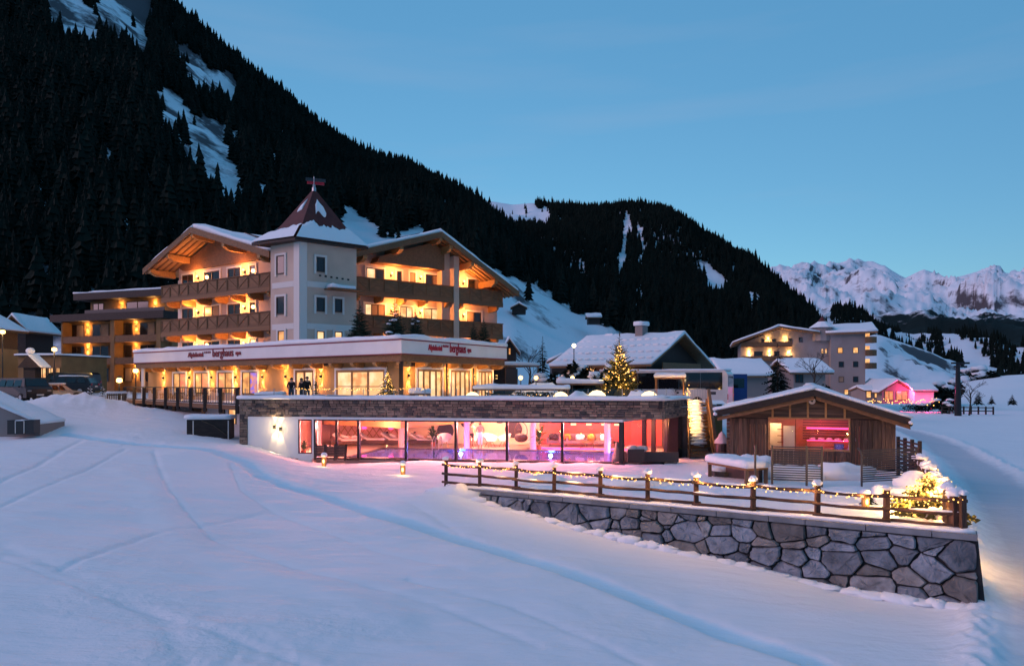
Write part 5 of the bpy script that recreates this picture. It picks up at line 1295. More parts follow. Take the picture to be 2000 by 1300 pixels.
# side fence: stout posts heaped with snow
FW2, LW2 = frame(WALL_B, YARD_C)
sf = thing('side_fence', 'snow-heaped post fence running back along the road from the wall corner', 'fence', FW2 @ Vector((LW2/2, .2, 0)))
ns = 9; pts = []
for k in range(ns+1):
    x = .5+(LW2-.6)*k/ns; h = 1.05+rng.uniform(-.1, .12)
    bar('post', FW2 @ Vector((x, .25, -.1)), FW2 @ Vector((x, .25, h)), .2, .2, 'wood_fence', sf)
    snow_lump(sf, FW2 @ Vector((x, .25, h+.1)), 20+k, (.24, .24, .2))
    pts += [FW2 @ Vector((x, .02, h+.05)), FW2 @ Vector((x+.5, .1, h-.15)), FW2 @ Vector((x+1.0, .1, h-.1))]
    if k < ns:
        for zr in (.85, .45):
            part('rail', MB(FW2).tube([(x-.1, .25, zr), (x+(LW2-.6)/ns+.1, .25, zr)], .06, 8), 'wood_fence', sf)
        part('snow', MB(FW2).tube([(x+.1, .25, .92), (x+.5, .25, .97), (x+.9, .25, .96), (x+1.3, .25, .92)], [.04, .14, .12, .04], 8), 'snow_cap', sf, smooth=True)
light_string('fence_lights', pts, 'dense fairy lights on the snow-heaped fence beside the road', 11, .09, .023, 40, 1.1)
# ================================================================== conifers
def spruce(name, label, base, h, r, seed, tiers=16, m='needles', group=None, droop=.35, dens=1., snowy=0, low=.06, curl=.0):
    rr = random.Random(seed); base = Vector(base); t = thing(name, label, 'tree', base, group)
    part('trunk', MB().tube([base+Vector((0, 0, -.1)), base+Vector((0, 0, h*.5)), base+Vector((0, 0, h*.97))], [.045*h**.8*.6, .03*h**.8*.6, .006]), 'bark', t)
    mb = MB(); sn = MB()
    for i in range(tiers):
        u = i/(tiers-1); z = h*(low+(.95-low)*u); R_ = r*((1-u)**.8)*rr.uniform(.86, 1.12)+.03*h*.3
        nb = max(5, int((9-4*u)*dens))
        for k in range(nb):
            a = 2*math.pi*(k+rr.random()*.8)/nb; zj = rr.uniform(-.55, .55)*h/tiers; l = R_*rr.uniform(.72, 1.15); d = Vector((math.cos(a), math.sin(a), 0)); s = Vector((-d.y, d.x, 0))
            e = Vector((0, 0, -droop*l*(1-u*.9)+curl*l)); p0 = base+Vector((0, 0, max(.02*h, z+zj)))
            nt_ = max(4, int(7*(1-u*.5)*dens))
            for q in range(1, nt_+1):      # twigs with needle sprays along the bough
                v = q/nt_; p = p0+d*l*v+e*v*v; tw = l*.42*(1-v*.55)
                for sg in (-1, 1):
                    tip = p+(d*.65+s*sg*rr.uniform(.6, 1.0)).normalized()*tw+Vector((0, 0, rr.uniform(-.28, .05)*tw))
                    wv = Vector((rr.uniform(-.3, .3), rr.uniform(-.3, .3), 1)).normalized()*tw*.27
                    mb.add([p, p.lerp(tip, .5)+wv, tip, p.lerp(tip, .5)-wv], [(0, 1, 2), (0, 2, 3)])
                tip = p+d*tw*.6; wv = s*tw*.3; mb.add([p-wv, p+wv, tip], [(0, 1, 2)])
            if snowy and rr.random() < snowy:
                p = p0+d*l*.62+e*.4+Vector((0, 0, .03*h*.4)); sn.blob(p, (l*.34, l*.34, l*.13), seg=8, rings=5, jit=.5, seed=seed+k)
    top = base+Vector((0, 0, h)); mb.add([top-Vector((.03*h*.3, 0, h*.07)), top-Vector((-.03*h*.3, 0, h*.07)), top, top-Vector((0, .03*h*.3, h*.07))], [(0, 1, 2), (3, 1, 2)])
    part('crown', mb, m, t)
    if snowy and sn.v: part('snow', sn, 'snow_cap', t, smooth=True)
    return t
def tree_lights(base, h, r, n, seed, label, low=.05, size=.03, power=14, nl=7, parent_mat='bulb'):
    rr = random.Random(seed); base = Vector(base); t = thing('tree_lights', label, 'string lights', base); mb = MB(); lp = []
    for k in range(n):
        u = rr.random()**1.25; z = low+(.93-low)*u; R_ = r*((1-u)**.8)*rr.uniform(.55, 1.0); a = rr.random()*6.283
        p = base+Vector((math.cos(a)*R_, math.sin(a)*R_, h*z)); mb.blob(p, size*rr.uniform(.6, 1.25), seg=6, rings=4); lp.append(p)
    part('bulbs', mb, parent_mat, t, kind='stuff')
    spiral = [base+Vector((math.cos(a)*r*.7*(1-q)**.8, math.sin(a)*r*.7*(1-q)**.8, h*(low+.88*q))) for q, a in [(i/60, i*.75) for i in range(61)]]
    part('cable', MB().tube(spiral, .008, 4), 'rubber', t)
    for k in range(nl):
        u = (k+.5)/nl*.8; a = k*2.4; R_ = r*((1-u)**.8)*.95
        light('tree_light', 'POINT', base+Vector((math.cos(a)*R_, math.sin(a)*R_, h*(low+u*.9))), power, (1, .50, .14), t, size=.1)
    return t
XT = PZ(1210, 47.5, DK)
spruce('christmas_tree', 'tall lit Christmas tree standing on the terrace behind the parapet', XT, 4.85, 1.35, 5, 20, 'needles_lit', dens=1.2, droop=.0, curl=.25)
tree_lights(XT, 4.3, 1.3, 230, 8, 'warm lights covering the tall terrace Christmas tree', size=.034, power=60, nl=9)
BB = PZ(1815, 23.6, -.05)
spruce('lit_bush', 'low lit fir bush half buried in snow at the wall corner', BB, 1.6, 1.15, 6, 12, 'needles_lit', dens=1.3, droop=.05)
tree_lights(BB, 1.55, 1.25, 380, 9, 'dense warm lights on the low fir bush at the wall corner', size=.03, power=200, nl=11)
sb = thing('snow_mound', 'rounded snow heap lying on the lit fir bush', 'snow', BB); part('snow', MB().blob(BB+Vector((.45, -.1, .75)), (.5, .45, .34), jit=.5, seed=3).blob(BB+Vector((-.1, -.7, .2)), (.42, .3, .25), jit=.4, seed=4), 'snow_cap', sb, smooth=True)
SH = PZ(1697, 25.5, 0); spruce('small_shrub', 'small dark evergreen shrub poking through the snow by the fence', SH, .55, .3, 12, 7, 'needles', dens=1.2)
# lit Christmas tree and slim lit shrubs on the terrace in front of the restaurant
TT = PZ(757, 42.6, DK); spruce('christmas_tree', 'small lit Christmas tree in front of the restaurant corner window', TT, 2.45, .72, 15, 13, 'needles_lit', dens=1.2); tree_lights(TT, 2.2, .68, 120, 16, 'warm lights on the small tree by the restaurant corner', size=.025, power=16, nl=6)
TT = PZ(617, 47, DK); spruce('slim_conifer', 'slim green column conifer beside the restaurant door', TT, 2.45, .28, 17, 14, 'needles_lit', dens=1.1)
# fairy lights along the glass balustrade
pts = [FP @ Vector((onp(FP, .62, 575)[0]+(onp(FP, .62, 835)[0]-onp(FP, .62, 575)[0])*k/70, .58, DK+1.02+.05*math.sin(k*.55)+.02*math.sin(k*1.7))) for k in range(71)]
light_string('balustrade_lights', pts, 'wavy fairy lights along the terrace glass balustrade', 11, .03, .02, 6, 1.5)
# roof-top conifers in planters above the restaurant
for px, D, h, seed, lb in ((577, 56.0, 1.9, 31, 'bare little conifer on the restaurant roof in front of the tower'), (702, 49.5, 3.0, 32, 'leftmost tall conifer on the restaurant roof by the right wing'),
                           (771, 49.0, 3.1, 33, 'tallest conifer with snow clump on the restaurant roof'), (811, 50.0, 2.5, 34, 'snow-dusted conifer just right of the tallest roof conifer'),
                           (925, 54.5, 2.0, 35, 'left one of two small conifers above the right sign'), (945, 55, 2.3, 36, 'right one of two small conifers above the right sign')):
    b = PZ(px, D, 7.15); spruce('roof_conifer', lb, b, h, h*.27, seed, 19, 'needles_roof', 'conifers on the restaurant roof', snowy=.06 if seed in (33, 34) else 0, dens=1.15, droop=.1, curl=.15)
# ================================================================== the sauna hut
HL = PZ(1425, 38.2, 0); HR = PZ(1750, 35.4, 0); FH, LH = frame(HL, HR)
hut = thing('sauna_hut', 'small timber sauna hut with a snowy gable roof and a wide pink-lit window', 'hut', FH @ Vector((LH/2, 3, 0)))
xr_, zr_ = onp(FH, -.6, 1590, 767); zeL = onp(FH, -.6, 1400, 808)[1]; zeR = onp(FH, -.6, 1777, 824)[1]; xeL = onp(FH, -.6, 1397)[0]; xeR = onp(FH, -.6, 1779)[0]
zhut = lambda x: roofz(x, xeL, zeL, xr_, zr_, xeR, zeR)
HD = 6.5
wx0, wzT = onp(FH, .12, 1504, 817); wx1, wzB = onp(FH, .12, 1657, 878)
rr = random.Random(5)
def planks(x0, x1, z0, ztop, nm='plank'):
    x = x0
    while x < x1-.02:
        w_ = min(rr.uniform(.14, .26), x1-x)
        if x1-x-w_ < .08: w_ = x1-x
        zt = (ztop(x+w_/2) if callable(ztop) else ztop)-rr.uniform(0, .01); pj = rr.uniform(0, .035)
        bar(nm, FH @ Vector((x+w_/2, .08-pj, z0-rr.uniform(0, .03))), FH @ Vector((x+w_/2, .08-pj, zt)), w_-.012, .05, 'wood_hut', hut, up=FH.to_3x3() @ Vector((0, -1, 0)))
        x += w_
planks(0, wx0-.08, .1, lambda x: min(zhut(x)-.06, 2.5)); planks(wx1+.08, LH, .1, lambda x: min(zhut(x)-.06, 2.5))
planks(wx0-.08, wx1+.08, .1, wzB-.1, 'sill_plank')
z = 2.5 if wzT < 2.5 else wzT+.08; z = max(wzT+.1, 2.52)
part('gable_backing', MB(FH).prism_y([(.0, 2.2), (wx0-.1, 2.2), (wx0-.1, wzT+.04), (wx1+.1, wzT+.04), (wx1+.1, 2.2), (LH, 2.2), (LH, zhut(LH)-.05), (xr_, zr_-.05), (0, zhut(0)-.05)], .11, .2), 'wood_black', hut)
zq = wzT+.06
while zq < zr_-.25:
    def xcut(z): return xeL+(xr_-xeL)*(z-zeL)/(zr_-zeL)+.25, xeR-(xeR-xr_)*(z-zeR)/(zr_-zeR)-.25
    a, b = xcut(zq+.2); a = max(a, .02); b = min(b, LH-.02)
    if b-a > .3: boxp('gable_board', FH, a, b, .05, .1, zq, zq+.17, 'wood_hut', hut)
    zq += .185
for px in (1509, 1543, 1578, 1613, 1650):
    x = onp(FH, .0, px)[0]; boxp('gable_batten', FH, x-.05, x+.05, .0, .045, wzT+.06, zhut(x)-.3, 'wood_beam', hut)
part('side_wall', MB(FH).bx(.0, .12, .13, HD, 0, zhut(0)-.1).bx(LH-.12, LH, .13, HD, 0, zhut(LH)-.1).bx(.12, LH-.12, HD-.15, HD, 0, 2.6), 'wood_hut', hut)
for k in range(12): boxp('log_end', FH, -.16, -.005, .12, .3, .1+k*.2, .28+k*.2, 'wood_hut', hut)
hw = part('window', MB(FH).bx(wx0-.08, wx0, .02, .16, wzB-.08, wzT+.08).bx(wx1, wx1+.08, .02, .16, wzB-.08, wzT+.08).bx(wx0, wx1, .02, .16, wzT, wzT+.08).bx(wx0, wx1, .02, .16, wzB-.08, wzB), 'wood_beam', hut)
xm_h = onp(FH, .1, 1554)[0]
for a_, b_ in ((wx0, xm_h-.02), (xm_h+.02, wx1)): part('pane', MB(FH).bx(a_, b_, .08, .095, wzB, wzT), 'glass', hw)
part('mullion', MB(FH).bx(xm_h-.02, xm_h+.02, .05, .12, wzB, wzT), 'wood_dark', hw)
# inside: pale door on the left, benches, pink strip, violet end
part('room_shell', MB(FH).bx(wx0-1.0, wx1+.6, 3.0, 3.1, .2, 2.6).bx(wx0-1.1, wx0-1.0, .2, 3.1, .2, 2.6).bx(wx1+.6, wx1+.7, .2, 3.1, .2, 2.6).bx(wx0-1, wx1+.6, .2, 3.0, .1, .2).bx(wx0-1, wx1+.6, .2, 3.0, 2.6, 2.65), 'larch_wall', hut)
xd = onp(FH, 1.0, 1530)[0]; part('inner_door', MB(FH).bx(wx0-.3, xd-.1, 1.4, 1.45, .2, 2.2).bx(xd, onp(FH, 1., 1552)[0], .9, .95, .2, 2.1), 'pale_wall', hut)
for k in range(3): boxp('bench', FH, xd+1.2, wx1+.5, 2.9-.5*k-.5, 2.9-.5*k, .25+.34*(2-k), .55+.34*(2-k), 'wood_beam', hut)
for k in range(9): boxp('wall_slat', FH, xd+1.0, wx1+.58, 2.94, 2.985, 1.28+k*.145, 1.36+k*.145, 'wood_dark', hut)
for k in range(7): part('towel', MB(FH).blob((xd+1.5+k*.42, 2.6, 1.32), (.16, .14, .09), jit=.4, seed=k), 'cloth_white', hut, smooth=True)
part('stove', MB(FH).bx(wx1-.55, wx1-.1, 1.6, 2.1, .2, 1.15), 'metal_dark', hut)
for k in range(5): bar('ladder_rung', (wx0+.35, 1.2, .5+k*.35), (wx0+.75, 1.2, .5+k*.35), .04, .04, 'wood_dark', hut, FH)
part('glow_strip', MB(FH).bx(xd+1.2, wx1+.5, 2.93, 2.99, 1.85, 1.93).bx(xd+1.2, wx1+.5, 2.3, 2.36, 1.24, 1.28), 'led_pink', hut)
light('sauna_light', 'POINT', FH @ Vector((wx0+.3, .8, 2.3)), 60, (1, .62, .32), hut, size=.2)  # room lights without fixtures, added to colour the interior warm, pink and violet
light('sauna_light', 'POINT', FH @ Vector((wx1-1.2, 1.6, 2.2)), 75, (1, .08, .28), hut, size=.2)
light('sauna_light', 'POINT', FH @ Vector((wx1-.3, 1.0, 1.0)), 26, (.35, .25, 1), hut, size=.2)
part('ceiling_lamp', MB(FH).lathe([(.15, 2.45), (.22, 2.58)], (xd+1.5, 1.5, 0), 12), 'room_lamp', hut)
# roof
for x0_, z0_, x1_, z1_ in ((xeL, zeL, xr_, zr_), (xr_, zr_, xeR, zeR)):
    r_ = part('roof', MB(FH).prism_y([(x0_, z0_-.02), (x1_, z1_-.02), (x1_, z1_+.14), (x0_, z0_+.14)], -.55, HD+.6), 'wood_dark', hut)
    part('barge_board', MB(FH).prism_y([(x0_, z0_-.16), (x1_, z1_-.16), (x1_, z1_+.16), (x0_, z0_+.16)], -.62, -.56), 'wood_black', r_)
    part('barge_board', MB(FH).prism_y([(x0_+.1, z0_-.36), (x1_, z1_-.36), (x1_, z1_-.162), (x0_+.1, z0_-.162)], -.5, -.42), 'wood_dark', r_)
    snowcap('snow', [(x0_, -.5, z0_+.16), (x1_, -.5, z1_+.16), (x1_, HD+.5, z1_+.16), (x0_, HD+.5, z0_+.16)], .17, r_, .1, FH, seed=x0_, step=.4)
for x, z in ((xeL+.0, zeL-.1), (xeR-.0, zeR-.12)):
    g = part('gutter', MB(FH).tube([(x, -.6, z), (x, HD, z)], .09, 8), 'metal_dark', hut); part('snow', MB(FH).blob((x, -.5, z+.1), (.12, .3, .1)), 'snow_cap', g, smooth=True)
xc, zc = onp(FH, -.05, 1586, 783); ringp = [(xc+.16*math.cos(a), zc+.16*math.sin(a)) for a in [k*2*math.pi/20 for k in range(20)]]
sp_ = part('floodlight', MB(FH).prism_y(ringp, -.12, -.01), 'frame_white', hut); part('lens', MB(FH).blob((xc, -.125, zc), (.05, .02, .05)), 'metal_dark', sp_)
# ================================================================== stair up to the terrace
SA = PZ(1349, 41.6, 0); SBt = PZ(1390, 41.6, 0); FST, LS = frame(SA, SBt)
stair = thing('outdoor_stair', 'snow-covered wooden stair climbing from the yard to the terrace', 'stairs', FST @ Vector((LS/2, 0, 0)))
nst = 17; run = .33; rise = (DK+.1)/nst; skew = .075
for k in range(nst):
    y = k*run; z = rise*(k+1); sx = k*skew*.9
    boxp('step', FST, sx, sx+LS, y, y+.36, z-.06, z, 'wood_step', stair)
    if k > 2: part('snow', MB(FST).blob((sx+LS*.45+rr.uniform(-.05, .05), y+.16, z+.03), (LS*.42, .2, .10+rr.random()*.05), jit=.6, seed=k, seg=12, rings=6), 'snow_cap', stair, smooth=True)
for sx in (-.08, LS+.02):
    part('stringer', MB(FST).add([(sx, 0, 0), (sx+.08, 0, 0), (sx+nst*skew*.9+.08, nst*run, DK), (sx+nst*skew*.9, nst*run, DK), (sx, 0, .35), (sx+.08, 0, .35), (sx+nst*skew*.9+.08, nst*run, DK+.35), (sx+nst*skew*.9, nst*run, DK+.35)],
         [(0, 3, 2, 1), (4, 5, 6, 7), (0, 1, 5, 4), (1, 2, 6, 5), (2, 3, 7, 6), (3, 0, 4, 7)]), 'wood_dark', stair)
e_ = nst*skew*.9
part('side_screen', MB(FST).add([(LS+.12, -.1, 0), (LS+.32, -.1, 0), (LS+.32+e_, nst*run, 0), (LS+.12+e_, nst*run, 0), (LS+.12, -.1, 1.1), (LS+.32, -.1, 1.1), (LS+.32+e_, nst*run, DK+1.0), (LS+.12+e_, nst*run, DK+1.0)],
     [(0, 3, 2, 1), (4, 5, 6, 7), (0, 1, 5, 4), (1, 2, 6, 5), (2, 3, 7, 6), (3, 0, 4, 7)]), 'wood_dark', stair)
part('handrail', MB(FST).tube([(-.05, -.05, .0), (-.05, -.05, .95), (e_-.05, nst*run, DK+.95)], .035), 'metal_dark', stair)
pts = [FST @ Vector((.02+e_*q/40, nst*run*q/40-.15, .85+DK*q/40+.15*math.sin(q*1.9))) for q in range(12, 41)]
light_string('stair_lights', pts, 'bundle of fairy lights hanging beside the outdoor stair', 16, .16, .028, 70, .7)
part('landing_rail', MB(FST).tube([(e_, nst*run, DK+1.0), (e_+LS, nst*run, DK+1.0)], .03), 'metal_grey', stair)
for k in range(8): bar('baluster', FST @ Vector((e_+LS*k/7, nst*run, DK)), FST @ Vector((e_+LS*k/7, nst*run, DK+1.0)), .025, .025, 'metal_grey', stair)
# covered pot between stair and hut
PB = PZ(1410, 41.0, 0); t = thing('covered_barrel', 'dark barrel with a tall snow cap between the stair and the hut', 'barrel', PB)
part('barrel', MB().lathe([(.38, 0), (.42, .5), (.38, .95)], PB, 16), 'lacquer', t); part('snow', MB().lathe([(.44, .93), (.42, 1.1), (.22, 1.28), (.16, 1.45), (.04, 1.6)], PB, 14, .08), 'snow_cap', t, smooth=True)
# ================================================================== yard furniture and gates
def gate(pa, pb, Da, Db, h, label, mid=None, curve=False, nsl=15):
    A = PZ(pa, Da, 0); B = PZ(pb, Db, 0); F, l = frame(A, B); t = thing('slatted_gate', label, 'gate', F @ Vector((l/2, 0, 0)), 'dark slatted screens before the hut')
    for x in [0, l]+([mid*l] if mid else []):
        if curve and x == 0: part('post', MB(F).tube([(0, 0, -.05), (0, 0, h-.25), (-.06, 0, h-.08), (-.2, 0, h+.05)], .04), 'metal_zinc', t)
        else: bar('post', F @ Vector((x, 0, -.05)), F @ Vector((x, 0, h)), .07, .07, 'metal_zinc', t)
    for k in range(nsl):
        z = .28+(h-.34)*k/(nsl-1); boxp('slat', F, .03, l-.03, -.02, .02, z-.022, z+.022, 'metal_zinc', t)
    return t
gate(1508, 1605, 30.4, 29.8, 1.72, 'dark slatted metal screen left of the gap before the hut', .7)
gate(1683, 1790, 29.6, 30.6, 1.62, 'dark slatted metal screen right of the gap before the hut', None, True)
Fg, lg = frame(PZ(1752, 33.6, 0), PZ(1794, 31.0, 0)); t = thing('slatted_fence', 'short dark slatted fence behind the hut corner', 'fence', Fg @ Vector((lg/2, 0, 0)))
for k in range(9): boxp('slat', Fg, 0, lg, -.02, .02, .3+k*.17, .38+k*.17, 'wood_black', t)
for k in range(4): bar('post', Fg @ Vector((lg*k/3, .05, 0)), Fg @ Vector((lg*k/3, .05, 1.85)), .12, .12, 'wood_black', t)
pl0 = PZ(1462, 31.2, 0); Mp = Matrix.Translation(pl0) @ Matrix.Rotation(R(20), 4, 'Z'); t = thing('wooden_platform', 'raised wooden platform with thick snow beside the left slatted screen', 'platform', Mp)
part('deck', MB(Mp).bx(-.55, .55, -.6, 2.2, .62, .72), 'wood_dark', t)
for sx, sy in ((-.5, -.5), (.0, -.5), (.5, -.5), (-.5, 2.1), (.5, 2.1)): bar('leg', Mp @ Vector((sx, sy, 0)), Mp @ Vector((sx, sy, .62)), .14, .14, 'wood_step', t)
part('back_panel', MB(Mp).bx(.3, .5, -.3, 2.0, .0, .6), 'lacquer', t)
snowcap('snow', [tuple(Mp @ Vector(p)) for p in ((-.58, -.62, .72), (.58, -.62, .72), (.58, 2.2, .72), (-.58, 2.2, .72))], .3, t, .08, seed=6, step=.3)
bar('mast', PZ(1475, 30.0, 0), PZ(1475, 30.0, 1.75), .07, .07, 'metal_zinc', t)
pp = PZ(1412, 33.6, 0); t = thing('plunge_pool', 'snow-rimmed plunge pool with a curved steel handle near the stair', 'plunge pool', pp)
part('rim', MB().lathe([(.62, -.05), (.62, .26), (.52, .26), (.5, .1)], pp, 18), 'lacquer', t); part('snow', MB().blob(pp+Vector((0, .2, .25)), (.62, .45, .18), jit=.4, seed=2), 'snow_cap', t, smooth=True)
part('handle', MB().tube([pp+Vector((.42, -.3, 0)), pp+Vector((.45, -.3, .6)), pp+Vector((.3, -.3, .88)), pp+Vector((.05, -.3, .86)), pp+Vector((-.02, -.3, .66))], .035), 'metal_grey', t, smooth=True)
part('glow', MB().lathe([(.05, 0), (.05, .06)], pp+Vector((.3, -.55, .12)), 8), 'floor_spot', t)
sp = PZ(1657, DZ(934, .05), .05); t = thing('ground_spotlight', 'bright ground spotlight in the snow before the hut', 'spotlight', sp)
part('housing', MB().lathe([(.09, -.05), (.11, .03), (.08, .05)], sp, 12), 'metal_dark', t); part('lens', MB().blob(sp+Vector((0, 0, .06)), (.08, .08, .035)), 'floor_spot', t)
light('spot_light', 'POINT', sp+Vector((0, -.1, .22)), 16, (1, .9, .55), t, size=.06)
for k, (px, D, r, lb) in enumerate([(1645, 32.5, (1.5, .8, .55), 'broad snow-buried bench below the hut window'), (1470, 35.2, (1.1, .7, .6), 'snow-covered bench left of the hut window'), (1420, 33.9, (1.0, .6, .3), 'low snow hummock by the plunge pool'), (1745, 27.0, (.9, .6, .35), 'snow hummock by the small shrub'),
                                    (1790, 28.0, (.8, .6, .6), 'large snow hump in front of the right slatted screen'), (1550, 32.3, (1.4, .7, .5), 'snow hump behind the left slatted screen'), (1240, 30.5, (1.6, .5, .28), 'long snow hummock inside the fence near the pool house'), (1060, 30.8, (1.0, .5, .3), 'snow hummock inside the fence at its left end'), (893, 29.2, (1.3, .7, .42), 'snow drift burying the left end of the stone wall')]):
    b = PZ(px, D, -.42 if px == 893 else 0); solo('snow_hump', MB().blob(b+Vector((0, 0, r[2]*.35)), r, jit=.45, seed=k+40, seg=20, rings=12), 'snow_cap', lb, 'snow', 'snow humps in the yard', smooth=True, at=b)
for px, py, lb in ((633, 908, 'snow-capped log lantern in front of the stacked chairs'), (787, 925, 'snow-capped log lantern left of the fence'), (1690, 985, 'small log lantern by the fence shrub')):
    b = hit(px, py) if px < 1000 else PZ(px, 25, 0); t = thing('log_lantern', lb, 'lantern', b, 'log lanterns in the snow')
    part('log', MB().lathe([(.11, -.1), (.13, .2), (.12, .46)], b, 12, .06), 'wood_beam', t); part('flame', MB().blob(b+Vector((0, -.12, .22)), (.05, .03, .1)), 'lamp_glow', t); part('snow', MB().blob(b+Vector((0, 0, .52)), (.17, .17, .14)), 'snow_cap', t, smooth=True)
    light('lantern_light', 'POINT', b+Vector((0, -.35, .2)), 9, (1, .6, .22), t, size=.06)
# ================================================================== people
def person(label, M, J=None, mats=('skin', 'cloth_black', 'cloth_dark'), hair=True, top_zone=None, h=1.72, holds=None):
    """one skinned body over a joint skeleton; J overrides joint positions (metres, figure faces -y)"""
    S = h/1.72
    j = {'pelvis': (0, 0, .95, .13), 'waist': (0, 0, 1.1, .125), 'chest': (0, .01, 1.3, .15), 'neck': (0, 0, 1.47, .06), 'head': (0, -.015, 1.58, .095), 'crown': (0, -.005, 1.68, .07),
         'shL': (.18, .01, 1.40, .07), 'elL': (.25, .02, 1.13, .048), 'wrL': (.22, -.12, .90, .032), 'haL': (.21, -.17, .82, .035), 'shR': (-.18, .01, 1.40, .07), 'elR': (-.25, .02, 1.13, .048), 'wrR': (-.22, -.12, .90, .032), 'haR': (-.21, -.17, .82, .035),
         'hipL': (.09, 0, .90, .10), 'knL': (.10, -.02, .5, .065), 'anL': (.10, .02, .09, .045), 'toL': (.11, -.14, .03, .04), 'hipR': (-.09, 0, .90, .10), 'knR': (-.10, -.02, .5, .065), 'anR': (-.10, .02, .09, .045), 'toR': (-.11, -.14, .03, .04)}
    for k, v in (J or {}).items(): j[k] = (*v, j[k][3]) if len(v) == 3 else v
    E_ = [('pelvis', 'waist'), ('waist', 'chest'), ('chest', 'neck'), ('neck', 'head'), ('head', 'crown'), ('chest', 'shL'), ('shL', 'elL'), ('elL', 'wrL'), ('wrL', 'haL'), ('chest', 'shR'), ('shR', 'elR'), ('elR', 'wrR'), ('wrR', 'haR'),
          ('pelvis', 'hipL'), ('hipL', 'knL'), ('knL', 'anL'), ('anL', 'toL'), ('pelvis', 'hipR'), ('hipR', 'knR'), ('knR', 'anR'), ('anR', 'toR')]
    names = list(j); me = bpy.data.meshes.new('body'); me.from_pydata([tuple(c*S for c in j[n][:3]) for n in names], [(names.index(a), names.index(b)) for a, b in E_], [])
    o = bpy.data.objects.new('body', me); COL.objects.link(o); md = o.modifiers.new('skin', 'SKIN'); 
    if not me.skin_vertices: 
        bmx = bmesh.new(); bmx.from_mesh(me); bmx.verts.layers.skin.verify(); bmx.to_mesh(me); bmx.free()
    for i, n in enumerate(names): r = j[n][3]*S; me.skin_vertices[0].data[i].radius = (r, r); me.skin_vertices[0].data[i].use_root = (n == 'pelvis')
    ss = o.modifiers.new('sub', 'SUBSURF'); ss.levels = 1; ss.render_levels = 1
    bpy.context.view_layer.update(); dg = bpy.context.evaluated_depsgraph_get(); bm_ = bpy.data.meshes.new_from_object(o.evaluated_get(dg)); bpy.data.objects.remove(o)
    bm_.materials.clear()
    for m in mats: bm_.materials.append(MATS[m])
    jp = {n: Vector(j[n][:3])*S for n in names}
    zone = {'head': 0, 'crown': 0, 'neck': 0, 'haL': 0, 'haR': 0}
    for n in ('pelvis', 'hipL', 'hipR', 'knL', 'knR', 'anL', 'anR', 'toL', 'toR'): zone[n] = 2
    zone.update(top_zone or {})
    for f in bm_.polygons:
        f.use_smooth = True; n = min(names, key=lambda q: (jp[q]-f.center).length_squared); f.material_index = zone.get(n, 1)
    t = thing('person', label, 'person', M)
    inst('body', bm_, M, t)
    hd = jp['head']; cr = jp['crown']; ax = (cr-hd).normalized()
    face = MB(M)
    fw = Vector((0, -1, 0)); fw = (fw-ax*fw.dot(ax)).normalized(); sd = ax.cross(fw)
    face.blob(hd+fw*.105*S+ax*.0, (.016, .022, .03)); 
    part('nose', face, mats[0], t, smooth=True)
    e = MB(M)
    for s in (-1, 1): e.blob(hd+fw*.085*S+sd*s*.035+ax*.03, .011, seg=6, rings=4)
    part('eyes', e, 'hair', t)
    if hair: part('hair', MB(M).blob(hd+ax*.05*S-fw*.018, (.105*S, .11*S, .10*S), flat=-.03), 'hair', t, smooth=True)
    return t
def face_to(p, ang=0): return Matrix.Translation(p) @ Matrix.Rotation(ang, 4, 'Z')
# guests on the terrace
g1 = PZ(569, 46.0, DK); person('guest in a dark coat leaning at the balustrade left of the door', face_to(g1, .2), {'wrL': (.16, -.32, 1.02), 'haL': (.12, -.38, 1.03), 'wrR': (-.14, -.32, 1.02), 'haR': (-.10, -.38, 1.03), 'elL': (.24, -.1, 1.14), 'elR': (-.24, -.1, 1.14)})
g2 = PZ(590, 45.6, DK); person('guest in black jacket and cap standing before the restaurant door', face_to(g2, -.4), {'head': (0, -.08, 1.56), 'neck': (0, -.03, 1.46), 'crown': (.0, -.08, 1.66), 'wrL': (.05, -.28, 1.2), 'haL': (.0, -.3, 1.26), 'elL': (.26, -.06, 1.15), 'wrR': (-.1, -.28, 1.12), 'haR': (-.04, -.33, 1.16)}, mats=('skin', 'cloth_black', 'cloth_black'))
g3 = PZ(600, 45.9, DK); person('taller guest in black beside the capped guest at the door', face_to(g3, .7), h=1.8, mats=('skin', 'cloth_black', 'cloth_dark'))
def pbase(px, y, z=.03): x_ = onp(FP, y, px)[0]; return FP @ Vector((x_, y, z))
person('bather wrapped in a pale towel standing by the pool chairs', face_to(pbase(938, 7.7), .1), {'wrL': (.05, -.24, 1.18), 'haL': (-.02, -.27, 1.2), 'wrR': (-.05, -.26, 1.12), 'haR': (.03, -.28, 1.14), 'elL': (.27, -.05, 1.16), 'elR': (-.27, -.05, 1.16)}, mats=('skin', 'skin', 'cloth_white'), top_zone={'waist': 2, 'knL': 2, 'knR': 2, 'anL': 0, 'anR': 0, 'toL': 0, 'toR': 0})
person('bather in dark shorts behind the pink pillar', face_to(pbase(921, 8.2), .5), mats=('skin', 'skin', 'cloth_dark'), top_zone={'knL': 0, 'knR': 0, 'anL': 0, 'anR': 0, 'toL': 0, 'toR': 0})
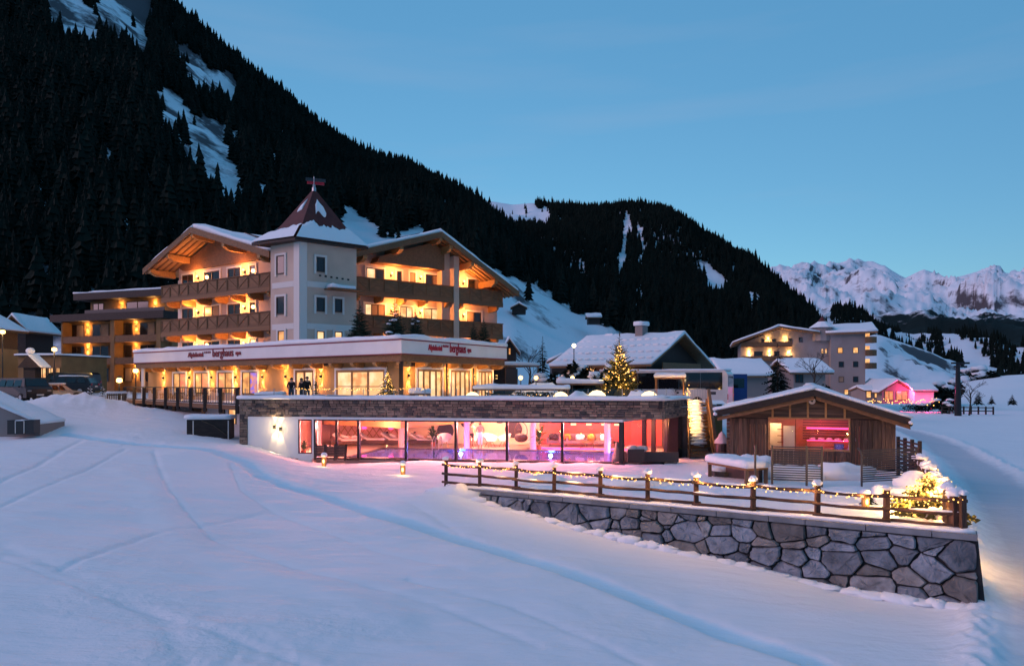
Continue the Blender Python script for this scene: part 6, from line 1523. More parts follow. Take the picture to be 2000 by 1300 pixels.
LYING = {'pelvis': (0, 0, .12), 'waist': (0, .16, .15), 'chest': (0, .34, .25), 'neck': (0, .50, .34), 'head': (0, .60, .40), 'crown': (0, .69, .44), 'shL': (.18, .42, .28), 'elL': (.26, .2, .18), 'wrL': (.2, -.02, .18), 'haL': (.17, -.1, .18), 'shR': (-.18, .42, .28), 'elR': (-.26, .2, .18), 'wrR': (-.2, -.02, .18), 'haR': (-.17, -.1, .18),
         'hipL': (.09, -.06, .12), 'knL': (.1, -.46, .24), 'anL': (.1, -.85, .08), 'toL': (.1, -.9, .2), 'hipR': (-.09, -.06, .12), 'knR': (-.1, -.46, .16), 'anR': (-.1, -.87, .08), 'toR': (-.1, -.92, .2)}
for i, lb in ((0, 'guest in white robe reclining on the lounger nearest the glass door'), (2, 'guest in white robe lying on the lounger beside the pink pillar'), (3, 'guest in white robe lying on the lounger left of the palm')):
    t0, M0 = LG_[i]; person(lb, M0 @ Matrix.Translation((-.05, 0, .42)) @ Matrix.Rotation(R(-90), 4, 'Z'), LYING, mats=('skin', 'cloth_white', 'cloth_white'), top_zone={'anL': 0, 'anR': 0, 'toL': 0, 'toR': 0})
# ================================================================== terrace clutter
for px, D, r, lb in ((1095, 43.5, .50, 'glowing white dome lamp left of the snow heap on the terrace'), (1166, 43.2, .60, 'largest glowing dome lamp left of the tall Christmas tree'), (1268, 42.6, .55, 'glowing dome lamp right of the tall Christmas tree'), (923, 44.0, .48, 'glowing dome lamp before the right restaurant doors')):
    b = PZ(px, D, DK+.38); solo('dome_lamp', MB().blob(b, (r, r, r*.95), flat=0), 'dome_glow', lb, 'lamp', 'glowing dome lamps on the terrace', smooth=True)
for px, D, lb in ((1017, 50, 'small globe lamp nearest the restaurant on the terrace'), (1047, 51, 'middle globe lamp on the terrace'), (1118, 52, 'globe lamp beside the snow-covered roofs on the terrace')):
    b = PZ(px, D, DK); zt = EYE+.45; t = thing('globe_lamp', lb, 'lamp', b, 'globe lamps on the terrace')
    part('pole', MB().tube([b, Vector((b.x, b.y, zt-.1))], .03), 'metal_dark', t); part('globe', MB().blob((b.x, b.y, zt), .15), 'lamp_glow', t, smooth=True); light('globe_light', 'POINT', Vector((b.x, b.y-.3, zt)), 30, AMBER, t, size=.12)
def slab_snow(name, label, cat, px0, px1, D0, D1, z0, h, depth, m='wood_dark', snow=.25, legs=True):
    F, l = frame(PZ(px0, D0, 0), PZ(px1, D1, 0)); t = thing(name, label, cat, F @ Vector((l/2, depth/2, z0)))
    top = part('top', MB(F).bx(0, l, 0, depth, z0+h-.1, z0+h), m, t); snowcap('snow', [(0, 0, z0+h), (l, 0, z0+h), (l, depth, z0+h), (0, depth, z0+h)], snow, top, .06, F, seed=px0, step=.4)
    if legs:
        for x in (.1, l-.1):
            for y in (.1, depth-.1): bar('leg', F @ Vector((x, y, z0)), F @ Vector((x, y, z0+h-.1)), .1, .1, m, t)
    return t, F, l
slab_snow('garden_bar', 'long snow-topped terrace bar behind the glass balustrade', 'bar', 925, 1112, 45.6, 45.0, DK, 1.0, .8)
slab_snow('terrace_shelter', 'snow-covered terrace shelter behind the globe lamps', 'shelter', 1088, 1178, 47.5, 47.2, DK, 1.35, 2.4)
slab_snow('terrace_counter', 'snow-laden counter on the right of the tall Christmas tree', 'counter', 1278, 1338, 48, 47.5, DK, 1.75, .9)
slab_snow('side_table', 'small snowy table right of the restaurant corner tree', 'table', 800, 838, 42.6, 42.6, DK, .75, .8)
for k, (px, D, r, lb) in enumerate([(1128, 43.2, (1.0, .6, .85), 'snow heap between the two left dome lamps'), (1250, 44.5, (.9, .6, .95), 'snow-covered seat behind the right dome lamp'), (1045, 52, (1.8, 1.0, 1.5), 'snow heap in front of the carport')]):
    b = PZ(px, D, DK); solo('snow_heap', MB().blob(b, r, jit=.4, seed=k+60, seg=18, rings=10, flat=0), 'snow_cap', lb, 'snow', smooth=True, at=b)
pts = [PZ(930+160*k/40, 45.3, DK+.55+.08*math.sin(k*1.3)) for k in range(41)]
light_string('bar_lights', pts, 'dim fairy lights in the hedge below the terrace bar', 5, .07, .022)
for px, D, w_, h_, lb in ((1010, 45.9, 2.2, .75, 'low dark hedge under the left part of the terrace bar'), (1075, 45.8, 2.2, .75, 'low dark hedge under the right part of the terrace bar')):
    b = PZ(px, D, DK); rr2 = random.Random(px); mb = MB()
    for k in range(700):
        p = b+Vector((rr2.uniform(-w_, w_)*.5*1.9, rr2.uniform(-.25, .25), rr2.random()*h_)); a = rr2.random()*6.28; s_ = Vector((math.cos(a), math.sin(a), rr2.uniform(-.5, .5)))*.09
        mb.add([p-s_, p+s_.cross(Vector((0, 0, 1)))*.6, p+s_, p+Vector((0, 0, .09))], [(0, 1, 2), (0, 2, 3)])
    t = thing('hedge', lb, 'hedge', b); part('foliage', mb, 'needles_lit', t); part('stem', MB().tube([b, b+Vector((0, 0, h_*.7))], .05), 'bark', t)
# snow-topped lounge seats by the balustrade left of the guests
slab_snow('lounge_seat', 'snowy lounge seat in front of the left restaurant windows', 'seat', 498, 545, 45.6, 45.2, DK, .62, .7, 'lacquer', .16)
# ================================================================== left side: firewood box, shed, vehicles, lamps
q = PZ(363, DZ(857, 1.0), .85); q2 = PZ(450, DZ(856, 1.0), .85); F, l = frame(q, q2, .85); t = thing('firewood_box', 'dark tarpaulin-covered box with pale edges and thick snow on top', 'box', F @ Vector((l/2, .6, 0)))
part('box', MB(F).bx(.05, l-.05, 0, 1.3, -.2, 1.32), 'wood_black', t)
for x in (.42, l-.12): boxp('strip', F, x-.03, x+.03, -.03, .0, -.1, 1.25, 'frame_white', t)
part('rope', MB(F).tube([(.9, -.03, 1.25), (1.6, -.04, .95), (l-.2, -.03, .35)], .025), 'wood_step', t)
snowcap('snow', [(0, -.05, 1.32), (l, -.05, 1.32), (l, 1.35, 1.32), (0, 1.35, 1.32)], .26, t, .08, F, seed=2, step=.3)
F, l = frame(PZ(-80, 41, 0), PZ(78, 41.6, 0)); zL = EYE-(760-HOR)/FOC*41; zR = EYE-(829-HOR)/FOC*41
t = thing('sloping_shed', 'dark grey shed wall with a sloping snowy top at the left edge', 'shed', F @ Vector((l/2, 1, 1.2)))
part('wall', MB(F).prism_y([(0, .5), (l, .5), (l, zR), (0, zL)], 0, 3), 'plaster_grey', t)
snowcap('snow', [(0, -.05, zL), (l, -.05, zR), (l, 3, zR), (0, 3, zL)], .2, t, .08, F, seed=5, step=.5)
for k, (a, b) in enumerate(((16, 31), (32, 48), (49, 69))):
    xa = onp(F, -.8, a)[0]; xb = onp(F, -.8, b)[0]; zz_ = EYE-(838-HOR)/FOC*40.3
    t2 = thing('bin_box', ('left', 'middle snow-edged', 'right')[k]+' dark bin box in front of the sloping shed', 'bin', F @ Vector(((xa+xb)/2, -.8, zz_)), 'bin boxes by the shed')
    part('body', MB(F).bx(xa, xb-.03, -.9, -.2, zz_-.3, zz_+.46), 'lacquer', t2); part('lid', MB(F).bx(xa, xb-.03, -.92, -.18, zz_+.462, zz_+.5), 'metal_zinc' if k != 1 else 'snow_cap', t2)
    if k: boxp('edge', F, xa-.02, xa+.02, -.93, -.9, zz_-.25, zz_+.46, 'frame_white', t2)
def car(name, label, M, Lc, Wc, Hc, paint, kind='suv', snow=True, group='parked cars by the hotel'):
    t = thing(name, label, 'car', M, group); h = Hc; b = Wc/2
    prof = {'van': [(-.5, .18), (-.49, .55), (-.44, .62), (-.36, .97), (-.3, 1.0), (.44, 1.0), (.485, .9), (.5, .5), (.5, .18)],
            'suv': [(-.5, .2), (-.5, .5), (-.46, .58), (-.26, .64), (-.15, .95), (-.1, .99), (.32, 1.0), (.42, .93), (.48, .62), (.5, .5), (.5, .2)],
            'hatch': [(-.5, .2), (-.5, .48), (-.44, .56), (-.22, .63), (-.06, .97), (.0, 1.0), (.3, .99), (.4, .9), (.5, .55), (.5, .2)]}[kind]
    n = len(prof); sec = [(-1.0, .0), (-.97, .55), (-.8, 1.0), (.8, 1.0), (.97, .55), (1.0, .0)]
    mb = MB(M); vs = []
    for (x, z) in prof:
        tap = 1 if z < .64 else 1-.22*(z-.64)/.36
        vs += [(x*Lc, -b*tap, z*h), (x*Lc, b*tap, z*h)]
    fs = [tuple(2*i for i in range(n)), tuple(2*i+1 for i in range(n-1, -1, -1))]+[(2*i, 2*i+1, 2*((i+1) % n)+1, 2*((i+1) % n)) for i in range(n)]
    mb.add(vs, fs); part('body', mb, paint, t)
    # glass band set proud of the cabin sides and the two screens
    x0, x1 = {'van': (-.33, .45), 'suv': (-.16, .42), 'hatch': (-.08, .38)}[kind]
    for s in (-1, 1):
        for k in range(3):
            a = x0+(x1-x0)*k/3+.012; c = x0+(x1-x0)*(k+1)/3-.012; zb, zt = .65*h, .92*h
            wb, wt = b*(1-.22*(.65-.64)/.36)+.004, b*(1-.22*(.92-.64)/.36)+.004; ta = .06 if k == 0 and kind != 'van' else .02; tcx = .05 if k == 2 else 0
            part('side_window', MB(M).add([(a*Lc, s*wb, zb), (c*Lc, s*wb, zb), ((c-tcx)*Lc, s*wt, zt), ((a+ta)*Lc, s*wt, zt), (a*Lc, s*(wb-.01), zb), (c*Lc, s*(wb-.01), zb), ((c-tcx)*Lc, s*(wt-.01), zt), ((a+ta)*Lc, s*(wt-.01), zt)], [(0, 1, 2, 3), (7, 6, 5, 4)]), 'car_glass', t)
    i0 = {'van': (2, 3), 'suv': (3, 4), 'hatch': (3, 4)}[kind]; i1 = {'van': (5, 6), 'suv': (7, 8), 'hatch': (7, 8)}[kind]
    for nm, (ia_, ib_), off in (('windscreen', i0, -.012), ('rear_window', i1, .012)):
        (xa, za), (xb, zb) = prof[ia_], prof[ib_]; P0 = Vector((xa*Lc+off, 0, za*h)).lerp(Vector((xb*Lc+off, 0, zb*h)), .1); P1 = Vector((xa*Lc+off, 0, za*h)).lerp(Vector((xb*Lc+off, 0, zb*h)), .92)
        up = Vector((0, 0, .012)); mbq = MB(M); wq0 = b*.86; wq1 = b*.74
        if nm == 'rear_window': wq0, wq1 = b*.74, b*.86
        mbq.add([P0+up+Vector((0, -wq0, 0)), P0+up+Vector((0, wq0, 0)), P1+up+Vector((0, wq1, 0)), P1+up+Vector((0, -wq1, 0))], [(0, 1, 2, 3)]); part(nm, mbq, 'car_glass', t)
    for sx in (-.31, .30):
        for s in (-1, 1):
            c = Vector((sx*Lc, s*(b-.1), .34)); wv = MB(M); ring = [(c.x+.34*math.cos(a), c.z+.34*math.sin(a)) for a in [k*2*math.pi/18 for k in range(18)]]
            w_ = part('wheel', wv.prism_y(ring, c.y-.12, c.y+.12), 'rubber', t); r2 = [(c.x+.2*math.cos(a), c.z+.2*math.sin(a)) for a in [k*2*math.pi/14 for k in range(14)]]
            part('rim', MB(M).prism_y(r2, c.y-.13 if s < 0 else c.y+.121, c.y-.121 if s < 0 else c.y+.13), 'metal_grey', w_)
    for s in (-1, 1):
        part('headlight', MB(M).blob((-.492*Lc, s*b*.74, .47*h), (.05, .17, .06)), 'metal_grey', t); part('tail_light', MB(M).bx(.49*Lc, .505*Lc, s*b*.8-.1, s*b*.8+.1, .5*h, .62*h), 'tail_red', t)
        part('door_mirror', MB(M).blob((x0*Lc+.1, s*(b+.1), .64*h), (.07, .1, .07)), paint, t)
    part('bumper', MB(M).bx(-.512*Lc, -.495*Lc, -b*.92, b*.92, .2*h, .36*h).bx(.495*Lc, .512*Lc, -b*.92, b*.92, .2*h, .36*h), 'rubber', t)
    part('number_plate', MB(M).bx(-.518*Lc, -.513*Lc, -.26, .26, .27*h, .33*h).bx(.513*Lc, .518*Lc, -.26, .26, .42*h, .48*h), 'frame_white', t)
    if snow: snowcap('snow', [tuple(M @ Vector(p)) for p in ((-.1*Lc, -b*.7, h*.995), (.32*Lc, -b*.7, h*.995), (.32*Lc, b*.7, h*.995), (-.1*Lc, b*.7, h*.995))], .1, t, .03, seed=Lc, step=.4)
    return t
def cm(px, D, z, ang): return Matrix.Translation(PZ(px, D, z)) @ Matrix.Rotation(R(ang), 4, 'Z')
car('van', 'dark people carrier parked nearest the snow bank at the left', cm(47, 56, 2.93, 150), 4.6, 1.9, 1.85, 'car_grey', 'van', False)
car('estate_car', 'black car with a snowy roof behind the silver hatchback', cm(133, 66, 3.35, 8), 4.7, 1.9, 1.66, 'car_black', 'suv')
car('hatchback', 'small silver hatchback with red tail lights behind the dark people carrier', cm(110, 59, 2.95, -115), 3.7, 1.7, 1.35, 'car_silver', 'hatch')
car('estate_car', 'tall black vehicle furthest back under the apartment house', cm(140, 76, 3.3, 4), 5.2, 2.0, 2.25, 'car_black', 'van', False)
def street_lamp(px, D, zb, zt, lb, glow=90, arm=0):
    b = PZ(px, D, zb); t = thing('street_lamp', lb, 'street lamp', b, 'lit street lamps')
    part('pole', MB().tube([b, Vector((b.x, b.y, zt))], .06), 'metal_dark', t); part('lantern', MB().lathe([(.1, 0), (.24, .1), (.22, .32), (.06, .42)], (b.x, b.y, zt), 10), 'lamp_glow', t); part('cap', MB().lathe([(.3, .4), (.05, .55)], (b.x, b.y, zt), 10), 'metal_dark', t)
    light('street_light', 'POINT', Vector((b.x, b.y-.5, zt+.1)), glow, (1, .55, .16), t, size=.2)
street_lamp(106, 72, 3.2, EYE+64*72/FOC, 'lit street lamp in front of the apartment house', 420)
street_lamp(5, 70, 3.2, EYE+98*70/FOC, 'lit street lamp at the left edge of the picture', 300)
street_lamp(233, 60, 2.8, EYE+3*60/FOC, 'low lit lamp beside the small timber fence', 110)
street_lamp(265, 66, 3.0, EYE+22*66/FOC, 'lit lantern at the corner of the restaurant', 160)
for px, D, lb, sd in ((175, 57.5, 'left one of two snow-laden little spruces by the car park', 71), (200, 57.5, 'right one of two snow-laden little spruces by the car park', 72)):
    spruce('small_spruce', lb, PZ(px, D, 2.85), 1.45, .55, sd, 8, 'needles', 'snow-laden little spruces', snowy=.8, dens=.9)
F, l = frame(PZ(209, 57, 0), PZ(246, 58, 0)); t = thing('picket_fence', 'small timber picket fence by the low lamp', 'fence', F @ Vector((l/2, 0, 2.6)))
for k in range(9): boxp('picket', F, l*k/9, l*k/9+.1, 0, .04, 2.5, 3.55, 'wood_step', t)
for zr in (2.75, 3.4): boxp('rail', F, 0, l, .04, .09, zr, zr+.09, 'wood_step', t)
snowcap('snow', [(0, -.1, 3.55), (l, -.1, 3.55), (l, .15, 3.55), (0, .15, 3.55)], .15, t, .05, F, step=.3)
# ================================================================== annex apartment house
FX, LX = frame(PZ(120, 98, 0), PZ(319, 92, 0)); ann = thing('apartment_house', 'flat-roofed modern apartment house with ochre lamps at the left of the hotel', 'apartment house', FX @ Vector((LX/2, 5, 3)))
def zx(py, y=0, px=220): return onp(FX, y, px, py)[1]
part('wall', MB(FX).bx(0, LX, 1.4, 11, 2, zx(612)), 'annex_wood', ann); part('wall', MB(FX).bx(onp(FX, 1.4, 172)[0], LX, 1.8, 11, zx(612)+.01, zx(583)), 'annex_wood', ann)
x143 = onp(FX, -.3, 143)[0]
r1 = part('roof', MB(FX).bx(x143, LX+1, -.3, 11.5, zx(583), zx(570)), 'wood_black', ann); snowcap('snow', [(x143, -.3, zx(570)), (LX+1, -.3, zx(570)), (LX+1, 11.5, zx(570)), (x143, 11.5, zx(570))], .22, r1, .06, FX, step=1.2)
x97 = onp(FX, -.6, 97)[0]; r2_ = part('roof_terrace', MB(FX).bx(x97, LX+.6, -.6, 11, zx(625), zx(611)), 'wood_black', ann)
boxp('terrace_rail', FX, onp(FX, -.3, 166)[0], LX+.5, -.35, -.25, zx(611), zx(604), 'lacquer', ann)
for pt_, pb_ in ((668, 655), (711, 698)): part('balcony', MB(FX).bx(0, LX, 0, 1.38, zx(pt_), zx(pt_)+.25).bx(0, LX, 0, .1, zx(pt_)+.251, zx(pb_)), 'wood_dark', ann)
for px in (119, 220, 310): 
    xx = onp(FX, 0, px)[0]; part('pier', MB(FX).bx(max(.01, xx-.35), min(LX-.01, xx+.35), -.05, 1.39, 2.0, zx(625)-.01), 'annex_wood', ann)
for py0, py1 in ((632, 656), (675, 699), (718, 745)):
    for a, b in ((136, 165), (181, 213), (230, 259), (274, 303)):
        win(ann, FX, 1.4, onp(FX, 1.4, a)[0], onp(FX, 1.4, b)[0], zx(py1, 1.4), zx(py0, 1.4), pane=['pane_dark', 'curtain'] if (a+py0) % 3 == 0 else 'pane_dark', n=2)
    for px in (172, 266): wall_lamp(ann, FX, onp(FX, 1.4, px)[0], 1.4, zx(py0+6, 1.4), power=600, col=(1, .46, .11), style='cone', spread=80)
for a, b in ((182, 203), (247, 291)): win(ann, FX, 1.8, onp(FX, 1.8, a)[0], onp(FX, 1.8, b)[0], zx(610, 1.8), zx(591, 1.8), n=2)
for px in (238, 303): wall_lamp(ann, FX, onp(FX, 1.8, px)[0], 1.8, zx(601, 1.8), power=600, col=(1, .46, .11), style='cone', spread=80)
# ================================================================== generic chalets
def chalet(name, label, cat, A, B, zb, eave, ridge, depth, ridge_along='y', wallm='wood_black', snow=.35, over=.8, windows=(), group=None, lower=None, roofm='wood_dark', dims_label=None):
    """house: A,B are the front corners (left, right); ridge along y = gable faces the viewer, along x = eave faces the viewer"""
    F, l = frame(A, B); t = thing(name, label, cat, F @ Vector((l/2, depth/2, zb)), group)
    if ridge_along == 'y':
        part('wall', MB(F).prism_y([(0, zb), (l, zb), (l, eave), (l/2, ridge), (0, eave)], 0, depth), wallm, t); s = (ridge-eave)/(l/2)
        for sg in (-1, 1):
            x0, x1 = (-over, l/2) if sg < 0 else (l/2, l+over); z0, z1 = (eave-over*s, ridge) if sg < 0 else (ridge, eave-over*s)
            r = part('roof', MB(F).prism_y([(x0, z0+.02), (x1, z1+.02), (x1, z1+.24), (x0, z0+.24)], -over, depth+over), roofm, t)
            snowcap('snow', [(x0, -over+.1, z0+.25), (x1, -over+.1, z1+.25), (x1, depth+over, z1+.25), (x0, depth+over, z0+.25)], snow, r, .08, F, seed=l+sg, step=1.2)
    else:
        part('wall', MB(F).prism_x([(0, zb), (depth, zb), (depth, eave), (depth/2, ridge), (0, eave)], 0, l), wallm, t); s = (ridge-eave)/(depth/2)
        for sg in (-1, 1):
            y0, y1 = (-over, depth/2) if sg < 0 else (depth/2, depth+over); z0, z1 = (eave-over*s, ridge) if sg < 0 else (ridge, eave-over*s)
            r = part('roof', MB(F).prism_x([(y0, z0+.02), (y1, z1+.02), (y1, z1+.24), (y0, z0+.24)], -over, l+over), roofm, t)
            snowcap('snow', [(-over, y0, z0+.25), (l+over, y0, z0+.25), (l+over, y1, z1+.25), (-over, y1, z1+.25)], snow, r, .08, F, seed=l+sg, step=1.2)
    if lower: part('base_wall', MB(F).bx(-.05, l+.05, -.05, depth+.05, zb, lower[0]), lower[1], t)
    for (a, b, z0, z1, pm, n) in windows: win(t, F, 0 if not lower else -.05 if z1 < lower[0] else 0, a*l, b*l, z0, z1, pane=pm, n=n)
    return t, F, l
# the big chalet behind the terrace
CA = PZ(1108, 85, 0); CB_ = PZ(1262, 78, 0)
ch, FCH, LCH = chalet('timber_chalet', 'broad old timber chalet with a snowy ridged roof behind the tall Christmas tree', 'chalet', CA, CB_, 2.2, 6.9, 9.8, 12, 'x', 'wood_black', .3, 1.5,
       [(.08, .38, 4.8, 6.2, 'window_bright', 4), (.62, .70, 4.4, 5.6, 'window_warm', 2), (.74, .80, 4.4, 5.6, 'pane_dark', 2), (.84, .90, 4.4, 5.6, 'pane_dark', 2)])
xc_ = LCH*.62; part('chimney', MB(FCH).bx(xc_-.5, xc_+.5, 5.2, 6.4, 8.4, 11.2), 'plaster_grey', ch); snowcap('snow', [(xc_-.6, 5.1, 11.2), (xc_+.6, 5.1, 11.2), (xc_+.6, 6.5, 11.2), (xc_-.6, 6.5, 11.2)], .5, ch, .08, FCH, step=.4)
part('vent', MB(FCH).bx(LCH*.15, LCH*.15+1.0, 5.7, 6.3, 9.9, 10.5), 'snow_cap', ch)
sl_ = (9.8-6.9)/6
for k in range(4):                          # snow guards: rows of little humps on the roof
    for q in range(13):
        yy_ = -1.0+k*1.6+.4; part('snow_guard', MB(FCH).blob((-.8+q*(LCH+1.6)/12, yy_, 6.9+sl_*yy_+.60), (.42, .10, .13)), 'snow_cap', ch, smooth=True)
Fg2, lg2 = frame(FCH @ Vector((LCH, -.0, 0)), FCH @ Vector((LCH, 14, 0)))
part('gable_balcony', MB(FCH).bx(LCH+.02, LCH+1.2, 1.5, 10.5, 5.6, 5.8).bx(LCH+1.1, LCH+1.22, 1.5, 10.5, 5.81, 6.7), 'wood_dark', ch)
wall_lamp(ch, FCH, LCH*.55, 0, 5.3, power=260, col=WARM)
b = PZ(1121, 80, 8.6); t = thing('roof_floodlight', 'bright floodlight at the left end of the chalet roof', 'floodlight', b); part('lamp_head', MB().blob(b, .22), 'far_light', t); part('mast', MB().tube([b-Vector((0, 0, 7.5)), b], .05), 'metal_dark', t)
# small houses and barns in the middle distance
def house_px(name, label, cat, px0, px1, D, py_base, py_eave, py_ridge, depth=None, along='y', **k):
    zb = EYE-(py_base-HOR)/FOC*D; ze = EYE-(py_eave-HOR)/FOC*D; zr = EYE-(py_ridge-HOR)/FOC*D; A, B = PZ(px0, D, 0), PZ(px1, D, 0); w_ = (B-A).length
    return chalet(name, label, cat, A, B, zb, ze, zr, depth or w_, along, **k)
house_px('hay_barn', 'small dark hay barn alone on the snowy slope right of the hotel', 'barn', 1000, 1027, 190, 612, 601, 594, 4, 'y', snow=.5, over=.4)
house_px('hay_barn', 'dark hay barn at the forest edge on the snowy ridge', 'barn', 1149, 1172, 215, 632, 620, 615, 4, 'x', snow=.5, over=.5)
house_px('village_house', 'narrow dark house just right of the restaurant fascia', 'house', 983, 1008, 105, 725, 682, 665, 8, 'y', snow=.3, over=.6, windows=((.4, .6, 8.6, 9.6, 'window_warm', 1),))
house_px('village_house', 'small dark shed under the left eave of the broad chalet', 'shed', 1078, 1118, 100, 730, 706, 697, 5, 'y', snow=.3, over=.5)
house_px('village_house', 'small house with roof edges outlined in fairy lights behind the bus', 'house', 1345, 1405, 112, 735, 714, 703, 9, 'x', snow=.3, over=.6, wallm='wood_dark')
F, l = frame(PZ(1385, 104, 0), PZ(1412, 104, 0)); z0_ = EYE+(HOR-722)*104/FOC; z1_ = EYE+(HOR-703)*104/FOC
light_string('gable_lights', [PZ(1332, 108, EYE+(HOR-712)*108/FOC), PZ(1386, 104, z0_), PZ(1399, 104, z1_), PZ(1412, 104, z0_)], 'fairy lights tracing the gable of the small house behind the bus', 5, .03, .05)
house_px('village_house', 'low white house with a snowy roof right of the bus', 'house', 1418, 1500, 98, 775, 733, 706, 9, 'x', snow=.4, over=.7, wallm='plaster_grey')  # white walls given grey plaster, shade put into the colour
house_px('village_house', 'low house with dark windows below the right-hand hotel', 'house', 1550, 1612, 96, 770, 727, 706, 8, 'x', snow=.4, over=.8, wallm='plaster_grey', windows=((.05, .3, 4.5, 5.7, 'pane_dark', 2),))  # grey plaster here too, a white wall darkened for shade
house_px('village_house', 'brown chalet with a snowy roof at the far left edge', 'chalet', -150, -6, 84, 750, 640, 600, 3.5, 'y', snow=.2, over=.8, wallm='wood_dark', lower=(8.5, 'plaster_ochre'))
house_px('village_house', 'dark house with a snowy roof between the left chalet and the apartment house', 'house', 10, 50, 100, 700, 640, 620, 6, 'y', snow=.3, over=.8)
t, F, l = slab_snow('flat_garage', 'flat-roofed garage with lit windows behind the parked cars', 'garage', 28, 116, 82, 81, 3, 4.6, 8, 'wood_black', .2, False)
part('wall', MB(F).bx(.1, l-.1, .4, 7.5, 3, 7.49), 'annex_wood', t)
for a, b in ((76, 91), (95, 105), (110, 118)): win(t, F, .4, onp(F, .4, a)[0], min(l-.2, onp(F, .4, b)[0]), 5.0, 6.2, pane='window_bright', n=2)
b = PZ(58, 74, 3.2); t = thing('wayside_shrine', 'dark wooden shrine with a steep snowy roof by the parked cars', 'shrine', b)
part('body', MB().bx(b.x-.65, b.x+.55, b.y, b.y+1, 3.0, 6.3), 'wood_black', t); part('roof', MB().prism_y([(b.x-1.1, 6.0), (b.x+1.25, 6.0), (b.x+.0, 7.3)], b.y-.3, b.y+1.3), 'wood_black', t)
snowcap('snow', [(b.x+.0, b.y-.3, 7.32), (b.x+1.3, b.y-.3, 6.02), (b.x+1.3, b.y+1.3, 6.02), (b.x+.0, b.y+1.3, 7.32)], .18, t, .05, step=.3); part('snow_knob', MB().blob((b.x-.2, b.y+.4, 7.75), (.42, .42, .35)), 'snow_cap', t, smooth=True); part('neck', MB().lathe([(.25, 7.2), (.25, 7.6)], (b.x-.2, b.y+.4, 0), 8), 'wood_black', t)
# carport behind the terrace
t, F, l = slab_snow('carport', 'low flat-roofed carport right of the restaurant', 'carport', 988, 1054, 60, 62, 2.6, 3.3, 6, 'wood_dark', .25, True)
part('back_wall', MB(F).bx(0, l, 4, 4.2, 2.6, 5.78), 'wood_black', t); part('screen', MB(F).bx(-.2, 1.0, -.3, -.2, 2.6, 5.6), 'lacquer', t)
# ================================================================== the coach and the blue truck
MB_ = cm(1352, 66, 2.3, -172); Lb, Wb, Hb = 12.0, 2.5, 3.3
Mbus = Matrix.Translation(PZ(1427, 63, 2.25)) @ Matrix.Rotation(R(152), 4, 'Z')
t = thing('coach', 'white coach with dark windows and snow on its roof parked behind the terrace', 'bus', Mbus)
part('body', MB(Mbus).prism_y([(0, .35), (Lb, .35), (Lb, 3.0), (Lb-.3, 3.25), (.25, 3.25), (0, 2.9)], -Wb/2, Wb/2), 'bus_white', t)
for k in range(6): part('side_window', MB(Mbus).bx(.45+k*1.9, .45+k*1.9+1.88, -Wb/2-.015, Wb/2+.015, 1.6, 3.08), 'car_glass', t)
part('rear_window', MB(Mbus).bx(-.02, .3, -Wb/2+.2, Wb/2-.2, 1.85, 2.75), 'car_glass', t); part('rear_stripe', MB(Mbus).bx(-.025, -.005, -Wb/2+.02, -Wb/2+.3, .5, 1.7), 'bus_yellow', t); part('tail_light', MB(Mbus).bx(-.03, .02, -Wb/2-.01, -Wb/2+.2, .7, 1.2).bx(-.03, .02, Wb/2-.2, Wb/2+.01, .7, 1.2), 'tail_red', t)
for sx in (2.6, 9.6):
    for s in (-1, 1):
        ring = [(sx+.48*math.cos(a), .48+.48*math.sin(a)) for a in [k*2*math.pi/18 for k in range(18)]]; part('wheel', MB(Mbus).prism_y(ring, s*Wb/2-.28 if s > 0 else -Wb/2-.02, s*Wb/2+.02 if s > 0 else -Wb/2+.28), 'rubber', t)
for s_ in (1,):                                             # dark outlined mark and vents on the flank
    m_ = MB(Mbus); y0 = Wb/2+.012; x0 = 3.7
    m_.bx(x0, x0+.9, y0-.01, y0, 1.52, 1.57).bx(x0, x0+.05, y0-.01, y0, 1.38, 1.52).bx(x0+.85, x0+.9, y0-.01, y0, 1.38, 1.52).bx(x0+.05, x0+.85, y0-.01, y0, 1.38, 1.42).bx(x0+.55, x0+.75, y0-.01, y0, 1.22, 1.36); part('mark', m_, 'metal_dark', t)
    part('vent', MB(Mbus).bx(1.0, 1.6, y0-.01, y0, 1.15, 1.4), 'metal_zinc', t)
snowcap('snow', [tuple(Mbus @ Vector(p)) for p in ((.2, -1.15, 3.25), (Lb-.2, -1.15, 3.25), (Lb-.2, 1.15, 3.25), (.2, 1.15, 3.25))], .16, t, .05, step=.6)
Mtr = Matrix.Translation(PZ(1438, 67, 2.25)) @ Matrix.Rotation(R(100), 4, 'Z'); t = thing('blue_truck', 'dark blue vehicle parked against the rear of the white coach', 'truck', Mtr)
part('body', MB(Mtr).prism_y([(0, .4), (7, .4), (7, 2.4), (6.6, 3.0), (0, 3.0)], -1.1, 1.1), 'bus_blue', t); part('rear_window', MB(Mtr).bx(-.02, .2, -.8, .8, 1.7, 2.6), 'car_glass', t)
for sx in (1.2, 5.6):
    for s in (-1, 1): ring = [(sx+.45*math.cos(a), .45+.45*math.sin(a)) for a in [k*2*math.pi/16 for k in range(16)]]; part('wheel', MB(Mtr).prism_y(ring, s*1.1-.15, s*1.1+.15), 'rubber', t)
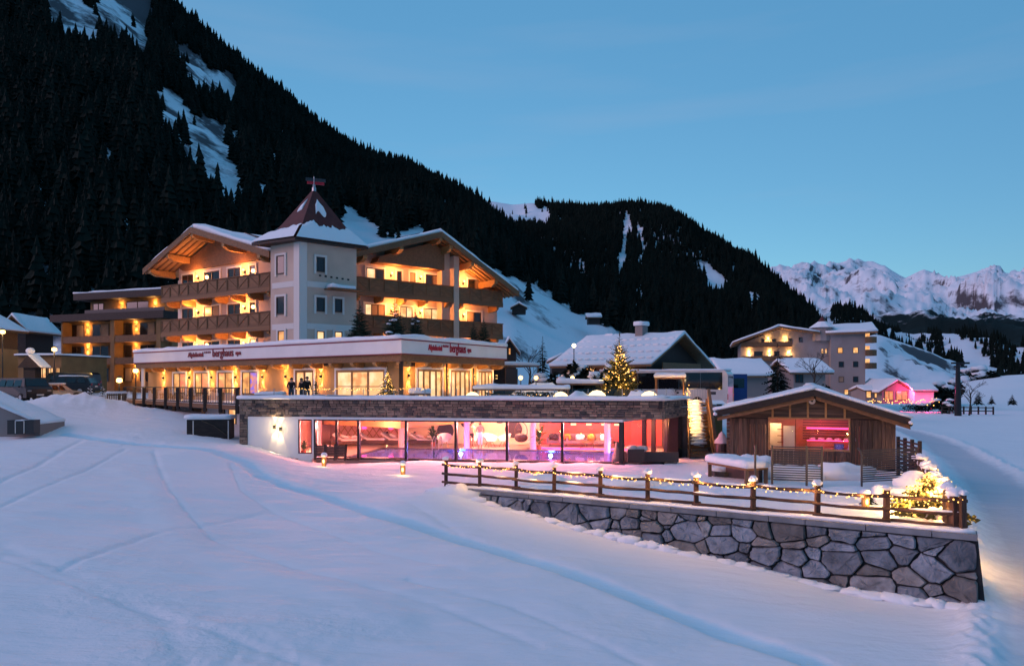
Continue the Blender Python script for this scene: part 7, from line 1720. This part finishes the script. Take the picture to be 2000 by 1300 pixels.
# ================================================================== right-hand hotel
DH = 150
FHH, LHH = frame(PZ(1447, 155, 0), PZ(1712, 148, 0)); h2 = thing('far_hotel', 'grey hotel block with rounded lit balconies and a little snow-capped turret at the right', 'hotel', FHH @ Vector((LHH/2, 6, 0)))
def zh(py, px=1600): return onp(FHH, 0, px, py)[1]
def xh(px): return onp(FHH, 0, px)[0]
xm1 = xh(1622)
part('wall', MB(FHH).prism_y([(0, -1), (xm1, -1), (xm1, zh(648)), (xh(1522), zh(640)), (0, zh(668))], 1.5, 16), 'plaster_grey', h2); part('wall', MB(FHH).bx(xm1+.01, xh(1690), 0, 16, -2, zh(650)), 'plaster_grey', h2)
for x0, z0, x1, z1 in ((xh(1431), zh(670), xh(1522), zh(639)), (xh(1522), zh(639), xh(1600), zh(652))):
    r = part('roof', MB(FHH).prism_y([(x0, z0), (x1, z1), (x1, z1+.35), (x0, z0+.35)], -.8, 17), 'wood_dark', h2); snowcap('snow', [(x0, -.7, z0+.36), (x1, -.7, z1+.36), (x1, 17, z1+.36), (x0, 17, z0+.36)], .35, r, .1, FHH, step=2)
r = part('roof', MB(FHH).add([(xh(1612), -1, zh(651)), (xh(1712), -1, zh(649)), (xh(1722), 9, zh(628)), (xh(1622), 9, zh(632)), (xh(1612), -1, zh(651)-.4), (xh(1712), -1, zh(649)-.4), (xh(1722), 9, zh(628)-.4), (xh(1622), 9, zh(632)-.4)], [(0, 1, 2, 3), (7, 6, 5, 4), (0, 4, 5, 1), (1, 5, 6, 2), (2, 6, 7, 3), (3, 7, 4, 0)]), 'wood_dark', h2)
snowcap('snow', [(xh(1612), -1, zh(651)), (xh(1712), -1, zh(649)), (xh(1722), 9, zh(628)), (xh(1622), 9, zh(632))], .4, r, .1, FHH, step=2)
xt_ = xh(1608); tu = part('turret', MB(FHH).lathe([(1.9, zh(665)), (1.9, zh(638))], (xt_, 1.5, 0), 10), 'plaster_grey', h2); part('turret_roof', MB(FHH).lathe([(2.7, zh(639)), (1.3, zh(630)), (.9, zh(627))], (xt_, 1.5, 0), 10), 'snow_cap', tu); part('turret_tip', MB(FHH).lathe([(.9, zh(627)), (.1, zh(617))], (xt_, 1.5, 0), 8), 'roof_red', tu)
for (px, py, pm) in [(1641, 684, 'window_warm'), (1671, 684, 'window_bright'), (1643, 711, 'pane_dark'), (1671, 711, 'pane_dark'), (1643, 740, 'curtain'), (1671, 740, 'pane_dark')]:
    win(h2, FHH, 0, xh(px-5), xh(px+5), zh(py+6), zh(py-5), pane=pm, n=1)
for px in (1653, 1667, 1679): win(h2, FHH, 0, xh(px-4), xh(px+4), zh(770), zh(760), pane='window_bright', n=1)
for px in (1606, 1613): win(h2, FHH, 1.5, onp(FHH, 1.5, px-2.5)[0], onp(FHH, 1.5, px+2.5)[0], zh(690), zh(680), pane='window_bright', n=1)
win(h2, FHH, 1.5, onp(FHH, 1.5, 1560)[0], onp(FHH, 1.5, 1568)[0], zh(667), zh(657), n=1)
for px, py in ((1500, 663), (1533, 662), (1463, 688), (1503, 687), (1541, 690)): wall_lamp(h2, FHH, onp(FHH, 1.5, px)[0], 1.5, zh(py), power=900, col=(1, .55, .15), style='cone', spread=80)
for py in (676, 704): part('balcony', MB(FHH).bx(xh(1448), xh(1548), .2, 1.49, zh(py), zh(py)+.2).bx(xh(1448), xh(1548), .15, .3, zh(py)+.201, zh(py)+1.1), 'wood_dark', h2)
for a, b, py in ((1488, 1494, 665), (1508, 1516, 665), (1540, 1547, 665), (1473, 1490, 690), (1512, 1522, 690)): win(h2, FHH, 1.5, onp(FHH, 1.5, a)[0], onp(FHH, 1.5, b)[0], zh(py+6), zh(py-6), n=1)
xr2 = xh(1690)
for py in (670, 695, 720):                  # rounded corner balconies with lit niches
    bpl = [(xr2+2.4*math.cos(a), 1.2+2.0*math.sin(a)) for a in [R(q) for q in range(-90, 91, 15)]]
    bo = part('round_balcony', MB(FHH).prism_z(bpl, zh(py), zh(py)+1.2), 'wood_dark', h2); part('niche', MB(FHH).bx(xr2-.02, xr2+.9, .3, 2.0, zh(py)+1.2, zh(py)+2.0), 'window_bright', bo)
# ================================================================== pink-lit inn and the pylon
t, F, l = house_px('inn', 'low inn with magenta-lit walls below the right-hand hotel', 'inn', 1722, 1778, 140, 788, 762, 745, 9, 'y', wallm='plaster_grey', snow=.4, over=1, windows=((.1, .4, 1.2, 3.0, 'window_rose', 2), (.5, .9, 1.2, 3.0, 'window_rose', 2)))
light('inn_light', 'POINT', F @ Vector((l*.8, -2, 3)), 900, (1, .05, .25), t, size=.3)  # light without a fixture, added to turn the inn walls magenta
t, F, l = house_px('pavilion', 'square magenta pavilion with a snowy hipped roof beside the inn', 'pavilion', 1786, 1824, 138, 788, 763, 753, 4, 'x', wallm='plaster_white', snow=.4, over=.5)
part('flood_lamp', MB(F).blob((l*.5, -2.2, -.3), .18), 'led_pink', t); light('pavilion_light', 'POINT', F @ Vector((l*.5, -2.2, .2)), 700, (1, .02, .16), t, size=.2)
t, F, l = house_px('inn', 'arched lit annexe between the far hotel and the pink inn', 'annexe', 1690, 1722, 142, 788, 764, 758, 6, 'x', wallm='plaster_grey', snow=.35, over=.3, windows=((.05, .35, 1.6, 3.2, 'window_bright', 1), (.55, .95, 1.6, 3.2, 'window_bright', 1)))
pts = [PZ(1690+150*k/50, 130, EYE-(783-HOR)/FOC*130+.2*math.sin(k*2.3)) for k in range(51)]
light_string('terrace_lights', pts, 'row of small warm lights along the pink inn terrace', 2.2, .3, .09)
b = PZ(1871, 120, -1.0); zt = EYE+(HOR-707)*120/FOC; t = thing('lift_pylon', 'tall dark cableway pylon with a crossarm on the meadow', 'pylon', b)
part('mast', MB().tube([b, Vector((b.x, b.y, zt))], [.55, .3], 8), 'metal_dark', t); part('crossarm', MB().bx(b.x-1.0, b.x+1.8, b.y-.3, b.y+.3, zt-.3, zt).bx(b.x-.6, b.x+1.4, b.y-.25, b.y+.25, zt-.9, zt-.6), 'metal_dark', t)
for k in range(9): bar('ladder_rung', (b.x-.75, b.y, k*.75), (b.x-.35, b.y, k*.75), .08, .08, 'metal_dark', t)
F, l = frame(PZ(1840, 128, 0), PZ(1940, 125, 0)); t = thing('rail_fence', 'low rail fence at the foot of the cableway pylon', 'fence', F @ Vector((l/2, 0, -1)))
for k in range(8): bar('post', F @ Vector((l*k/7, 0, -1.5)), F @ Vector((l*k/7, 0, .4)), .2, .2, 'wood_black', t)
for zr in (-.4, .2): boxp('rail', F, 0, l, -.06, .06, zr-.08, zr+.08, 'wood_black', t)
# ================================================================== trees of the village
for px, D, pt, pb, rw, lb, sd in ((1060, 82, 655, 735, .2, 'dark spruce standing alone between the carport and the broad chalet', 51), (1519, 80, 668, 790, .26, 'broad dark spruce in front of the right-hand hotel', 52),
                                  (1910, 150, 760, 788, .35, 'left little spruce in the row on the meadow', 53), (1937, 150, 770, 788, .35, 'right little spruce in the row on the meadow', 54), (1977, 148, 768, 789, .4, 'bushy little spruce at the right end of the meadow row', 55)):
    zb = EYE-(pb-HOR)/FOC*D; zt = EYE-(pt-HOR)/FOC*D; h = zt-zb; spruce('spruce_tree', lb, PZ(px, D, zb), h, h*rw, sd, 16, 'needles', dens=.9)
def bare_tree(label, b, h, seed):
    rr3 = random.Random(seed); b = Vector(b); t = thing('bare_tree', label, 'tree', b); part('trunk', MB().tube([b, b+Vector((.05*h, 0, h*.5)), b+Vector((.0, 0, h*.8))], [.03*h, .02*h, .008*h], 6), 'bark', t); mb = MB()
    def grow(p, d, l, r, n):
        q = p+d*l; mb.tube([p, q], [r, r*.6], 4, False)
        if n:
            for _ in range(3): grow(q, (d+Vector((rr3.gauss(0, .45), rr3.gauss(0, .45), rr3.gauss(.1, .25)))).normalized(), l*.68, r*.6, n-1)
    for k in range(7): a = k*.9; grow(b+Vector((.03*h, 0, h*(.25+.07*k))), Vector((math.cos(a), math.sin(a), 1.1)).normalized(), h*.24, .011*h, 3)
    part('branches', mb, 'twig', t)
bare_tree('bare leafless tree left of the lone dark spruce', PZ(1032, 84, 3.2), 5.0, 3); bare_tree('bare tree beside the cableway pylon', PZ(1893, 122, -1), 5.5, 4); bare_tree('bare shrub tree between the far hotel and the low house', PZ(1588, 92, 3.0), 5.0, 5)
def shrub(label, b, r, seed, m='needles', n=900, snow=.3):
    rr4 = random.Random(seed); b = Vector(b); t = thing('shrub', label, 'shrub', b, 'shrubs'); mb = MB(); sn = MB()
    lob = [Vector((rr4.uniform(-.6, .6)*r[0], rr4.uniform(-.6, .6)*r[1], rr4.uniform(.25, .75)*r[2])) for _ in range(7)]
    for k in range(n):
        c = rr4.choice(lob); d = Vector((rr4.gauss(0, 1), rr4.gauss(0, 1), rr4.gauss(0, 1))).normalized(); p = b+c+Vector((d.x*r[0]*.45, d.y*r[1]*.45, d.z*r[2]*.34))*rr4.uniform(.6, 1.05)
        s_ = Vector((rr4.gauss(0, 1), rr4.gauss(0, 1), rr4.gauss(0, .6))).normalized()*r[2]*.10; u_ = s_.cross(d)*.6; mb.add([p-s_, p+u_, p+s_, p-u_], [(0, 1, 2), (0, 2, 3)])
    for c in lob:
        if rr4.random() < snow*2: sn.blob(b+c+Vector((0, 0, r[2]*.3)), (r[0]*.3, r[1]*.3, r[2]*.1), jit=.5, seed=seed, seg=8, rings=5)
    part('foliage', mb, m, t); part('stem', MB().tube([b, b+Vector((0, 0, r[2]*.5))], .06), 'bark', t)
    if sn.v: part('snow', sn, 'snow_cap', t, smooth=True)
for px, D, r, lb, sd in ((1075, 60, (1.8, 1.2, 2.6), 'snowy shrub at the foot of the lone spruce', 1), (1100, 58, (1.6, 1.2, 2.3), 'snowy shrub right of the carport', 2), (1135, 58, (1.7, 1.2, 3.4), 'tall dark shrub before the lit chalet window', 3), (1172, 57, (1.5, 1.2, 3.2), 'dark shrub left of the tall Christmas tree', 4),
                         (1845, 130, (2.5, 2, 2.6), 'dark shrubs right of the magenta pavilion', 5), (1790, 134, (5, 1, 2.0), 'low hedge along the pink inn terrace', 6), (1600, 60, (2, 1, 1.6), 'snow-covered shrub behind the hut roof', 7), (1835, 170, (5, 3, 7), 'dark clump of trees behind the inn', 8), (1900, 250, (10, 4, 12), 'dark grove on the meadow behind the pylon', 9)):
    zb = 2.6 if px < 1650 else -1.2; shrub(lb, PZ(px, D, zb), r, sd)
# far lights on the ski slopes: small lit piste machines and huts
def far_pt(V, px, py):
    best = None
    for col in V:
        for p in col:
            a = proj(p); d = (a[0]-px)**2+(a[1]-py)**2
            if best is None or d < best[0]: best = (d, p)
    return Vector(best[1])
for px, py, lb in ((1740, 580, 'lit mountain hut high on the snowy slope'), (1838, 580, 'bright piste light right of the lit mountain hut'), (1688, 594, 'piste light low on the snowy slope'), (1892, 545, 'piste light near the right summit')):
    p = far_pt(VC, px, py); t = thing('piste_light', lb, 'light', p); part('lamp', MB().blob(p+Vector((0, -10, 9)), (7, 3, 3)), 'far_light', t); part('mast', MB().bar(p-Vector((0, 0, 10)), p+Vector((0, 0, 8)), 2), 'metal_dark', t)
# thin chimney smoke drifting over the low houses
sm = bpy.data.materials.new('smoke'); sm.use_nodes = True; st_ = sm.node_tree; st_.nodes.clear(); so = nn(st_, 'ShaderNodeOutputMaterial'); pv = nn(st_, 'ShaderNodeVolumePrincipled'); pv.inputs['Color'].default_value = (.85, .75, .8, 1)
ng = nn(st_, 'ShaderNodeTexNoise'); ng.inputs['Scale'].default_value = .28; ng.inputs['Detail'].default_value = 4; gt = nn(st_, 'ShaderNodeTexCoord'); gr = nn(st_, 'ShaderNodeMapRange'); gr.inputs[1].default_value = .45; gr.inputs[2].default_value = .8; gr.inputs[4].default_value = .16
st_.links.new(gt.outputs['Object'], ng.inputs[0]); st_.links.new(ng.outputs[0], gr.inputs[0]); st_.links.new(gr.outputs[0], pv.inputs['Density']); st_.links.new(pv.outputs[0], so.inputs['Volume']); MATS['smoke'] = sm
a_ = PZ(1545, 118, EYE+(HOR-705)*118/FOC); b_2 = PZ(1650, 126, EYE+(HOR-655)*126/FOC); mids = [a_.lerp(b_2, k/6)+Vector((0, 0, .9*math.sin(k*.6))) for k in range(7)]
solo('smoke_plume', MB().tube(mids, [.4, 1.4, 2.2, 2.8, 2.6, 1.8, .3], 12), 'smoke', 'pale smoke drifting in front of the far hotel', 'smoke', kind='stuff')
